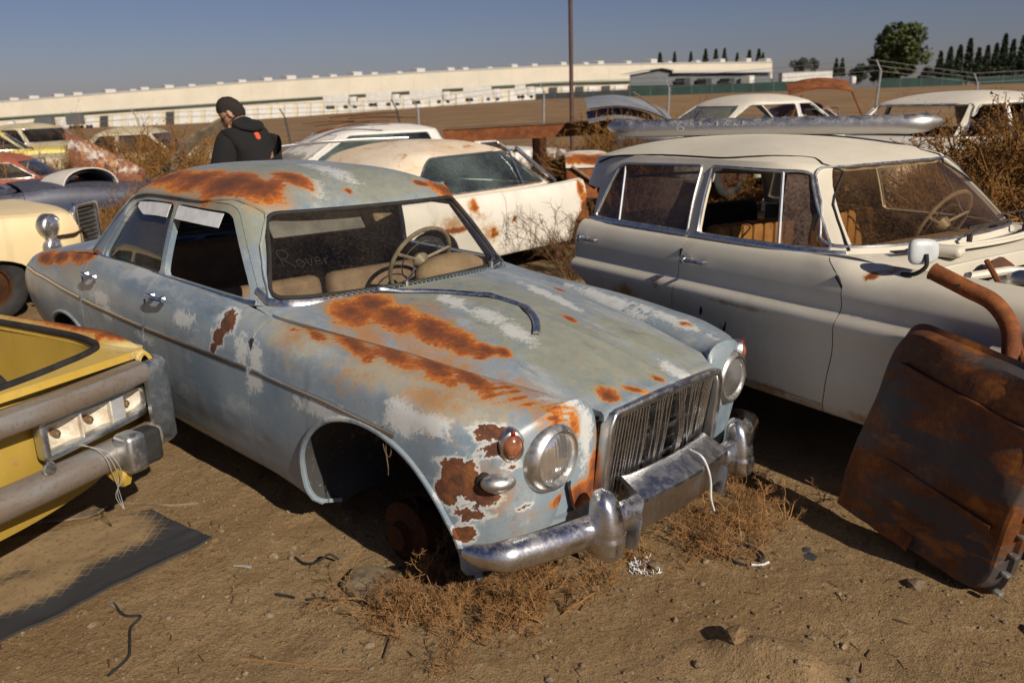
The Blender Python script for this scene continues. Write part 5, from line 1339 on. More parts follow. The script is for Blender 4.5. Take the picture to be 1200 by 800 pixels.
# fender side
YT = []
for x, dz_ in ((-1.9, 0), (-1.4, 0), (-.9, 0), (-.5, 0), (-.25, -.01), (-.13, -.035), (-.05, -.06)):
    k = max(0, (x + .3) / .3); YT.append([(x, -.10 - .05 * k, .30 + .12 * k), (x, -.02 - .04 * k, .32 + .12 * k), (x, .02 - .03 * k, .45), (x, .035 - .04 * k, .62), (x, .028 - .04 * k, .75 + dz_), (x, .008 - .04 * k, .83 + dz_), (x, -.03 - .02 * k, .856 + dz_), (x, -.07, .850 + dz_), (x, -.09, .825 + dz_)])
P = loft(YT, 60, 30); b = bm_from(gridgeo(P, flip=True)); ya = lambda c: (math.hypot((c.x + 1.15) / .36, (c.z - .33) / .33) - 1) * .33
cut(b, ya, lambda c: c.z < .75); pc = split(b, lambda c: None if ya(c) < 0 else ('cap' if c.x > -.27 else 'side')); b.free()
for l, q in pc.items(): flange(q, .002, .015); new('rear_fender' if l == 'side' else 'corner_panel', q, 'yellow_paint', yel, spots=YS)
# tail panel behind the lamp, tail bar, bumper
ysr = np.linspace(-.02, -1.68, 40)
new('tail_panel', bm_from(gridgeo(np.array([[(bul(y) - .12 - .015 * j, y, .80 - .42 * j / 5) for j in range(6)] for y in ysr]))), 'yellow_paint', yel, spots=YS)
bar_prof = [(-.06, .035), (-.015, .045), (.022, .035), (.034, .008), (.034, -.028), (.018, -.042), (-.03, -.040), (-.06, -.02)]
yb = np.linspace(-1.60, -.105, 50)
new('tail_bar', sweep([(bul(y) - .03, y, .735) for y in yb], bar_prof), 'grey_bar', yel, sharp=50)
def bump_prof(k=1): return [(-.05, .05), (-.005, .055), (.028, .035), (.036, .0), (.030, -.035), (.0, -.055), (-.05, -.05)]
new('bumper', sweep([(bul(y) - .01, y, .465) for y in np.linspace(-1.60, -.105, 50)], bump_prof()), 'grey_bar', yel, sharp=50)
# rounded end cap joining bar and bumper, with the lamp opening
endp = [tuple(p) for p in catmull([(.020, -.115), (.016, -.07), (.008, -.025), (-.010, .010), (-.045, .030), (-.10, .040), (-.20, .042), (-.29, .036)], 14)]
zs = np.concatenate([[.41, .415], np.linspace(.43, .75, 9), [.768, .775]]); ins = [.035, .012] + [0] * 9 + [.012, .035]
P = np.array([[(x - ins[j] * (1 - i / 13), y - ins[j], zs[j] - .02 * (i / 13)) for j in range(13)] for i, (x, y) in enumerate(endp)])
b = bm_from(gridgeo(P)); flange(b, 0, .02); ye = new('end_cap', b, 'tail_end_chrome', yel)
for z in (.69, .51):
    new('bolt', lathe([(.001, .008), (.009, .006), (.012, 0)], 12, 'y'), 'chrome', ye, loc=(-.075, .028, z))
# lamp housing: three white cells with bulbs
fr = [(bul(y) - .075, y, z) for y, z in dense_poly(round_poly([(-.56, .545), (-.56, .675), (-.115, .680), (-.085, .655), (-.085, .585), (-.115, .560)], [.01, .01, .04, .03, .03, .04]), .03)]
lamp = new('lamp_housing', sweep(fr, rrect(.03, .05, .008, 2), up=(1, 0, 0), closed=True), 'tail_end_chrome', yel)
simple('lamp_white', (.62, .59, .52), .55, var=.25, scale=18, col2=(.40, .31, .20))
simple('bulb_brown', (.20, .12, .06), .5, var=.3); simple('lamp_grey', (.33, .34, .36), .5, var=.15)
for k, (y0, y1) in enumerate(((-.545, -.40), (-.395, -.26), (-.195, -.10))):
    n = 12; P = np.array([[(bul((y0 + y1) / 2) - .085 - .045 * math.sin(math.pi * i / (n - 1)) * math.sin(math.pi * j / (n - 1)) ** .7, y0 + (y1 - y0) * i / (n - 1), .553 + .118 * j / (n - 1)) for j in range(n)] for i in range(n)])
    cell = new('lamp_cell', bm_from(gridgeo(P, flip=True)), 'lamp_white', lamp)
    new('bulb', lathe([(.001, .02), (.010, .016), (.014, .006), (.014, -.02)], 14, 'x'), 'bulb_brown', lamp, loc=(bul((y0 + y1) / 2) - .105, (y0 + y1) / 2 - .01, .606))
new('lamp_lens', box((bul(-.23) - .072, -.228, .612), (.02, .062, .115), .004, 1), 'lamp_grey', lamp)
for y in (-.40, -.262): new('cell_wall', box((bul(y) - .085, y, .612), (.05, .006, .115), .001, 1), 'lamp_white', lamp)
for k in range(3):
    new('loose_wire', tube(catmull([(bul(-.42) - .06, -.43 - .01 * k, .555), (bul(-.4) + .03, -.40 + .01 * k, .51), (.10 + .01 * k, -.385 + .012 * k, .42), (.085, -.36 - .01 * k, .32), (.10, -.365, .27)], 22), .0014, 5), 'wire_grey', lamp)
# bumper guard: chrome shell with black rubber block
gd = MB(); gd.add(xf(box((0, 0, 0), (.10, .085, .155), .02, 3), (bul(-.27) + .045, -.285, .475))); gu = new('bumper_guard', gd.geo(), 'tail_end_chrome', yel)
new('guard_pad', xf(box((0, 0, 0), (.09, .10, .14), .022, 3), (bul(-.21) + .05, -.215, .475)), 'rubber', gu)
new('guard_leg', xf(box((0, 0, 0), (.10, .05, .10), .01, 1), (bul(-.28) - .02, -.30, .39), (0, R(25), 0)), 'yellow_paint', gu)
new('bracket_tab', lathe([(.001, .006), (.022, .006), (.026, 0), (.026, -.006)], 14, 'x'), 'tail_end_chrome', yel, loc=(bul(-.62) + .005, -.60, .535))
new('floor_pan', box((-1.0, -.85, .34), (1.5, 1.4, .08), .01, 1), 'rust_deep', yel)
wheel(yel, (-1.15, -.10, .30), .30, .17, 'rear_wheel', side=1); wheel(yel, (-1.15, -1.60, .30), .30, .17, 'rear_wheel', side=-1)

# ================================================================ rusty fuel tank leaning on the cream car
simple('tank_silver', (.42, .42, .42), .4, metal=.7, var=.3)
g = G('tank_rust'); n1 = g.noise(4, 8, .65, dist=.6); n2 = g.noise(40, 7, .7); n3 = g.noise(2.2, 6, .62, stretch=(.8, .8, 3.2))
c = g.ramp(g.math('ADD', g.math('MULTIPLY', n1, .8), g.math('MULTIPLY', g.math('SUBTRACT', n2, .4), .4)), [(.25, (.34, .125, .022)), (.42, (.15, .05, .013)), (.62, (.05, .02, .010)), (.9, (.18, .07, .02))])
c = g.mix(g.math('MULTIPLY', g.step(n3, .46, .56), .85), c, (.055, .058, .062)); c = g.mix(g.math('MULTIPLY', g.step(g.noise(3.1, 6, .65, stretch=(1, 1, 2.4)), .56, .66), .7), c, (.33, .12, .02)); g.bsdf(c, .55, .25, .4, g.bump(n2, .002, 1))
BL = Vector((2.775, .625, .10)); ex = Vector((.60, -.235, -.095)).normalized(); ey = Vector((.115, .075, .77)); ey = (ey - ex * ey.dot(ex)).normalized(); en = ex.cross(ey); en = -en if en.y > 0 else en
tank = thing('fuel_tank', 'rusty steel fuel tank with bent filler pipe leaning against the cream car', 'fuel tank', BL)
def tp(u, v, w=0): return ex * u + ey * v + en * w
ol = round_poly([(0, 0), (.66, 0), (.66, .80), (0, .80)], [.10, .14, .12, .13], 8); ol = dense_poly(ol, .03)
rng = []; cxx, cyy = .33, .40
for k, (s_, w_) in enumerate(((.99, -.13), (1.0, -.075), (1.045, -.07), (1.05, -.062), (1.0, -.055), (.992, -.02), (.965, .004), (.93, .010), (.86, .006), (.80, .012), (.5, .014), (.2, .012), (.0005, .012))):
    rng.append([tp(cxx + (p[0] - cxx) * (s_ + .012 * nz(p[0], p[1], 9)), cyy + (p[1] - cyy) * (s_ + .012 * nz(p[0], p[1], 8, 3)), w_ + .035 * nz(p[0] * s_, p[1] * s_, 3.2, 6) * (1 if k < 11 else .3) + .03 * (p[0] - .33) * (p[1] - .4) * 4 * s_ * s_) for p in ol])
Pt = np.array(rng); Pt = np.concatenate([Pt, Pt[:, :1]], 1); b = bm_from(gridgeo(Pt)); new('tank_shell', b, 'tank_rust', tank, recalc=True)
for v0 in (.30, .66): new('pressed_rib', sweep([tp(u, v0 - .04 * u, .012) for u in np.linspace(.08, .60, 12)], rrect(.016, .022, .006, 2), up=en), 'tank_rust', tank)
for k in range(9): new('flange_crimp', xf(box((0, 0, 0), (.03, .028, .014), .006, 2), tp(.672, .05 + .075 * k, -.055), (0, math.asin(-ex.z), math.atan2(ex.y, ex.x))), 'tank_silver', tank)
P = np.array([[tp(.02 + .34 * i / 14, .015 + (.11 + .008 * math.sin(i * 1.3) - .05 * (i / 14) ** 2) * j / 5, .022 - .002 * j + .004 * math.sin(i * .9 + j)) for j in range(6)] for i in range(15)])
b = bm_from(gridgeo(P)); bmesh.ops.solidify(b, geom=b.faces[:], thickness=.002); new('peeled_sheet', b, 'rust_orange', tank, recalc=True)
P = np.array([[tp(.045 + .028 * math.cos(a) * q, .165 + .045 * math.sin(a) * q, .03 - .02 * q) for q in (0.05, .5, 1)] for a in np.linspace(0, 6.28, 14)]); new('torn_flap', bm_from(gridgeo(P)), 'rust_orange', tank)
o0 = BL
fp = catmull([Vector((3.345, .60, .62)) - o0, Vector((3.325, .66, .70)) - o0, Vector((3.305, .715, .82)) - o0, Vector((3.285, .745, .90)) - o0, Vector((3.22, .77, .975)) - o0, Vector((3.12, .785, 1.015)) - o0, Vector((2.995, .80, 1.062)) - o0], 40)
pip = MB(); pip.add(tube(fp, .0315, 20, cap=False)); pip.add(tube(fp, .027, 20, cap=False)); 
fpo = new('filler_pipe', pip.geo(), 'rust_orange', tank)
d_ = (Vector(fp[-1]) - Vector(fp[-3])).normalized()
new('pipe_lip', tube([Vector(fp[-1]) + (Matrix.Rotation(a, 3, d_) @ d_.orthogonal().normalized()) * .030 for a in np.linspace(0, 6.283, 24, endpoint=False)], .004, 6, closed=True), 'rust', fpo)
new('pipe_hole', tube([Vector(fp[-7]) + Vector((.008, -.0305, .0)), Vector(fp[-7]) + Vector((.009, -.034, 0))], .008, 10), 'black_void', fpo)
new('pipe_flange', tube([Vector(fp[0]), Vector(fp[2])], .05, 16), 'rust_dark', fpo)
for k in range(3): new('bolt', tube([Vector(fp[1]) + Vector((.04 * math.cos(k * 2.1), -.035, .03 * math.sin(k * 2.1))), Vector(fp[1]) + Vector((.04 * math.cos(k * 2.1), -.05, .03 * math.sin(k * 2.1)))], .009, 6), 'rust_dark', fpo)
new('strap_stub', tube([tp(.395, -.01, -.01), tp(.395, -.01, -.01) + Vector((.0, -.01, -.085))], .006, 6), 'rubber', tank)

# ================================================================ things lying on the ground
g = G('mat_rubber'); n1 = g.noise(3.2, 7, .65, dist=.5); n2 = g.noise(45, 6, .65)
mp = g.n('ShaderNodeMapping'); mp.inputs['Rotation'].default_value = (0, 0, R(45)); g.l(g.co(), mp.inputs[0])
br = g.n('ShaderNodeTexBrick'); br.offset = 0; br.inputs['Scale'].default_value = 1; br.inputs['Brick Width'].default_value = .042; br.inputs['Row Height'].default_value = .042; br.inputs['Mortar Size'].default_value = .004; br.inputs['Mortar Smooth'].default_value = .3
br.inputs['Color1'].default_value = (1, 1, 1, 1); br.inputs['Color2'].default_value = (1, 1, 1, 1); br.inputs['Mortar'].default_value = (0, 0, 0, 1); g.l(mp.outputs[0], br.inputs['Vector'])
dustm = g.step(g.math('ADD', g.math('ADD', g.math('MULTIPLY', g.attr('dusty'), .9), g.math('MULTIPLY', n1, .5)), g.math('ADD', g.math('MULTIPLY', n2, .22), g.math('MULTIPLY', br.outputs['Fac'], .09))), .54, .84)
c = g.mix(dustm, (.032, .033, .037), g.mix(g.math('MULTIPLY', g.step(n2, .5, .68), .6), g.mix(n1, (.23, .155, .08), (.31, .22, .12)), (.07, .055, .04)))
g.bsdf(c, .9, 0, .3, g.bump(br.outputs['Fac'], .004, -1.0))
mo = thing('rubber_mat', 'black rubber floor mat with diamond tread half covered by dirt', 'mat', (.6, -1.5, 0))
nu, nv = 60, 40; c0, c1, c2, c3 = Vector((.89, -1.14)), Vector((.405, -1.18)), Vector((-.1, -2.35)), Vector((.98, -2.42))
P = np.empty((nu, nv, 3))
for i in range(nu):
    for j in range(nv):
        u, v = i / (nu - 1), j / (nv - 1); q = c0.lerp(c1, v).lerp(c3.lerp(c2, v), u)
        q += Vector((.004 * math.sin(u * 17 + v * 3), .003 * math.sin(v * 9)))
        lip = .022 * math.exp(-(v / .03) ** 2) + .012 * math.exp(-((u) / .04) ** 2)
        P[i, j] = (q.x - .6, q.y + 1.5, ground_h(q.x, q.y) + .012 + lip * .3)
b = bm_from(gridgeo(P)); bmesh.ops.recalc_face_normals(b, faces=b.faces[:])
if sum((f.normal.z for f in b.faces)) < 0: bmesh.ops.reverse_faces(b, faces=b.faces[:])
bmesh.ops.solidify(b, geom=b.faces[:], thickness=.008)
new('mat_sheet', b, 'mat_rubber', mo, spots={'dusty': [(-.12, .02, .02, .17, .20, 1), (-.35, -.35, .02, .2, .25, 1), (.05, -.30, .02, .10, .16, 1)]})
def lay(pts, r, name, label, cat, mat, seg=6, lift=0.0, prof=None):
    P_ = catmull([Vector((p[0], p[1], ground_h(p[0], p[1]) + r * .8 + lift + (p[2] if len(p) > 2 else 0))) for p in pts], max(12, len(pts) * 6))
    geo = tube(P_, r, seg) if prof is None else sweep(P_, prof)
    return tag(new(name, geo, mat), label, cat)
simple('stick_wood', (.16, .105, .06), .9, var=.4, scale=30); simple('strip_dust', (.22, .165, .105), .9, var=.35, scale=8)
lay([(-.15, -1.78), (.05, -1.60), (.15, -1.44), (.20, -1.36), (.245, -1.33, .02)], .008, 'dusty_trim_strip', 'dusty grey trim strip lying under the yellow bumper', 'trim strip', 'strip_dust', prof=rrect(.07, .008, .003, 1))
lay([(1.02, -1.60), (1.14, -1.60), (1.18, -1.57), (1.22, -1.62), (1.30, -1.66), (1.38, -1.70), (1.42, -1.78)], .005, 'black_cable', 'short black cable wriggling out from under the mat', 'cable', 'rubber')
lay([(1.00, -1.61), (1.03, -1.60), (1.06, -1.595)], .008, 'tin_scrap', 'pale metal scrap at the edge of the rubber mat', 'scrap', 'strip_dust', prof=rrect(.03, .004, .001, 1))
lay([(2.02, -1.14), (1.90, -1.00), (1.78, -.88), (1.70, -.82)], .006, 'long_stick', 'long thin weathered stick in front of the wheel arch', 'stick', 'stick_wood')
lay([(1.42, -1.17), (1.46, -1.15), (1.495, -1.14)], .006, 'dark_twig', 'short dark twig left of its pair on the bare dirt', 'twig', 'rubber')
lay([(1.545, -1.12), (1.565, -1.09), (1.58, -1.06)], .006, 'dark_twig', 'short dark twig right of its pair on the bare dirt', 'twig', 'rubber')
lay([(1.13, -1.18), (1.155, -1.155), (1.185, -1.135)], .007, 'white_feather', 'small white feather lying on bare dirt by the mat', 'feather', 'wire_grey', prof=[(-.008, 0), (0, .002), (.008, 0), (0, -.0015)])
lay([(1.25, -.98), (1.33, -.98, .01), (1.38, -.95, .03), (1.39, -.91, .05), (1.41, -.88, .02)], .005, 'bent_wire', 'bent black wire sticking up beside the saloon shadow', 'wire', 'rubber')
lay([(1.65, -1.45), (1.80, -1.36), (1.93, -1.28), (2.0, -1.22)], .003, 'dry_straw', 'thin pale straw lying on the dirt', 'straw', 'dry_weed')
lay([(.16, -1.30), (.3, -1.18), (.42, -1.09), (.5, -1.0)], .007, 'pale_rod', 'thin pale rod on the ground under the yellow bumper guard', 'rod', 'strip_dust')
rg = []
for a in np.linspace(0, 5.6, 30): rg.append((2.60 + .072 * math.cos(a) + .01 * math.sin(3 * a), .165 + .07 * math.sin(a), .004 + .006 * math.sin(2 * a)))
lay(rg, .0062, 'black_hose_ring', 'coil of black hose lying on the dirt right of the weeds', 'hose', 'rubber')
lay([(2.66, .13), (2.69, .15), (2.70, .19)], .005, 'white_wire', 'short white wire across the black hose coil', 'wire', 'visor_white')
def shard(name, label, loc, s, mat, seed, flat=.3):
    r_ = np.random.RandomState(seed); b = bmesh.new(); bmesh.ops.create_icosphere(b, subdivisions=2, radius=1)
    for v in b.verts:
        n_ = 1 + .35 * mnoise.noise(v.co * 1.6 + Vector((seed, 0, 0))) + .12 * mnoise.noise(v.co * 4.2); v.co = Vector((v.co.x * s * n_, v.co.y * s * n_ * .75, v.co.z * s * flat * n_))
    z = ground_h(loc[0], loc[1]); return tag(new(name, b, mat, loc=(loc[0], loc[1], z + s * flat * .30), rot=(0, 0, seed), sharp=25), label, name.replace('_', ' ').split()[-1])
simple('stone_brown', (.27, .20, .125), .95, var=.35, scale=25, bump=.004); simple('slate', (.05, .05, .055), .7, var=.3)
shard('flat_stone', 'flat pale stone on the ground under the empty wheel arch', (1.66, -.90), .15, 'stone_brown', 3, .22)
shard('dark_shard', 'larger dark plastic shard left of the rusty tank', (2.805, .33), .035, 'slate', 5, .15)
shard('dark_shard', 'smaller dark plastic shard left of the rusty tank', (2.77, .37), .022, 'slate', 8, .15)
shard('dirt_clod', 'large crumbling dirt clod near the bottom edge of the photo', (2.875, -.375), .05, 'soil', 11, .5)
shard('small_stone', 'small brown stone beside the coil of black hose', (2.52, .03), .016, 'stone_brown', 14, .6)
# white paper clump
r_ = np.random.RandomState(4); pt = Patch(); cl = twigs(r_, 50, .045, 1.6, 1, 4, .0028, .9)
pt.put(cl, (2.372, -.16, ground_h(2.372, -.16) + .003)); tag(pt.obj('white_fibre_clump', 'visor_white'), 'clump of white fibres on the dirt in front of the bumper', 'debris')
# dry weeds below the bumper and along the saloon
pt = Patch(); r_ = np.random.RandomState(11); kinds = [twigs(r_, 6, .20, 1.2, 3, 4.5, .0026, .55) for _ in range(5)]; low = [twigs(r_, 8, .13, 3.2, 2, 6, .0021, .9) for _ in range(5)]
for (cx_, cy_, sx, sy, n_, big) in ((1.78, -.72, .08, .08, 4, 1), (1.98, -.80, .12, .12, 7, 1), (2.13, -.66, .12, .10, 9, 1), (2.28, -.45, .12, .12, 8, 0), (2.30, -.10, .07, .12, 6, 0), (2.38, .14, .09, .12, 11, 0), (2.42, .42, .12, .14, 14, 0), (2.28, .70, .12, .1, 6, 0), (2.25, -.62, .05, .06, 5, 1), (2.0, -.98, .10, .08, 5, 0), (2.12, -.85, .12, .1, 8, 0), (2.5, .3, .08, .2, 7, 0)):
    for _ in range(n_):
        x, y = r_.normal(cx_, sx), r_.normal(cy_, sy); k = (kinds if r_.rand() < (.75 if big else .15) else low)[r_.randint(5)]
        pt.put(k, (x, y, ground_h(x, y)), r_.uniform(.55, 1.0), r_.uniform(0, 6.28))
tag(pt.obj('dry_weeds', 'dry_weed'), 'tangle of dry brown weeds under the saloon bumper', None, kind='stuff')
# grit
pt = Patch(); r_ = np.random.RandomState(21); ico = bmesh.new(); bmesh.ops.create_icosphere(ico, subdivisions=1, radius=1); ico.verts.index_update()
iv = np.array([v.co[:] for v in ico.verts]); ifc = [tuple(v.index for v in f.verts) for f in ico.faces]; ico.free()
for _ in range(4200):
    x, y = r_.uniform(.3, 3.6), r_.uniform(-2.2, .9); s = .0018 * math.exp(abs(r_.normal(0, .85))); V = iv * (1 + r_.uniform(-.3, .3, (len(iv), 1))) * np.array([1, r_.uniform(.6, 1), .6])
    pt.put((V, ifc), (x, y, ground_h(x, y) + s * .2), s, r_.uniform(0, 6))
tag(pt.obj('grit', 'stone_brown'), 'small stones and grit scattered over the dirt', None, kind='stuff')
pt = Patch()
for _ in range(420):
    x, y = r_.uniform(.3, 3.6), r_.uniform(-2.2, .9); a = r_.uniform(0, 6.28); L = r_.uniform(.006, .028); w_ = r_.uniform(.0012, .004); V = np.array([(-L, -w_, 0), (L, -w_ * .5, .001), (L, w_ * .5, .003), (-L, w_, .004)])
    pt.put((V, [(0, 1, 2, 3)]), (x, y, ground_h(x, y) + .003), 1, a)
tag(pt.obj('dry_litter', 'dark_weed'), 'bits of straw and bark littering the dirt', None, kind='stuff')
# chrome strip loose on the bonnet
def rl(p): 
    m_ = Matrix.Translation((0, 0, -.064)) @ Matrix.Rotation(.0344, 4, 'Y') @ Matrix.Rotation(-.0342, 4, 'X'); return m_ @ Vector(p)
pp = []
HS = [(.985, -.34), (1.08, -.22), (1.20, -.10), (1.32, -.02), (1.42, .015), (1.52, .02), (1.60, -.005), (1.68, -.05), (1.75, -.115), (1.80, -.175)]
for x, y in catmull(HS, 44): pp.append(rl(hood_at(max(x, 1.0), y, .010 + .02 * max(0, 1.06 - x) / .08)))
sx_ = thing('loose_trim_strip', 'curved chrome trim strip lying loose on the saloon bonnet', 'trim strip', pp[20])
new('strip', sweep([p - pp[20] for p in pp], [(-.016, -.004), (.016, -.004), (.012, .005), (.0, .010), (-.012, .005)], scale=lambda t: (.45 + .55 * min(1, t * 3), 1)), 'chrome', sx_)
# faint word on the windscreen
def scr_pt(y, z):
    p = RV_G.at(1, y, 2, z, lambda q: (q[:, 0] > .25)); return p + Vector((.004, 0, .001))
u0, v0, k_ = -.615, 1.125, .062
wr = [[(0, 0), (.0, .5), (.02, 1), (.35, 1.05), (.5, .8), (.3, .55), (.05, .5), (.3, .3), (.55, -.05)], [(.95, .45), (.75, .35), (.75, .05), (.95, 0), (1.1, .2), (.95, .45)], [(1.25, .45), (1.4, 0), (1.6, .45)], [(1.75, .25), (2.05, .3), (2.0, .48), (1.8, .4), (1.78, .08), (2.1, .05)], [(2.3, .42), (2.32, 0), (2.32, .3), (2.6, .42)]]
chalk(rover, [[(u0 + p[0] * k_ * 1.25, v0 + p[1] * k_) for p in s] for s in wr], scr_pt, .0007, 'faint_chalk', 'chalk_writing')
def fen_pt(x, z): return rv_side(x, z, .002, -1)
sc = [[(1.735, .69), (1.745, .66), (1.76, .645), (1.775, .665), (1.77, .70), (1.757, .705), (1.75, .68), (1.757, .60), (1.755, .575)], [(1.735, .755), (1.735, .73)]]
chalk(rover, sc, fen_pt, .0022, 'stick_wood', 'paint_run')

# ================================================================ rows of wrecks behind
paint_mat('coupe_white', (.62, .585, .52), (.68, .645, .58), pale=(.72, .70, .65), rust_amt=.04, rough=.42, dust_amt=.15, grime=.2)
paint_mat('coupe_roof', (.60, .47, .33), (.68, .58, .46), rust_amt=.16, rough=.6, dust_amt=.1, grime=.25)
paint_mat('cream_paint', (.66, .52, .29), (.70, .57, .35), rust_amt=.02, rough=.42, dust_amt=.1, grime=.12)
paint_mat('rough_white', (.58, .56, .53), (.66, .64, .61), rust_amt=.13, rough=.55, dust_amt=.2, grime=.4)
paint_mat('beige_paint', (.42, .36, .23), (.5, .44, .3), rust_amt=.12, rough=.55)
paint_mat('navy_paint', (.02, .028, .06), (.03, .04, .08), rust_amt=.03, rough=.4)
paint_mat('red_paint', (.30, .055, .03), (.36, .10, .05), rust_amt=.16, rough=.55)
paint_mat('lemon_paint', (.58, .46, .08), (.62, .5, .16), rust_amt=.08, rough=.5)
paint_mat('bluegrey_paint', (.13, .16, .21), (.20, .23, .28), rust_amt=.12, rough=.5)
paint_mat('burnt_panel', (.16, .055, .03), (.19, .07, .04), pale=(.55, .52, .48), rust_amt=.2, rough=.75, dust_amt=.1)
paint_mat('sedan_white', (.56, .52, .44), (.62, .58, .5), rust_amt=.05, rough=.45, dust_amt=.3)

# white coupe without its nose
CS = {'rust': [(-.31, -.95, .80, .06, .1, .06), (-.26, -.95, .77, .04, .1, .04), (-.07, -.95, .49, .025, .1, .025), (.0, -.95, .50, .018, .1, .025), (-.05, -.95, .56, .05, .1, .025), (.22, -.95, .60, .03, .1, .02), (-.5, -.95, .62, .2, .1, .03), (-.75, -.95, .60, .12, .1, .05), (1.3, -.93, .8, .06, .1, .1), (1.34, -.9, .6, .06, .1, .2)], 'pale': [], 'stain': [(-.5, -.95, .68, .35, .1, .08), (-.1, -.95, .52, .15, .1, .1)]}
coupe, CP, C_S = old_car('white_coupe', 'white two door coupe with tan rust stained roof and no nose', (-2.55, 3.2, .0), R(90), 'coupe_white', w=.95, xr=-1.72, xf_=2.4, belt=.90, deck=.90, hoodr=.92, hoodf=.84, xa=1.08, xc=-1.48, roof=1.385, rake=.60, rear_rake=.72, back=False, spots=CS, no_hood=True, no_nose=True, sf=1.38, arx=-.86, roofmat='coupe_roof', roofw=.70,
    wins=[round_poly([(-.94, .915), (.86, .915), (.50, 1.258), (-.62, 1.25)], [.03, .02, .02, .10])])
csh = lambda x, z, sg, off: Vector((x, sg * (.85 - .15 * (z - .9) / .36 + off), z))
for sg in (-1, 1): new('vent_pillar', tube([csh(.50, .915, sg, 0), csh(.445, 1.26, sg, 0)], .011, 6), 'chrome', coupe)
for sg in (-1, 1): new('a_pillar_trim', tube([csh(.99, .91, sg, .0), csh(.56, 1.27, sg, .0)], .022, 6), 'chrome', coupe)
new('lever', tube([(-.9, -.30, 1.0), (-.45, -.35, 1.12)], .04, 8), 'visor_white', coupe)
new('front_axle_stand', box((1.30, 0, .13), (.16, 1.3, .26), .01, 1), 'rust_dark', coupe)
new('engine_lump', MB().add(box((1.75, 0, .52), (.7, .55, .36), .08, 2)).geo(), 'rust_deep', coupe); new('engine_cover', xf(box((0, 0, 0), (.4, .3, .2), .06, 2), (1.65, .1, .76), (0, .1, .3)), 'rust_orange', coupe)
for sg in (-1, 1): new('frame_rail', box((1.8, sg * .42, .30), (1.1, .09, .12), .01, 1), 'rust', coupe)
# plank lying over the coupe roof
rp_ = thing('roof_molding', 'long grey and white trim molding lying on the coupe roof', 'molding', (-2.9, 2.6, 1.40), (0, 0, R(58)))
new('molding_bar', sweep([(-.75, 0, -.03), (-.4, 0, -.005), (0, 0, .005), (.5, 0, .0)], rrect(.06, .03, .008, 2)), 'chrome_grey', rp_); new('bright_edge', sweep([(-.6, -.034, .0), (.45, -.034, .0)], rrect(.01, .012, .003, 1)), 'wire_grey', rp_)

# cream car, front wheel side
cream, KP, K_S = old_car('cream_car', 'pale cream car at the left edge with dangling headlamps', (-5.05, -2.0, 0), R(90), 'cream_paint', w=.95, xr=-2.4, xf_=2.38, belt=.96, deck=.92, hoodr=.95, hoodf=.90, xa=.55, xc=-1.35, roof=1.40, group=None, wheels=True, arz=.22)
for z, s_ in ((.775, 1), (.595, .85)):
    hl = new('headlight', lathe([(.118 * s_, -.06), (.120 * s_, .0), (.112 * s_, .02), (.10 * s_, .028)], 24, 'x'), 'chrome_dull', cream, loc=(2.08, -.915, z), rot=(0, .05, R(-58)))
    new('lens', lathe([(.10 * s_, .02), (.07 * s_, .04), (.03 * s_, .05), (.001, .052)], 24, 'x'), 'headlamp_lens', hl)
new('headlamp_bracket', tube(catmull([(2.10, -.96, .69), (2.25, -.93, .69), (2.38, -.80, .69), (2.45, -.70, .60)], 14), .012, 6), 'rust_deep', cream)
bz = new('grille_surround', sweep([(0, .19 * max(-1, min(1, 1.35 * math.cos(a))), .19 * max(-1, min(1, 1.3 * math.sin(a)))) for a in np.linspace(0, 6.283, 40, endpoint=False)], rrect(.05, .06, .012, 2), up=(1, 0, 0), closed=True), 'chrome', cream, loc=(2.46, -.70, .74), rot=(0, 0, R(-48)))
new('grille_mesh', bm_from(gridgeo(np.array([[(-.01, -.17 + .34 * i / 5, -.17 + .34 * j / 5) for j in range(6)] for i in range(6)]))), 'dark_trim', bz)
for k in range(8): new('grille_bar', box((.003, 0, -.14 + .04 * k), (.008, .34, .006)), 'chrome_dull', bz)

def panel(name, label, cat, fn, nu, nv, mat, thick=.006, mat2=None, loc=(0, 0, 0), group=None, spots=None):
    """single bent sheet (a loose bonnet, lid or fender): fn(u, v) -> point"""
    P = np.array([[fn(i / (nu - 1), j / (nv - 1)) for j in range(nv)] for i in range(nu)], float)
    root = thing(name, label, cat, loc, (0, 0, 0), group); b = bm_from(gridgeo(P)); bmesh.ops.solidify(b, geom=b.faces[:], thickness=thick)
    new('outer_skin', b, mat, root, recalc=True, spots=spots)
    P2 = P.copy(); n_ = np.cross(P[-1, 0] - P[0, 0], P[0, -1] - P[0, 0]); n_ /= np.linalg.norm(n_)
    cen = P.reshape(-1, 3).mean(0); Q = cen + (P - cen) * .93
    if mat2: new('inner_skin', bm_from(gridgeo(Q - n_ * (.03 if n_[2] > 0 else -.03))), mat2, root)
    return root

# left side group ------------------------------------------------------------------------------
def put(px, depth, dz=0):
    p = at(px, 150, depth); return Vector((p.x, p.y, ground_h(p.x, p.y) + dz))
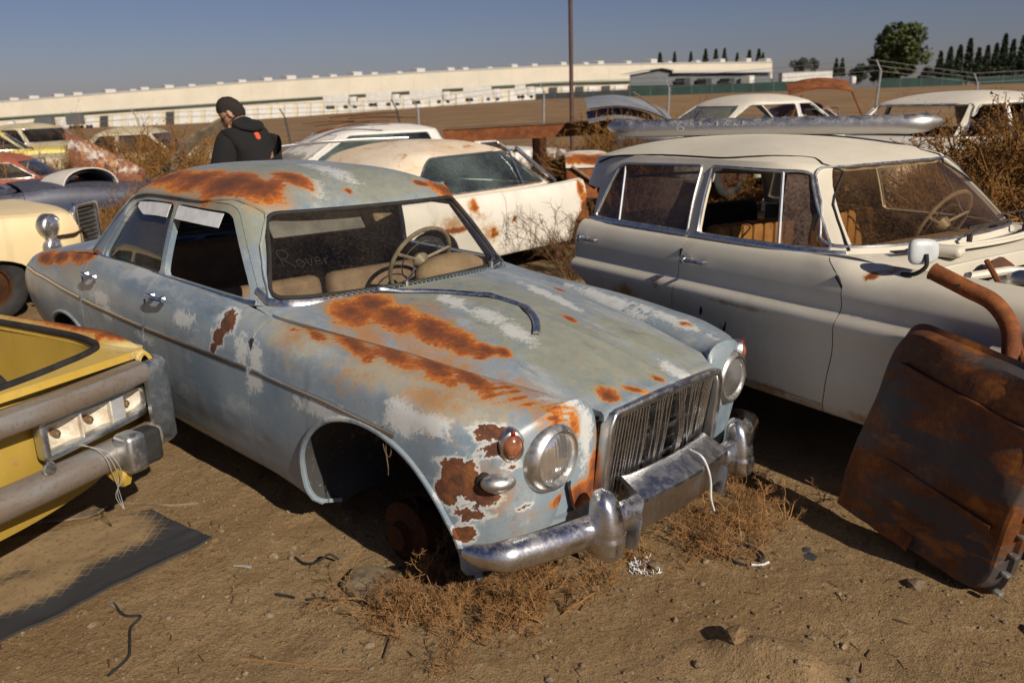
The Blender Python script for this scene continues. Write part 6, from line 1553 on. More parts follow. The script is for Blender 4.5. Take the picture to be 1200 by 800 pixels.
# navy and white car beyond the cream one
c0 = put(30, 9.6); old_car('navy_car', 'dark navy car with white fender behind the cream car', (c0.x - .6, c0.y - .6, c0.z - .02), R(80), 'navy_paint', belt=.92, deck=.90, roof=1.28, hoodf=.86, xa=.4, group=None, glass='side_glass')
pA = put(80, 10.0)
def arch(u, v):
    a = math.pi * (.0 + .98 * v); ax_ = (Vector((.7329, .6803, 0)) * .82 + Vector((.6871, -.7265, 0)) * .57); pb = Vector((ax_.y, -ax_.x, 0))
    return tuple(pA + ax_ * (.30 - .62 * u) + pb * (.34 * math.cos(a)) + Vector((0, 0, .78 - .06 * u * u + .32 * abs(math.sin(a)) ** .6)))
panel('white_fender', 'loose white fender with dark blue inside standing on the navy car', 'fender', arch, 14, 22, 'coupe_white', .012, 'navy_paint')
# teal screen car
c1 = put(10, 8.6); old_car('teal_screen_car', 'pale car with teal windscreen low behind the cream fender', (c1.x - 1.5, c1.y - 2.6, c1.z - .12), R(95), 'coupe_white', belt=.90, deck=.88, hoodr=.90, hoodf=.80, xa=.9, xc=-1.0, roof=1.16, rake=.55, glass='coupe_glass')
# burnt bonnet standing up
t0, t1, t2, t3 = at(76, 154, 10.6), at(172, 200, 10.6), at(92, 215, 10.6), at(165, 222, 10.6)
panel('burnt_bonnet', 'rust red car bonnet with white flaking band standing on edge', 'bonnet', lambda u, v: tuple(t0.lerp(t1, u).lerp(t2.lerp(t3, u), v) + Vector((.08, -.08, 0)) * math.sin(u * 3.1) * math.sin(v * 3.1)), 16, 12, 'burnt_panel', .02, 'rust_dark', spots={'pale': [tuple(t0.lerp(t1, q) - Vector((0, 0, .09))) + (.13, .2, .055) for q in (.15, .3, .45, .62, .8)] + [tuple(t0.lerp(t1, .85) - Vector((0, 0, .25))) + (.10, .2, .10)], 'rust': []})
c2 = put(20, 13.2); old_car('red_car', 'faded red car with orange rust behind the navy car', (c2.x, c2.y, c2.z - .10), R(60), 'red_paint', belt=.90, roof=1.30, hoodf=.85, xa=.4, xc=-1.4, glass='side_glass')
c3 = put(165, 15.4); old_car('beige_car', 'beige car with bright window frames half hidden by brush', (c3.x - .2, c3.y + .2, c3.z + .05), R(50), 'beige_paint', belt=.95, roof=1.42, xa=.6, xc=-1.1, glass='side_glass', trim='chrome')
c4 = put(-12, 17.5); old_car('lemon_car', 'lemon yellow car at the far left edge', (c4.x, c4.y, c4.z + .1), R(75), 'lemon_paint', belt=.95, roof=1.42, xa=.6, glass='side_glass')
c5 = put(42, 20); old_car('tan_car', 'tan car roof showing above brush at far left', (c5.x, c5.y, c5.z + .15), R(20), 'beige_paint', belt=.95, roof=1.42, xa=.6, glass='side_glass')
b0, b1 = at(192, 183, 10.5), at(262, 143, 10.5)
pl_ = thing('leaning_plank', 'long pale plank leaning up behind the person', 'plank', b0); d_ = b1 - b0
new('board', sweep([Vector((0, 0, -.3)) - d_ * .25, d_ * .5, d_], rrect(.05, .13, .006, 1), up=(.4, -.4, .8)), 'strip_dust', pl_)

# station wagon, white with black patches, behind the coupe
paint_mat('patch_white', (.66, .63, .57), (.70, .67, .61), tone=(.025, .024, .022), rust_amt=.03, rough=.5)
PW = {'tone': [(.95, 0, 1.0, .20, .8, .14), (.75, -.3, 1.15, .10, .15, .06), (.6, .2, 1.22, .08, .2, .05), (.9, .45, 1.05, .15, .3, .12), (.62, -.5, 1.28, .06, .1, .05)], 'rust': [(.2, -.3, 1.42, .2, .3, .1), (-.6, 0, 1.45, .8, .2, .05)]}
c6 = put(372, 13.0); wag, _, _ = old_car('patched_hatchback', 'white car with black blotches on its screen and long teal side window', (c6.x + .3, c6.y + .2, c6.z - .02), R(-105), 'patch_white', belt=.94, deck=.95, hoodr=.93, hoodf=.80, xa=.95, xc=-1.7, roof=1.47, rake=.72, rear_rake=.3, spots=PW, roofw=.68, screen=False, trim='visor_white', roofmat='rough_white',
    wins=[round_poly([(-1.35, .97), (.72, .97), (.10, 1.32), (-1.20, 1.32)], .04)])
SCb = [[(1.03 - .72 * j / 9 + (-.10 * (2 * i / 15 - 1) ** 2), (-.74 + 1.48 * i / 15) * (1 - .22 * j / 9), .955 + .385 * j / 9) for j in range(10)] for i in range(16)]
new('painted_screen', bm_from(gridgeo(np.array(SCb))), 'patch_white', wag, spots=PW)
# scrap heap on its roof
r_ = np.random.RandomState(9)
for k in range(7):
    a, l = r_.uniform(-.4, .4), r_.uniform(.5, 1.2); q = Vector((c6.x + .5 + r_.uniform(-.5, .5), c6.y + .6 + r_.uniform(-.7, .9), c6.z + 1.46 + .02 * k)); nm = thing('scrap_strip', ('rusty scrap strip on the blotched car roof, %s of seven' % ('lowest', 'second lowest', 'third lowest', 'middle', 'third highest', 'second highest', 'topmost')[k]), 'scrap', q, (0, r_.uniform(-.06, .06), R(70) + a), 'scrap strips on the blotched car roof')
    new('strip', sweep([(-l / 2, 0, 0), (0, 0, .015), (l / 2, 0, 0)], rrect(.06, .012, .003, 1)), ('rust_deep', 'rust_dark', 'rust')[k % 3], nm)

# truck frame rails
f0, f1 = at(520, 160, 14.5), at(745, 148, 14.5); fr_ = thing('truck_frame', 'long rusty truck chassis rail on stands behind the coupe', 'truck frame', (f0.x, f0.y, ground_h(f0.x, f0.y)))
o_ = Vector(fr_.location); dd = (f1 - f0); up = Vector((0, 0, 1)); sd = dd.cross(up).normalized()
ipr = [(-.05, -.11), (.05, -.11), (.05, -.085), (-.035, -.085), (-.035, .085), (.05, .085), (.05, .11), (-.05, .11)]
for k in (0, .85): new('chassis_rail', sweep([f0 - o_ - sd * k, f1 - o_ - sd * k], ipr if k else [(-a_, b_) for a_, b_ in ipr][::-1]), 'rust_dark' if k else 'rust', fr_)
for t in (.05, .35, .55, .8): new('cross_member', sweep([f0 + dd * t - o_, f0 + dd * t - o_ - sd * .85], rrect(.10, .12, .01, 1)), 'rust_dark', fr_)
for t in (.12, .5, .88):
    for k in (0, .85):
        p = f0 + dd * t - o_ - sd * k; gz = ground_h(p.x + o_.x, p.y + o_.y) - o_.z; new('stand', box((p.x, p.y, (p.z - .11 + gz) / 2), (.16, .16, p.z - .11 - gz), .01, 1), 'rust_deep', fr_)
new('bright_strip', sweep([f0 - o_ + sd * .06 + Vector((0, 0, .118)), f1 - o_ + sd * .06 + Vector((0, 0, .118))], rrect(.03, .012, .003, 1)), 'strip_dust', fr_)
# rusted front clip
p = at(686, 190, 10.2); zc_ = ground_h(p.x, p.y); rc = thing('rusty_front_clip', 'rusted car front end with peeling white top beside the cream car', 'car front', (p.x, p.y, zc_), (0, 0, R(-46)))
hz_ = p.z - zc_
P = np.array([[(.35 * math.sin(a) , -.27 + .54 * j / 14, hz_ - .02 + .16 * math.cos(a) * (1 - .25 * (2 * j / 14 - 1) ** 4)) for j in range(15)] for a in np.linspace(-1.2, 1.7, 16)])
new('hood_nose', bm_from(gridgeo(P, flip=True)), 'rough_white', rc, spots={'rust': [(.2, 0, hz_ + .05, .3, .4, .06)]})
new('nose_panel', box((.28, 0, hz_ * .5), (.1, .56, hz_ * .95), .06, 3), 'rust_orange', rc); new('brace', tube([(.36, -.2, hz_ - .02), (.38, .12, hz_ - .25)], .018, 6), 'strip_dust', rc)
new('void_panel', box((.0, 0, hz_ * .45), (.5, .5, hz_ * .8), .02, 1), 'black_void', rc)
for sg in (-1, 1): new('lamp_bucket', lathe([(.08, .0), (.085, .03), (.07, .05), (.001, .02)], 18, 'x'), 'rust', rc, loc=(.32, sg * .2, hz_ - .28))
# stacked bonnets on brush
for k, (pa, pb, h_, lab) in enumerate((((688, 122), (790, 122), .10, 'upper blue grey bonnet lying arched on brush pile'), ((690, 138), (770, 142), .07, 'lower blue grey bonnet under another on brush pile'))):
    q0, q1 = at(*pa, 13.5), at(*pb, 13.5); ax_ = (q1 - q0); nn = Vector((-.6, .7, 0)) * 1.1
    panel('blue_grey_bonnet', lab, 'bonnet', lambda u, v: tuple(q0 + ax_ * u + nn * v + Vector((0, 0, h_ * 2.2 * math.sin(math.pi * (.10 + .75 * u)) - .24 * u * (1 - k) + .16 * v - .13))), 18, 8, 'bluegrey_paint', .015, 'rust_deep')
q0, q1 = at(742, 108, 13.6), at(785, 141, 13.6); st_ = thing('white_pole', 'thin white bent pole beside the stacked bonnets', 'pole', q0); new('rod', tube([(0, 0, 0), (q1 - q0) * .6 + Vector((0, 0, .03)), q1 - q0, (q1 - q0) * 1.3], .014, 6), 'strip_dust', st_)

# right side rows
c7 = put(885, 13.2); old_car('white_fastback', 'white car shell without glass between the stacked bonnets and rusty bonnet', (c7.x + .1, c7.y, c7.z + .22), R(70), 'sedan_white', belt=.98, deck=.94, hoodr=.95, hoodf=.84, xa=1.0, xc=-1.55, roof=1.46, rake=.55, rear_rake=.75, glass_s=False, glass='coupe_glass', trim='visor_white', screen=False)
c8 = put(960, 18.0); old_car('rusty_car', 'rust brown car with its bonnet raised behind the white shell', (c8.x, c8.y, c8.z + .05), R(40), 'burnt_panel', belt=.95, roof=1.40, hoodf=.85, xa=.4, no_hood=True, glass='side_glass')
q0 = at(925, 108, 16.5); q1 = at(1000, 104, 16.5); nn = Vector((-.4, .6, .25))
panel('raised_bonnet', 'rusty orange edged bonnet raised over the rust brown car', 'bonnet', lambda u, v: tuple(q0.lerp(q1, u) + nn * v * .8 + Vector((0, 0, .17 * math.sin(math.pi * (.15 + .7 * u)) - .12))), 18, 8, 'rust_orange', .03, 'black_void')
for pxa, pxb in (((940, 112), (930, 132)), ((998, 106), (1008, 130))):
    q0, q1 = at(*pxa, 16.6), at(*pxb, 16.6); s1 = thing('bonnet_strut', 'thin strut holding up the raised rusty bonnet, %s one' % ('left' if pxa[0] < 960 else 'right'), 'strut', q0); new('rod', tube([(0, 0, 0), q1 - q0, (q1 - q0) * 1.5], .02, 6), 'rust', s1)
c9 = put(1062, 9.8); old_car('cream_sedan', 'cream sedan with white roof standing in brown brush at right', (c9.x + .30, c9.y + .5, c9.z + .17), R(-104), 'sedan_white', belt=1.0, deck=1.0, hoodr=1.0, hoodf=.9, xa=1.05, xc=-1.7, roof=1.50, rake=.50, rear_rake=.4, glass='side_glass', glass_s=False, screen=False, trim='chrome_dull', roofw=.70, w=.92)
# low wrecks of which only roofs show among the brush
for k, (px, dp, yw, mt, lb) in enumerate(((560, 19, 80, 'rough_white', 'white rust flecked car far behind the truck frame'), (850, 21, 65, 'burnt_panel', 'red brown car far behind the white shell'))):
    c = put(px, dp); old_car('far_wreck', lb, (c.x, c.y, c.z - .35), R(yw), mt, belt=.9, roof=1.30, xa=.5, glass='side_glass')

# brush -----------------------------------------------------------------------------------------
r_ = np.random.RandomState(31)
kinds = [twigs(r_, 11, .75, .75, 2, 6.5, .009, .45, leaf=6) for _ in range(6)]
pt = Patch()
def brush(px0, px1, d0, d1, n, s0, s1):
    for _ in range(n):
        px, d = r_.uniform(px0, px1), r_.uniform(d0, d1); p = at(px, 150, d); pt.put(kinds[r_.randint(6)], (p.x, p.y, ground_h(p.x, p.y)), r_.uniform(s0, s1), r_.uniform(0, 6.28))
brush(105, 200, 8.6, 10.0, 16, .6, 1.0); brush(100, 245, 10.5, 16, 46, .8, 1.5); brush(-10, 110, 11, 16, 24, .6, 1.3); brush(-20, 90, 9.2, 9.8, 5, .6, .9)
brush(700, 790, 11.5, 14.5, 18, .9, 1.5); brush(790, 1010, 12, 14, 22, .6, 1.15); brush(1125, 1230, 6.4, 8.0, 26, 1.0, 1.6); brush(1040, 1240, 8.2, 9.3, 14, .7, 1.2); brush(560, 700, 15, 19, 16, .6, 1.0); brush(240, 520, 15, 20, 16, .4, .8)
brush(700, 785, 12.4, 13.6, 20, 1.0, 1.5); brush(130, 245, 11, 13, 16, .8, 1.2); brush(1135, 1230, 6.6, 8.4, 22, 1.0, 1.5); brush(1100, 1200, 8.0, 9.0, 12, .8, 1.1); print('brush', pt.n)
tag(pt.obj('dry_brush', 'rust_weed'), 'rust coloured dry brush growing among the wrecks', None, kind='stuff')
p = at(655, 300, 7.2); bu = twigs(np.random.RandomState(8), 13, .62, .85, 3, 5.5, .006, .42)
pt = Patch(); pt.put(bu, (-1.15, 3.72, ground_h(-1.15, 3.72))); pt.put(bu, (-1.05, 4.0, ground_h(-1.05, 4.0)), .9, 2.0); bo = pt.obj('dark_bush', 'dark_weed'); tag(bo, 'dark leafless bush growing against the white coupe door', 'bush')
for k, (px, d, h_, lb) in enumerate(((103, 12.5, 1.05, 'tall dry weed stalk rising against the sky at left'), (735, 11, 1.0, 'tall dry weed left of the white pole'), (860, 13.5, 1.15, 'tall orange dry weed before the grey shed'), (1060, 13.0, 1.3, 'leaning dry weed above the cream sedan roof'), (8, 11, 1.0, 'dry bare shrub at the far left edge'))):
    p = at(px, 150, d); s_ = twigs(np.random.RandomState(40 + k), 3, h_ * 1.15, .16, 3, 4, .005, .22); q = Patch(); q.put(s_, (p.x, p.y, ground_h(p.x, p.y))); tag(q.obj('weed_stalk', 'rust_weed'), lb, 'weed')

# ================================================================ far setting: warehouse, shed, fences, trees
simple('wh_wall', (.58, .53, .43), .8, var=.06, scale=.15); simple('wh_low', (.60, .54, .43), .85, var=.1, scale=.2); simple('wh_green', (.10, .15, .12), .7, var=.2)
simple('dock_white', (.62, .61, .58), .6, var=.1, scale=1); simple('dock_dark', (.045, .048, .05), .8, var=.2); simple('shed_grey', (.11, .125, .14), .7, var=.15, scale=.3); simple('shed_roof', (.50, .50, .50), .5, var=.1)
simple('screen_green', (.018, .05, .043), .9, var=.25, scale=.4); simple('screen_dark', (.04, .045, .05), .9, var=.25, scale=.4); simple('roof_unit', (.55, .54, .52), .7, var=.2)
def hor(px): return 137.77 - .033464 * px
DW = 250.0
def far(px, py, d=DW): return at(px, py, d)
prof_px = [-260, -120, 0, 150, 300, 475, 650, 780, 905]; ytop = [137, 128, 119.5, 107.5, 96, 86, 77, 74.5, 73]; ybase = [172, 165, 158, 150, 142, 130, 118, 114, 113]
wh = thing('warehouse', 'long cream warehouse with loading docks across the horizon', 'warehouse', far(300, 142))
o_ = Vector(wh.location); N_ = 30; pxs = np.linspace(-240, 905, N_ + 1)
T_ = lambda px: np.interp(px, prof_px, ytop); B_ = lambda px: np.interp(px, prof_px, ybase)
back = Vector((-.687, .7265, 0)) * 60
for i in range(N_):
    a, b_ = pxs[i], pxs[i + 1] - .12; m0, m1 = T_(a) + (B_(a) - T_(a)) * .50, T_(b_) + (B_(b_) - T_(b_)) * .50
    c = [far(a, T_(a)), far(b_, T_(b_)), far(b_, m1), far(a, m0)]; new('wall_panel', ([p - o_ for p in c] + [p - o_ + back * .004 for p in c], [(3, 2, 1, 0), (0, 1, 5, 4), (1, 2, 6, 5), (2, 3, 7, 6), (3, 0, 4, 7)]), 'wh_wall', wh, sharp=10)
    c = [far(a, m0), far(b_, m1), far(b_, B_(b_) + 3), far(a, B_(a) + 3)]; c = [p + back * .01 - o_ for p in c]; new('lower_wall', (c, [(3, 2, 1, 0)]), 'wh_low', wh)
strip = [far(px, T_(px) + (B_(px) - T_(px)) * .50) - o_ - back * .004 for px in pxs]
new('eave_strip', sweep(strip, rrect(.5, .45, .05, 1)), 'wh_green', wh)
new('roof_slab', bm_from(gridgeo(np.array([[far(px, T_(px)) - o_ + back * k + Vector((0, 0, .02)) for k in (0.002, 1)] for px in pxs]))), 'roof_unit', wh)
new('parapet', sweep([far(px, T_(px)) - o_ for px in pxs], rrect(.5, .35, .05, 1)), 'roof_unit', wh)
new('end_wall', ([far(905, 73) - o_ + back * .002, far(905, 73) - o_ + back, far(905, 116) - o_ + back, far(905, 116) - o_ + back * .002], [(0, 1, 2, 3)]), 'wh_wall', wh)
r_ = np.random.RandomState(2)
for px in np.arange(-20, 900, 27):
    px += r_.uniform(-7, 7); s_ = r_.uniform(.7, 1.3); p = far(px, T_(px)) - o_ + back * r_.uniform(.05, .12); new('roof_vent', box((p.x, p.y, p.z + .5 * s_), (2.6 * s_, 2.6 * s_, 1.2 * s_), .1, 1), 'roof_unit', wh)
for k, px in enumerate(np.arange(8, 740, 15.5)):
    w_ = 9.5; m = T_(px) + (B_(px) - T_(px)) * .62; e = B_(px) + 1; c = [far(px, m), far(px + w_, m - w_ * .06), far(px + w_, e - w_ * .06), far(px, e)]
    c = [p - o_ + back * .004 for p in c]; dk = px < 200 and k % 5 in (2,) or 625 < px < 740 and k % 2
    new('dock_door', (c + [p + back * .004 for p in c], [(3, 2, 1, 0), (0, 1, 5, 4), (1, 2, 6, 5), (2, 3, 7, 6), (3, 0, 4, 7)]), 'dock_dark' if dk else 'dock_white', wh, sharp=10)
# trucks at the docks
def truck(px, py, L_, d, lab, cab=1, mat='dock_white', flip=1):
    p = far(px, py, d); t = thing('semi_truck', lab, 'truck', p, (0, 0, math.atan2(RT.y, RT.x)), 'trucks parked at the warehouse docks'); s_ = flip
    new('trailer', box((0, 0, 2.5), (L_, 2.5, 2.8), .05, 1), mat, t)
    if cab: new('cab', box((s_ * (L_ / 2 + 1.4), 0, 1.9), (2.0, 2.4, 2.6), .25, 2), mat, t); new('hood', box((s_ * (L_ / 2 + 2.9), 0, 1.3), (1.2, 2.0, 1.3), .2, 2), mat, t); new('cab_window', box((s_ * (L_ / 2 + 2.42), 0, 2.5), (.05, 2.0, .8), .02, 1), 'dock_dark', t)
    for x in (-L_ / 2 + 1, -L_ / 2 + 2.2, L_ / 2 - 1, s_ * (L_ / 2 + 1.6)):
        for y in (-1.05, 1.05): new('wheel', lathe([(.001, -.15), (.45, -.15), (.5, -.1), (.5, .1), (.45, .15), (.001, .15)], 14, 'y'), 'rubber', t, loc=(x, y, .5))
for px, py, L_, fl, lb in ((560, 118, 8, 1, 'white box truck second from the right at the docks'), (610, 115, 3, 1, 'short white truck rightmost at the docks'), (500, 121, 9, 1, 'white semi truck with dark cab in the middle of the docks'), (445, 124, 7, 1, 'white semi truck left of the dark cab one at the docks'), (395, 127, 7, 1, 'leftmost white semi truck parked at the docks')): truck(px, py + 1, L_, 235, lb, 1, 'dock_white', fl)
for px, py, L_, lb in ((55, 154, 4.5, 'dark grey trailer left of another at the left docks'), (90, 151, 4.2, 'dark grey trailer right of another at the left docks')): truck(px, py, L_, 235, lb, 0, 'shed_grey')
# grey shed
sh = thing('grey_shed', 'low grey metal shed with pale roof edge beyond the green fence', 'shed', far(820, 104, 170)); o_ = Vector(sh.location)
c = [(738, 88), (775, 81), (790, 84), (903, 83), (903, 108), (738, 112)]
fw_ = [far(a, b_, 170) - o_ for a, b_ in c]; bk = Vector((-.687, .7265, 0)) * 20
new('shed_wall', (fw_ + [p + bk for p in fw_], [tuple(range(6))[::-1], (0, 1, 7, 6), (3, 4, 10, 9)]), 'shed_grey', sh, sharp=10)
new('shed_roof_sheet', bm_from(gridgeo(np.array([[far(a, b_, 170) - o_ - bk * .05 + bk * k * 1.1 + Vector((0, 0, .15 + .4 * k)) for k in (0, 1)] for a, b_ in ((738, 88), (775, 81), (790, 84), (904, 83))]), flip=True)), 'shed_roof', sh)
new('roof_edge', sweep([far(788, 84.5, 169) - o_, far(905, 83.5, 169) - o_], rrect(.3, .5, .05, 1)), 'shed_roof', sh)
for px in (800, 825, 852): new('shed_door', box(far(px, 101, 169.6) - o_, (2.2, 2.2, 3.0), .05, 1), 'screen_dark', sh)
new('white_door', box(far(876, 94, 169) - o_, (2.0, 2.0, 1.6), .05, 1), 'dock_white', sh)
ct = thing('white_container', 'long white container right of the grey shed', 'container', far(943, 98, 160), (0, 0, math.atan2(RT.y, RT.x))); new('box_body', box((0, 0, 1.0), (9.6, 2.4, 2.0), .05, 1), 'dock_white', ct); new('roof_cap', box((0, 0, 2.05), (9.7, 2.5, .12), .02, 1), 'shed_roof', ct)
for k in range(12): new('rib', box((-4.4 + .8 * k, -1.21, 1.0), (.12, .05, 1.8)), 'dock_white', ct)
ct2 = thing('water_tank', 'small white tank right of the white container', 'tank', far(999, 98, 150)); new('drum', lathe([(.001, 1.2), (.5, 1.15), (.55, 1.0), (.55, .1), (.5, 0)], 16, 'z'), 'dock_white', ct2); new('lid', lathe([(.001, 1.28), (.2, 1.26), (.2, 1.15)], 12, 'z'), 'dock_white', ct2)
def fence(name, label, pts, h_, d, mat):
    f = thing(name, label, 'fence', far(pts[0][0], pts[0][1], d)); o_ = Vector(f.location); n_ = max(1, int((pts[-1][0] - pts[0][0]) / 22)); xs = np.linspace(pts[0][0], pts[-1][0], n_ + 1)
    yb = lambda q: np.interp(q, [p[0] for p in pts], [p[1] for p in pts])
    for i in range(n_):
        a, b_ = far(xs[i], yb(xs[i]), d) - o_, far(xs[i + 1], yb(xs[i + 1]), d) - o_; t = Vector((-.687, .7265, 0)) * .05; dn = Vector((0, 0, -.8)); u_ = Vector((0, 0, h_))
        c = [a + dn, b_ + dn, b_ + u_, a + u_]; new('screen_panel', (c + [p + t for p in c], [(0, 1, 2, 3), (7, 6, 5, 4), (3, 2, 6, 7), (0, 3, 7, 4), (1, 5, 6, 2)]), mat, f, sharp=10)
        new('post', tube([a + dn, a + u_ + Vector((0, 0, .2))], .07, 6), 'shed_grey', f)
fence('green_fence', 'green screened fence before the grey shed', [(738, 113), (830, 112), (930, 108)], 1.75, 140, 'screen_green')
fence('green_fence', 'green screened fence under the conifer row at right', [(1030, 100), (1128, 99)], 1.1, 140, 'screen_green'); fence('green_fence', 'short green fence piece at the right edge', [(1147, 99), (1230, 97)], 1.1, 140, 'screen_green')
fence('dark_fence', 'dark screened fence along the warehouse docks', [(628, 118), (740, 113)], 1.6, 200, 'screen_dark')
# yard fence: posts with barbed wire arms
simple('galv', (.36, .37, .38), .5, metal=.5, var=.2); simple('rust_pole_paint', (.10, .05, .04), .7, var=.3)
simple('dark_post', (.07, .06, .05), .8, var=.3)
yf = thing('yard_fence', 'wire fence of thin steel posts with angled barbed wire arms', 'fence', (at(600, 150, 27).x, at(600, 150, 27).y, 0)); o_ = Vector(yf.location); tops = []
for px, yt, d, mt, ln in ((20, 140, 26, 'galv', .0), (168, 127, 25, 'galv', -.04), (340, 127, 25, 'dark_post', -.03), (476, 116, 24, 'dark_post', -.05), (489, 117, 26, 'galv', 0), (635, 97, 27, 'galv', .01), (782, 91, 24, 'galv', .01), (1028, 70, 22, 'galv', .02), (1147, 86, 26, 'galv', 0), (1260, 80, 26, 'galv', 0)):
    t = at(px, yt, d); gz = ground_h(t.x, t.y); bs = Vector((t.x, t.y, gz)) + Vector(RT) * ln * 20 * .0; t2 = t - Vector((0, 0, .28)); leanv = Vector((RT.x, RT.y, 0)) * ln * 6
    po = new('fence_post', MB().add(tube([bs - o_ + Vector((0, 0, -.2)) - leanv * 0 , t2 - o_ + leanv], .035, 8)).add(tube([t2 - o_ + leanv, t - o_ + leanv - Vector((RT.x, RT.y, 0)) * .14], .02, 6)).geo(), mt, yf)
    if mt == 'galv': tops.append((t2 - o_, t - o_ - Vector((RT.x, RT.y, 0)) * .14, bs - o_))
for k in range(3): new('barbed_wire', tube([a.lerp(b_, k / 2) for a, b_, _ in tops], .006, 4), 'galv', yf)
for h_ in (.3, .9, 1.5): new('fence_wire', tube([c + Vector((0, 0, h_)) for _, _, c in tops], .004, 4), 'galv', yf)
p = at(670, 140, 22); gz = ground_h(p.x, p.y); pole = tag(new('steel_pole', tube([(p.x, p.y, gz - .3), (p.x, p.y, 8.5)], .055, 12), 'rust_pole_paint'), 'tall thin dark red steel pole in the field', 'pole')

# trees
g = G('conifer_leaf'); g.bsdf(g.mix(g.noise(.5, 4), (.022, .034, .022), (.045, .06, .032)), .8, 0, .2)
g = G('oak_leaf'); g.bsdf(g.mix(g.noise(.35, 4), (.045, .065, .022), (.085, .10, .035)), .8, 0, .2)
g = G('far_leaf'); g.bsdf(g.mix(g.noise(.35, 4), (.05, .055, .045), (.08, .08, .06)), .8, 0, .2)
simple('bark', (.10, .075, .055), .9, var=.4)
def leaves(r_, pts, s0, s1):
    n = len(pts); a = r_.normal(0, 1, (n, 3)); a /= np.linalg.norm(a, axis=1)[:, None]; b_ = np.cross(a, r_.normal(0, 1, (n, 3))); b_ /= np.linalg.norm(b_, axis=1)[:, None]; s_ = r_.uniform(s0, s1, (n, 1))
    V = np.stack([pts - a * s_, pts + b_ * s_ * .6, pts + a * s_, pts - b_ * s_ * .6], 1).reshape(-1, 3); F = [(4 * i, 4 * i + 1, 4 * i + 2, 4 * i + 3) for i in range(n)]; return V, F
def tree(name, label, px, ybase, ytop, wpx, d, kind, seed, group=None):
    r_ = np.random.RandomState(seed); p = far(px, ybase, d); H = (ybase - ytop) * d / 968.9; Wd = wpx * d / 968.9 / 2; t = thing(name, label, 'tree', p, (0, 0, 0), group); P_ = []
    if kind == 'conifer':
        n = 1500; h_ = r_.uniform(.04, 1, n) ** .85; rr = Wd * (1 - h_) ** .8 * (.55 + .45 * np.sin(h_ * 40 + seed) ** 2) * r_.uniform(.3, 1, n) ** .5; a = r_.uniform(0, 6.283, n); P_ = np.stack([rr * np.cos(a), rr * np.sin(a), h_ * H - .1 * rr], 1); mt = 'conifer_leaf'; s_ = (.10 * Wd + .05, .28 * Wd + .1)
        new('trunk', tube([(0, 0, -.5), (0, 0, H * .5), (0, 0, H * .97)], lambda q: .18 * (1 - .85 * q) * H / 8, 7), 'bark', t)
    else:
        lob = []; mt = kind; 
        nl = 26 if kind == 'oak_leaf' else 9; zlo = .20 if kind == 'oak_leaf' else .25
        for k in range(nl):
            zz = (k + .5) / nl; a_ = r_.uniform(0, 6.283); rr = math.sqrt(max(.05, 1 - ((zz - .58) / .62) ** 2)) * r_.uniform(.25, .78) * Wd; lob.append((np.array([rr * math.cos(a_), rr * math.sin(a_), H * (.14 + .78 * zz)]), r_.uniform(.24, .40) * Wd))
        for c, q in lob:
            v = r_.normal(0, 1, (260, 3)); v /= np.linalg.norm(v, axis=1)[:, None]; P_.append(c + v * q * r_.uniform(.55, 1.05, (260, 1)) * np.array([1, 1, .75]))
        P_ = np.concatenate(P_); s_ = (.035 * Wd, .085 * Wd)
        mb = MB(); mb.add(tube(catmull([(0, 0, -.5), (.1, 0, H * .2), (-.1, .1, H * .42), (0, 0, H * .6)], 14), lambda q: H * .032 * (1 - .6 * q), 9))
        for c, q in lob[:8]: mb.add(tube(catmull([(0, 0, H * .28), tuple(c * .5 + np.array([0, 0, H * .22])), tuple(c)], 8), lambda q: H * .012 * (1 - .7 * q), 6))
        new('trunk', mb.geo(), 'bark', t)
    V, F = leaves(r_, P_, *s_); me = bpy.data.meshes.new('crown'); me.from_pydata(V.tolist(), [], F); me.materials.append(M[mt]); o = bpy.data.objects.new('crown', me); link_obj(o, t); return t
tree('broadleaf_tree', 'large round broadleaf tree standing alone against the sky', 1052, 97, 33, 78, 190, 'oak_leaf', 3)
cons = [(1099, 66, 15), (1110, 61, 16), (1121, 59, 17), (1132, 52, 17), (1143, 62, 16), (1153, 60, 16), (1163, 57, 16), (1172, 47, 18), (1182, 53, 17), (1193, 49, 18), (1205, 54, 17)]
for k, (px, yt, w_) in enumerate(cons): tree('conifer_tree', 'dark conifer number %s from the left in the row at right' % ('one', 'two', 'three', 'four', 'five', 'six', 'seven', 'eight', 'nine', 'ten', 'eleven')[k], px, 98, yt - 3, w_ * 1.1, 200, 'conifer', 60 + k, 'conifers in the row at right')
for k, (px, yt, w_) in enumerate(((773, 66, 9), (790, 65, 7), (809, 65, 7), (826, 62, 9), (838, 62, 9), (848, 61, 8), (863, 66, 7), (877, 63, 9), (888, 62, 9), (893, 66, 7), (979, 72, 7), (986, 72, 7))): tree('conifer_tree', 'small conifer %s, %s in that far line' % (('showing over the warehouse roof' if k < 10 else 'left of the broadleaf tree'), ('first', 'second', 'third', 'fourth', 'fifth', 'sixth', 'seventh', 'eighth', 'ninth', 'tenth', 'left one', 'right one')[k]), px, 90, yt - 2, w_ * 1.5, 330, 'conifer', 90 + k, 'far conifers over the roof line')
for k, (px, yt, w_, lb) in enumerate(((936, 70, 34, 'hazy round tree above the white container, left of its pair'), (951, 69, 22, 'bare brownish tree above the white container, right of its pair'), (1005, 77, 34, 'low dark shrubby tree left of the broadleaf tree'), (1024, 76, 30, 'low dark shrubby tree at the foot of the broadleaf tree'), (1082, 80, 26, 'low shrubby tree right of the broadleaf tree'))): tree('shrubby_tree', lb, px, 97, yt, w_, 260 if k < 2 else 210, 'far_leaf' if k < 2 else 'conifer_leaf', 130 + k)

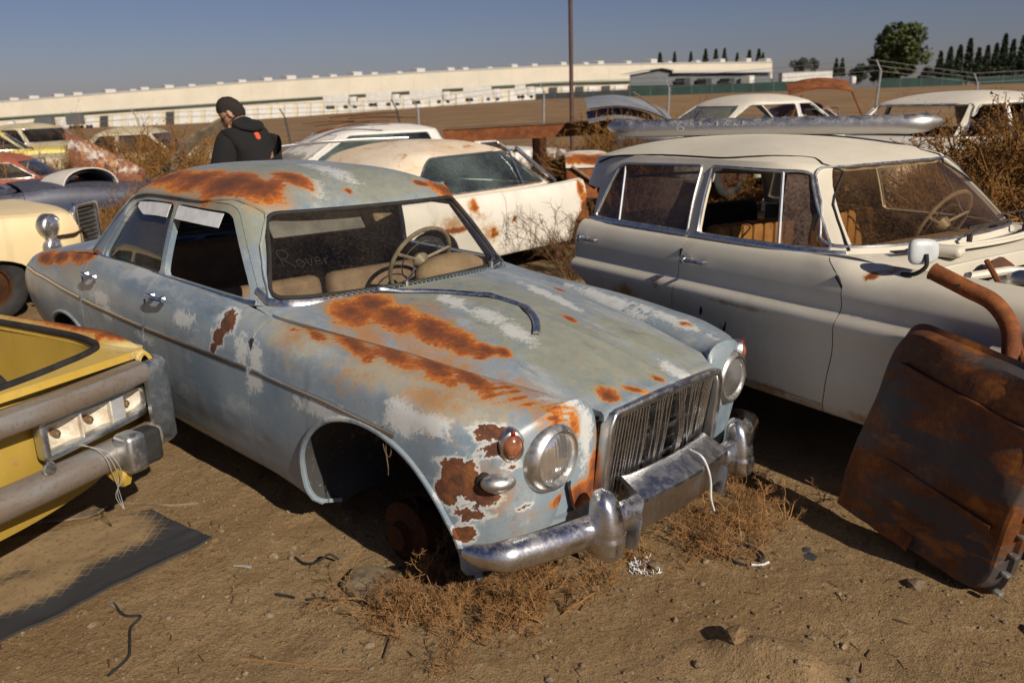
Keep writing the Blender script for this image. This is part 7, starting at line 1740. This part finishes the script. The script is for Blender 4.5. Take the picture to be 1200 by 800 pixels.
# ================================================================ person behind the saloon
simple('skin', (.42, .23, .15), .6, var=.1); simple('hair_dark', (.026, .017, .012), .8, var=.4, scale=60, bump=.006); simple('hoodie_black', (.007, .007, .008), .95, var=.25, scale=9); simple('denim', (.06, .075, .11), .9, var=.2); simple('logo_red', (.62, .09, .03), .7, var=.1); simple('shoe', (.03, .03, .03), .7)
pz = ground_h(-2.60, 1.22); per = thing('person', 'person in black hoodie with red back logo, head bowed behind the saloon', 'person', (-2.60, 1.22, pz), (0, 0, R(190)))
per.scale = (1.03, 1.03, 1.03)
def skinmesh(name, nodes, edges, mat, parent, root=0, sub=2):
    me = bpy.data.meshes.new(name); me.from_pydata([n[:3] for n in nodes], edges, []); o = bpy.data.objects.new(name, me); link_obj(o, parent)
    m = o.modifiers.new('skin', 'SKIN'); m.use_smooth_shade = True; sv = me.skin_vertices[0].data if me.skin_vertices else None
    if sv is None:
        bm = bmesh.new(); bm.from_mesh(me); bm.verts.layers.skin.verify(); bm.to_mesh(me); bm.free(); sv = me.skin_vertices[0].data
    for i, n in enumerate(nodes): sv[i].radius = (n[3], n[4] if len(n) > 4 else n[3]); sv[i].use_root = (i == root)
    s_ = o.modifiers.new('sub', 'SUBSURF'); s_.levels = sub; s_.render_levels = sub
    dg = bpy.context.evaluated_depsgraph_get(); ev = o.evaluated_get(dg); nm = bpy.data.meshes.new_from_object(ev); o.modifiers.clear(); o.data = nm; nm.materials.clear(); nm.materials.append(M[mat])
    for p_ in nm.polygons: p_.use_smooth = True
    return o
# facing +x; y left. head bowed forward and turned a little left
bod = [(0, 0, .98, .14, .11), (.0, 0, 1.15, .13, .10), (.01, 0, 1.32, .16, .11), (.02, 0, 1.44, .12, .09), (.05, .0, 1.53, .058), (.09, .01, 1.60, .06),
       (-.01, .10, .92, .085), (.02, .11, .50, .06), (-.02, .12, .09, .045), (.12, .13, .04, .04), (-.01, -.10, .92, .085), (.0, -.11, .50, .06), (-.04, -.12, .09, .045), (.10, -.14, .04, .04),
       (.01, .19, 1.42, .065), (.03, .27, 1.14, .028), (.18, .21, 1.03, .034), (.27, .15, 1.03, .03), (.01, -.19, 1.42, .065), (.03, -.27, 1.14, .028), (.18, -.21, 1.03, .034), (.27, -.15, 1.03, .03)]
ed = [(0, 1), (1, 2), (2, 3), (3, 4), (4, 5), (0, 6), (6, 7), (7, 8), (8, 9), (0, 10), (10, 11), (11, 12), (12, 13), (3, 14), (14, 15), (15, 16), (16, 17), (3, 18), (18, 19), (19, 20), (20, 21)]
skinmesh('body', bod, ed, 'skin', per)
for sg in (1, -1):
    for k in range(5):
        y0 = sg * (.15 + (.03 - .015 * k)); b_ = Vector((.27, y0, 1.03)); tl = (.05, .075, .08, .075, .06)[k]
        pp = [b_, b_ + Vector((tl * .6, 0, -.01 if k else .02)), b_ + Vector((tl * .95, 0, -.035 if k else .01))]; new('finger', tube(catmull(pp, 6), lambda q: .009 * (1 - .3 * q), 7), 'skin', per)
# head
b = bmesh.new(); bmesh.ops.create_uvsphere(b, u_segments=28, v_segments=22, radius=1)
for v in b.verts:
    x, y, z = v.co; fx = .098 * (1 + .06 * (z < 0) * x); v.co = Vector((x * fx + (.012 if z < -.1 and x > 0 else 0), y * .076 * (1 - .18 * max(0, -z)), z * .122 - .012 * max(0, x) * (z < 0)))
    if x > .85 and abs(y) < .22 and -.35 < z < .15: v.co.x += .022 * (1 - abs(y) / .22)
hr = (R(-8), R(44), R(30)); hl_ = (.125, .015, 1.66)
head = new('head', b, 'skin', per, loc=hl_, rot=hr, sharp=180)
for sg in (1, -1):
    e = bmesh.new(); bmesh.ops.create_uvsphere(e, u_segments=12, v_segments=8, radius=1)
    for v in e.verts: v.co = Vector((v.co.x * .018, v.co.y * .010, v.co.z * .032))
    new('ear', e, 'skin', head, loc=(-.005, sg * .080, -.008), rot=(0, R(-10), sg * R(20))); new('eye', lathe([(.001, .012), (.008, .009), (.012, 0)], 10, 'x'), 'hair_dark', head, loc=(.082, sg * .032, .004))
    new('glasses', MB().add(tube([(.09 + .0 * a, sg * .034 + .024 * math.cos(a), .004 + .018 * math.sin(a)) for a in np.linspace(0, 6.283, 18, endpoint=False)], .0025, 5, closed=True)).add(tube([(.088, sg * .058, .006), (.0, sg * .080, .004)], .003, 5)).geo(), 'hair_dark', head)
new('mouth', tube([(.092, -.022, -.06), (.099, 0, -.058), (.092, .022, -.06)], .004, 6), 'logo_red', head)
b = bmesh.new(); bmesh.ops.create_uvsphere(b, u_segments=32, v_segments=24, radius=1)
for v in b.verts:
    x, y, z = v.co; k = 1 + .05 * mnoise.noise(v.co * 9); v.co = Vector((x * .104 * k - .006, y * .081 * k, z * .127 * k + .006))
cutz = lambda c: c.z - ((.045 + .5 * (c.x - .03) if c.x > -.015 else -.055 + .75 * (c.x + .015)) + .012 * mnoise.noise(c * 60))
cut(b, cutz); pc = split(b, lambda c: 'h' if cutz(c) > 0 else None); b.free(); new('hair', pc['h'], 'hair_dark', head, sharp=180)
# hoodie
hod = [(0, 0, .90, .195, .15), (.0, 0, 1.10, .19, .15), (.005, 0, 1.30, .20, .15), (.015, 0, 1.46, .15, .12), (.03, 0, 1.53, .095, .09), (.0, .185, 1.46, .10), (.02, .28, 1.15, .105), (.17, .225, 1.035, .07), (.0, -.185, 1.46, .10), (.02, -.28, 1.15, .105), (.17, -.225, 1.035, .07)]
skinmesh('hoodie', hod, [(0, 1), (1, 2), (2, 3), (3, 4), (3, 5), (5, 6), (6, 7), (3, 8), (8, 9), (9, 10)], 'hoodie_black', per)
b = bmesh.new(); bmesh.ops.create_uvsphere(b, u_segments=24, v_segments=14, radius=1)
for v in b.verts: v.co = Vector((v.co.x * .10, v.co.y * .145, v.co.z * .045 * (1 + .25 * math.cos(v.co.y * 6))))
new('hood', b, 'hoodie_black', per, loc=(-.045, 0, 1.56), rot=(0, R(-25), 0), sharp=180)
skinmesh('trousers', [(0, 0, .95, .165, .13), (-.01, .10, .88, .105), (.02, .115, .50, .085), (-.02, .12, .10, .07), (-.01, -.10, .88, .105), (.0, -.115, .50, .085), (-.04, -.12, .10, .07)], [(0, 1), (1, 2), (2, 3), (0, 4), (4, 5), (5, 6)], 'denim', per)
for sg, x in ((1, .05), (-1, .03)): new('shoe', xf(box((0, 0, 0), (.28, .10, .09), .035, 3), (x, sg * .125, .045)), 'shoe', per)
# round logo between the shoulders, right side
hd = [o for o in per.children if o.name.startswith('hoodie')][0]; HS_ = Surf(np.array([v.co[:] for v in hd.data.vertices]))
Pl = []
for i in range(10):
    row = []
    for j in range(16):
        a = 6.283 * j / 15; q = .034 * i / 9; y, z = -.02 + q * math.cos(a) * .8, 1.475 + q * math.sin(a); p_ = HS_.at(1, y, 2, z, lambda k: k[:, 0] < -.02, 4); row.append((p_.x - .006, y, z))
    Pl.append(row)
new('logo', bm_from(gridgeo(np.array(Pl))), 'logo_red', per, sharp=180)
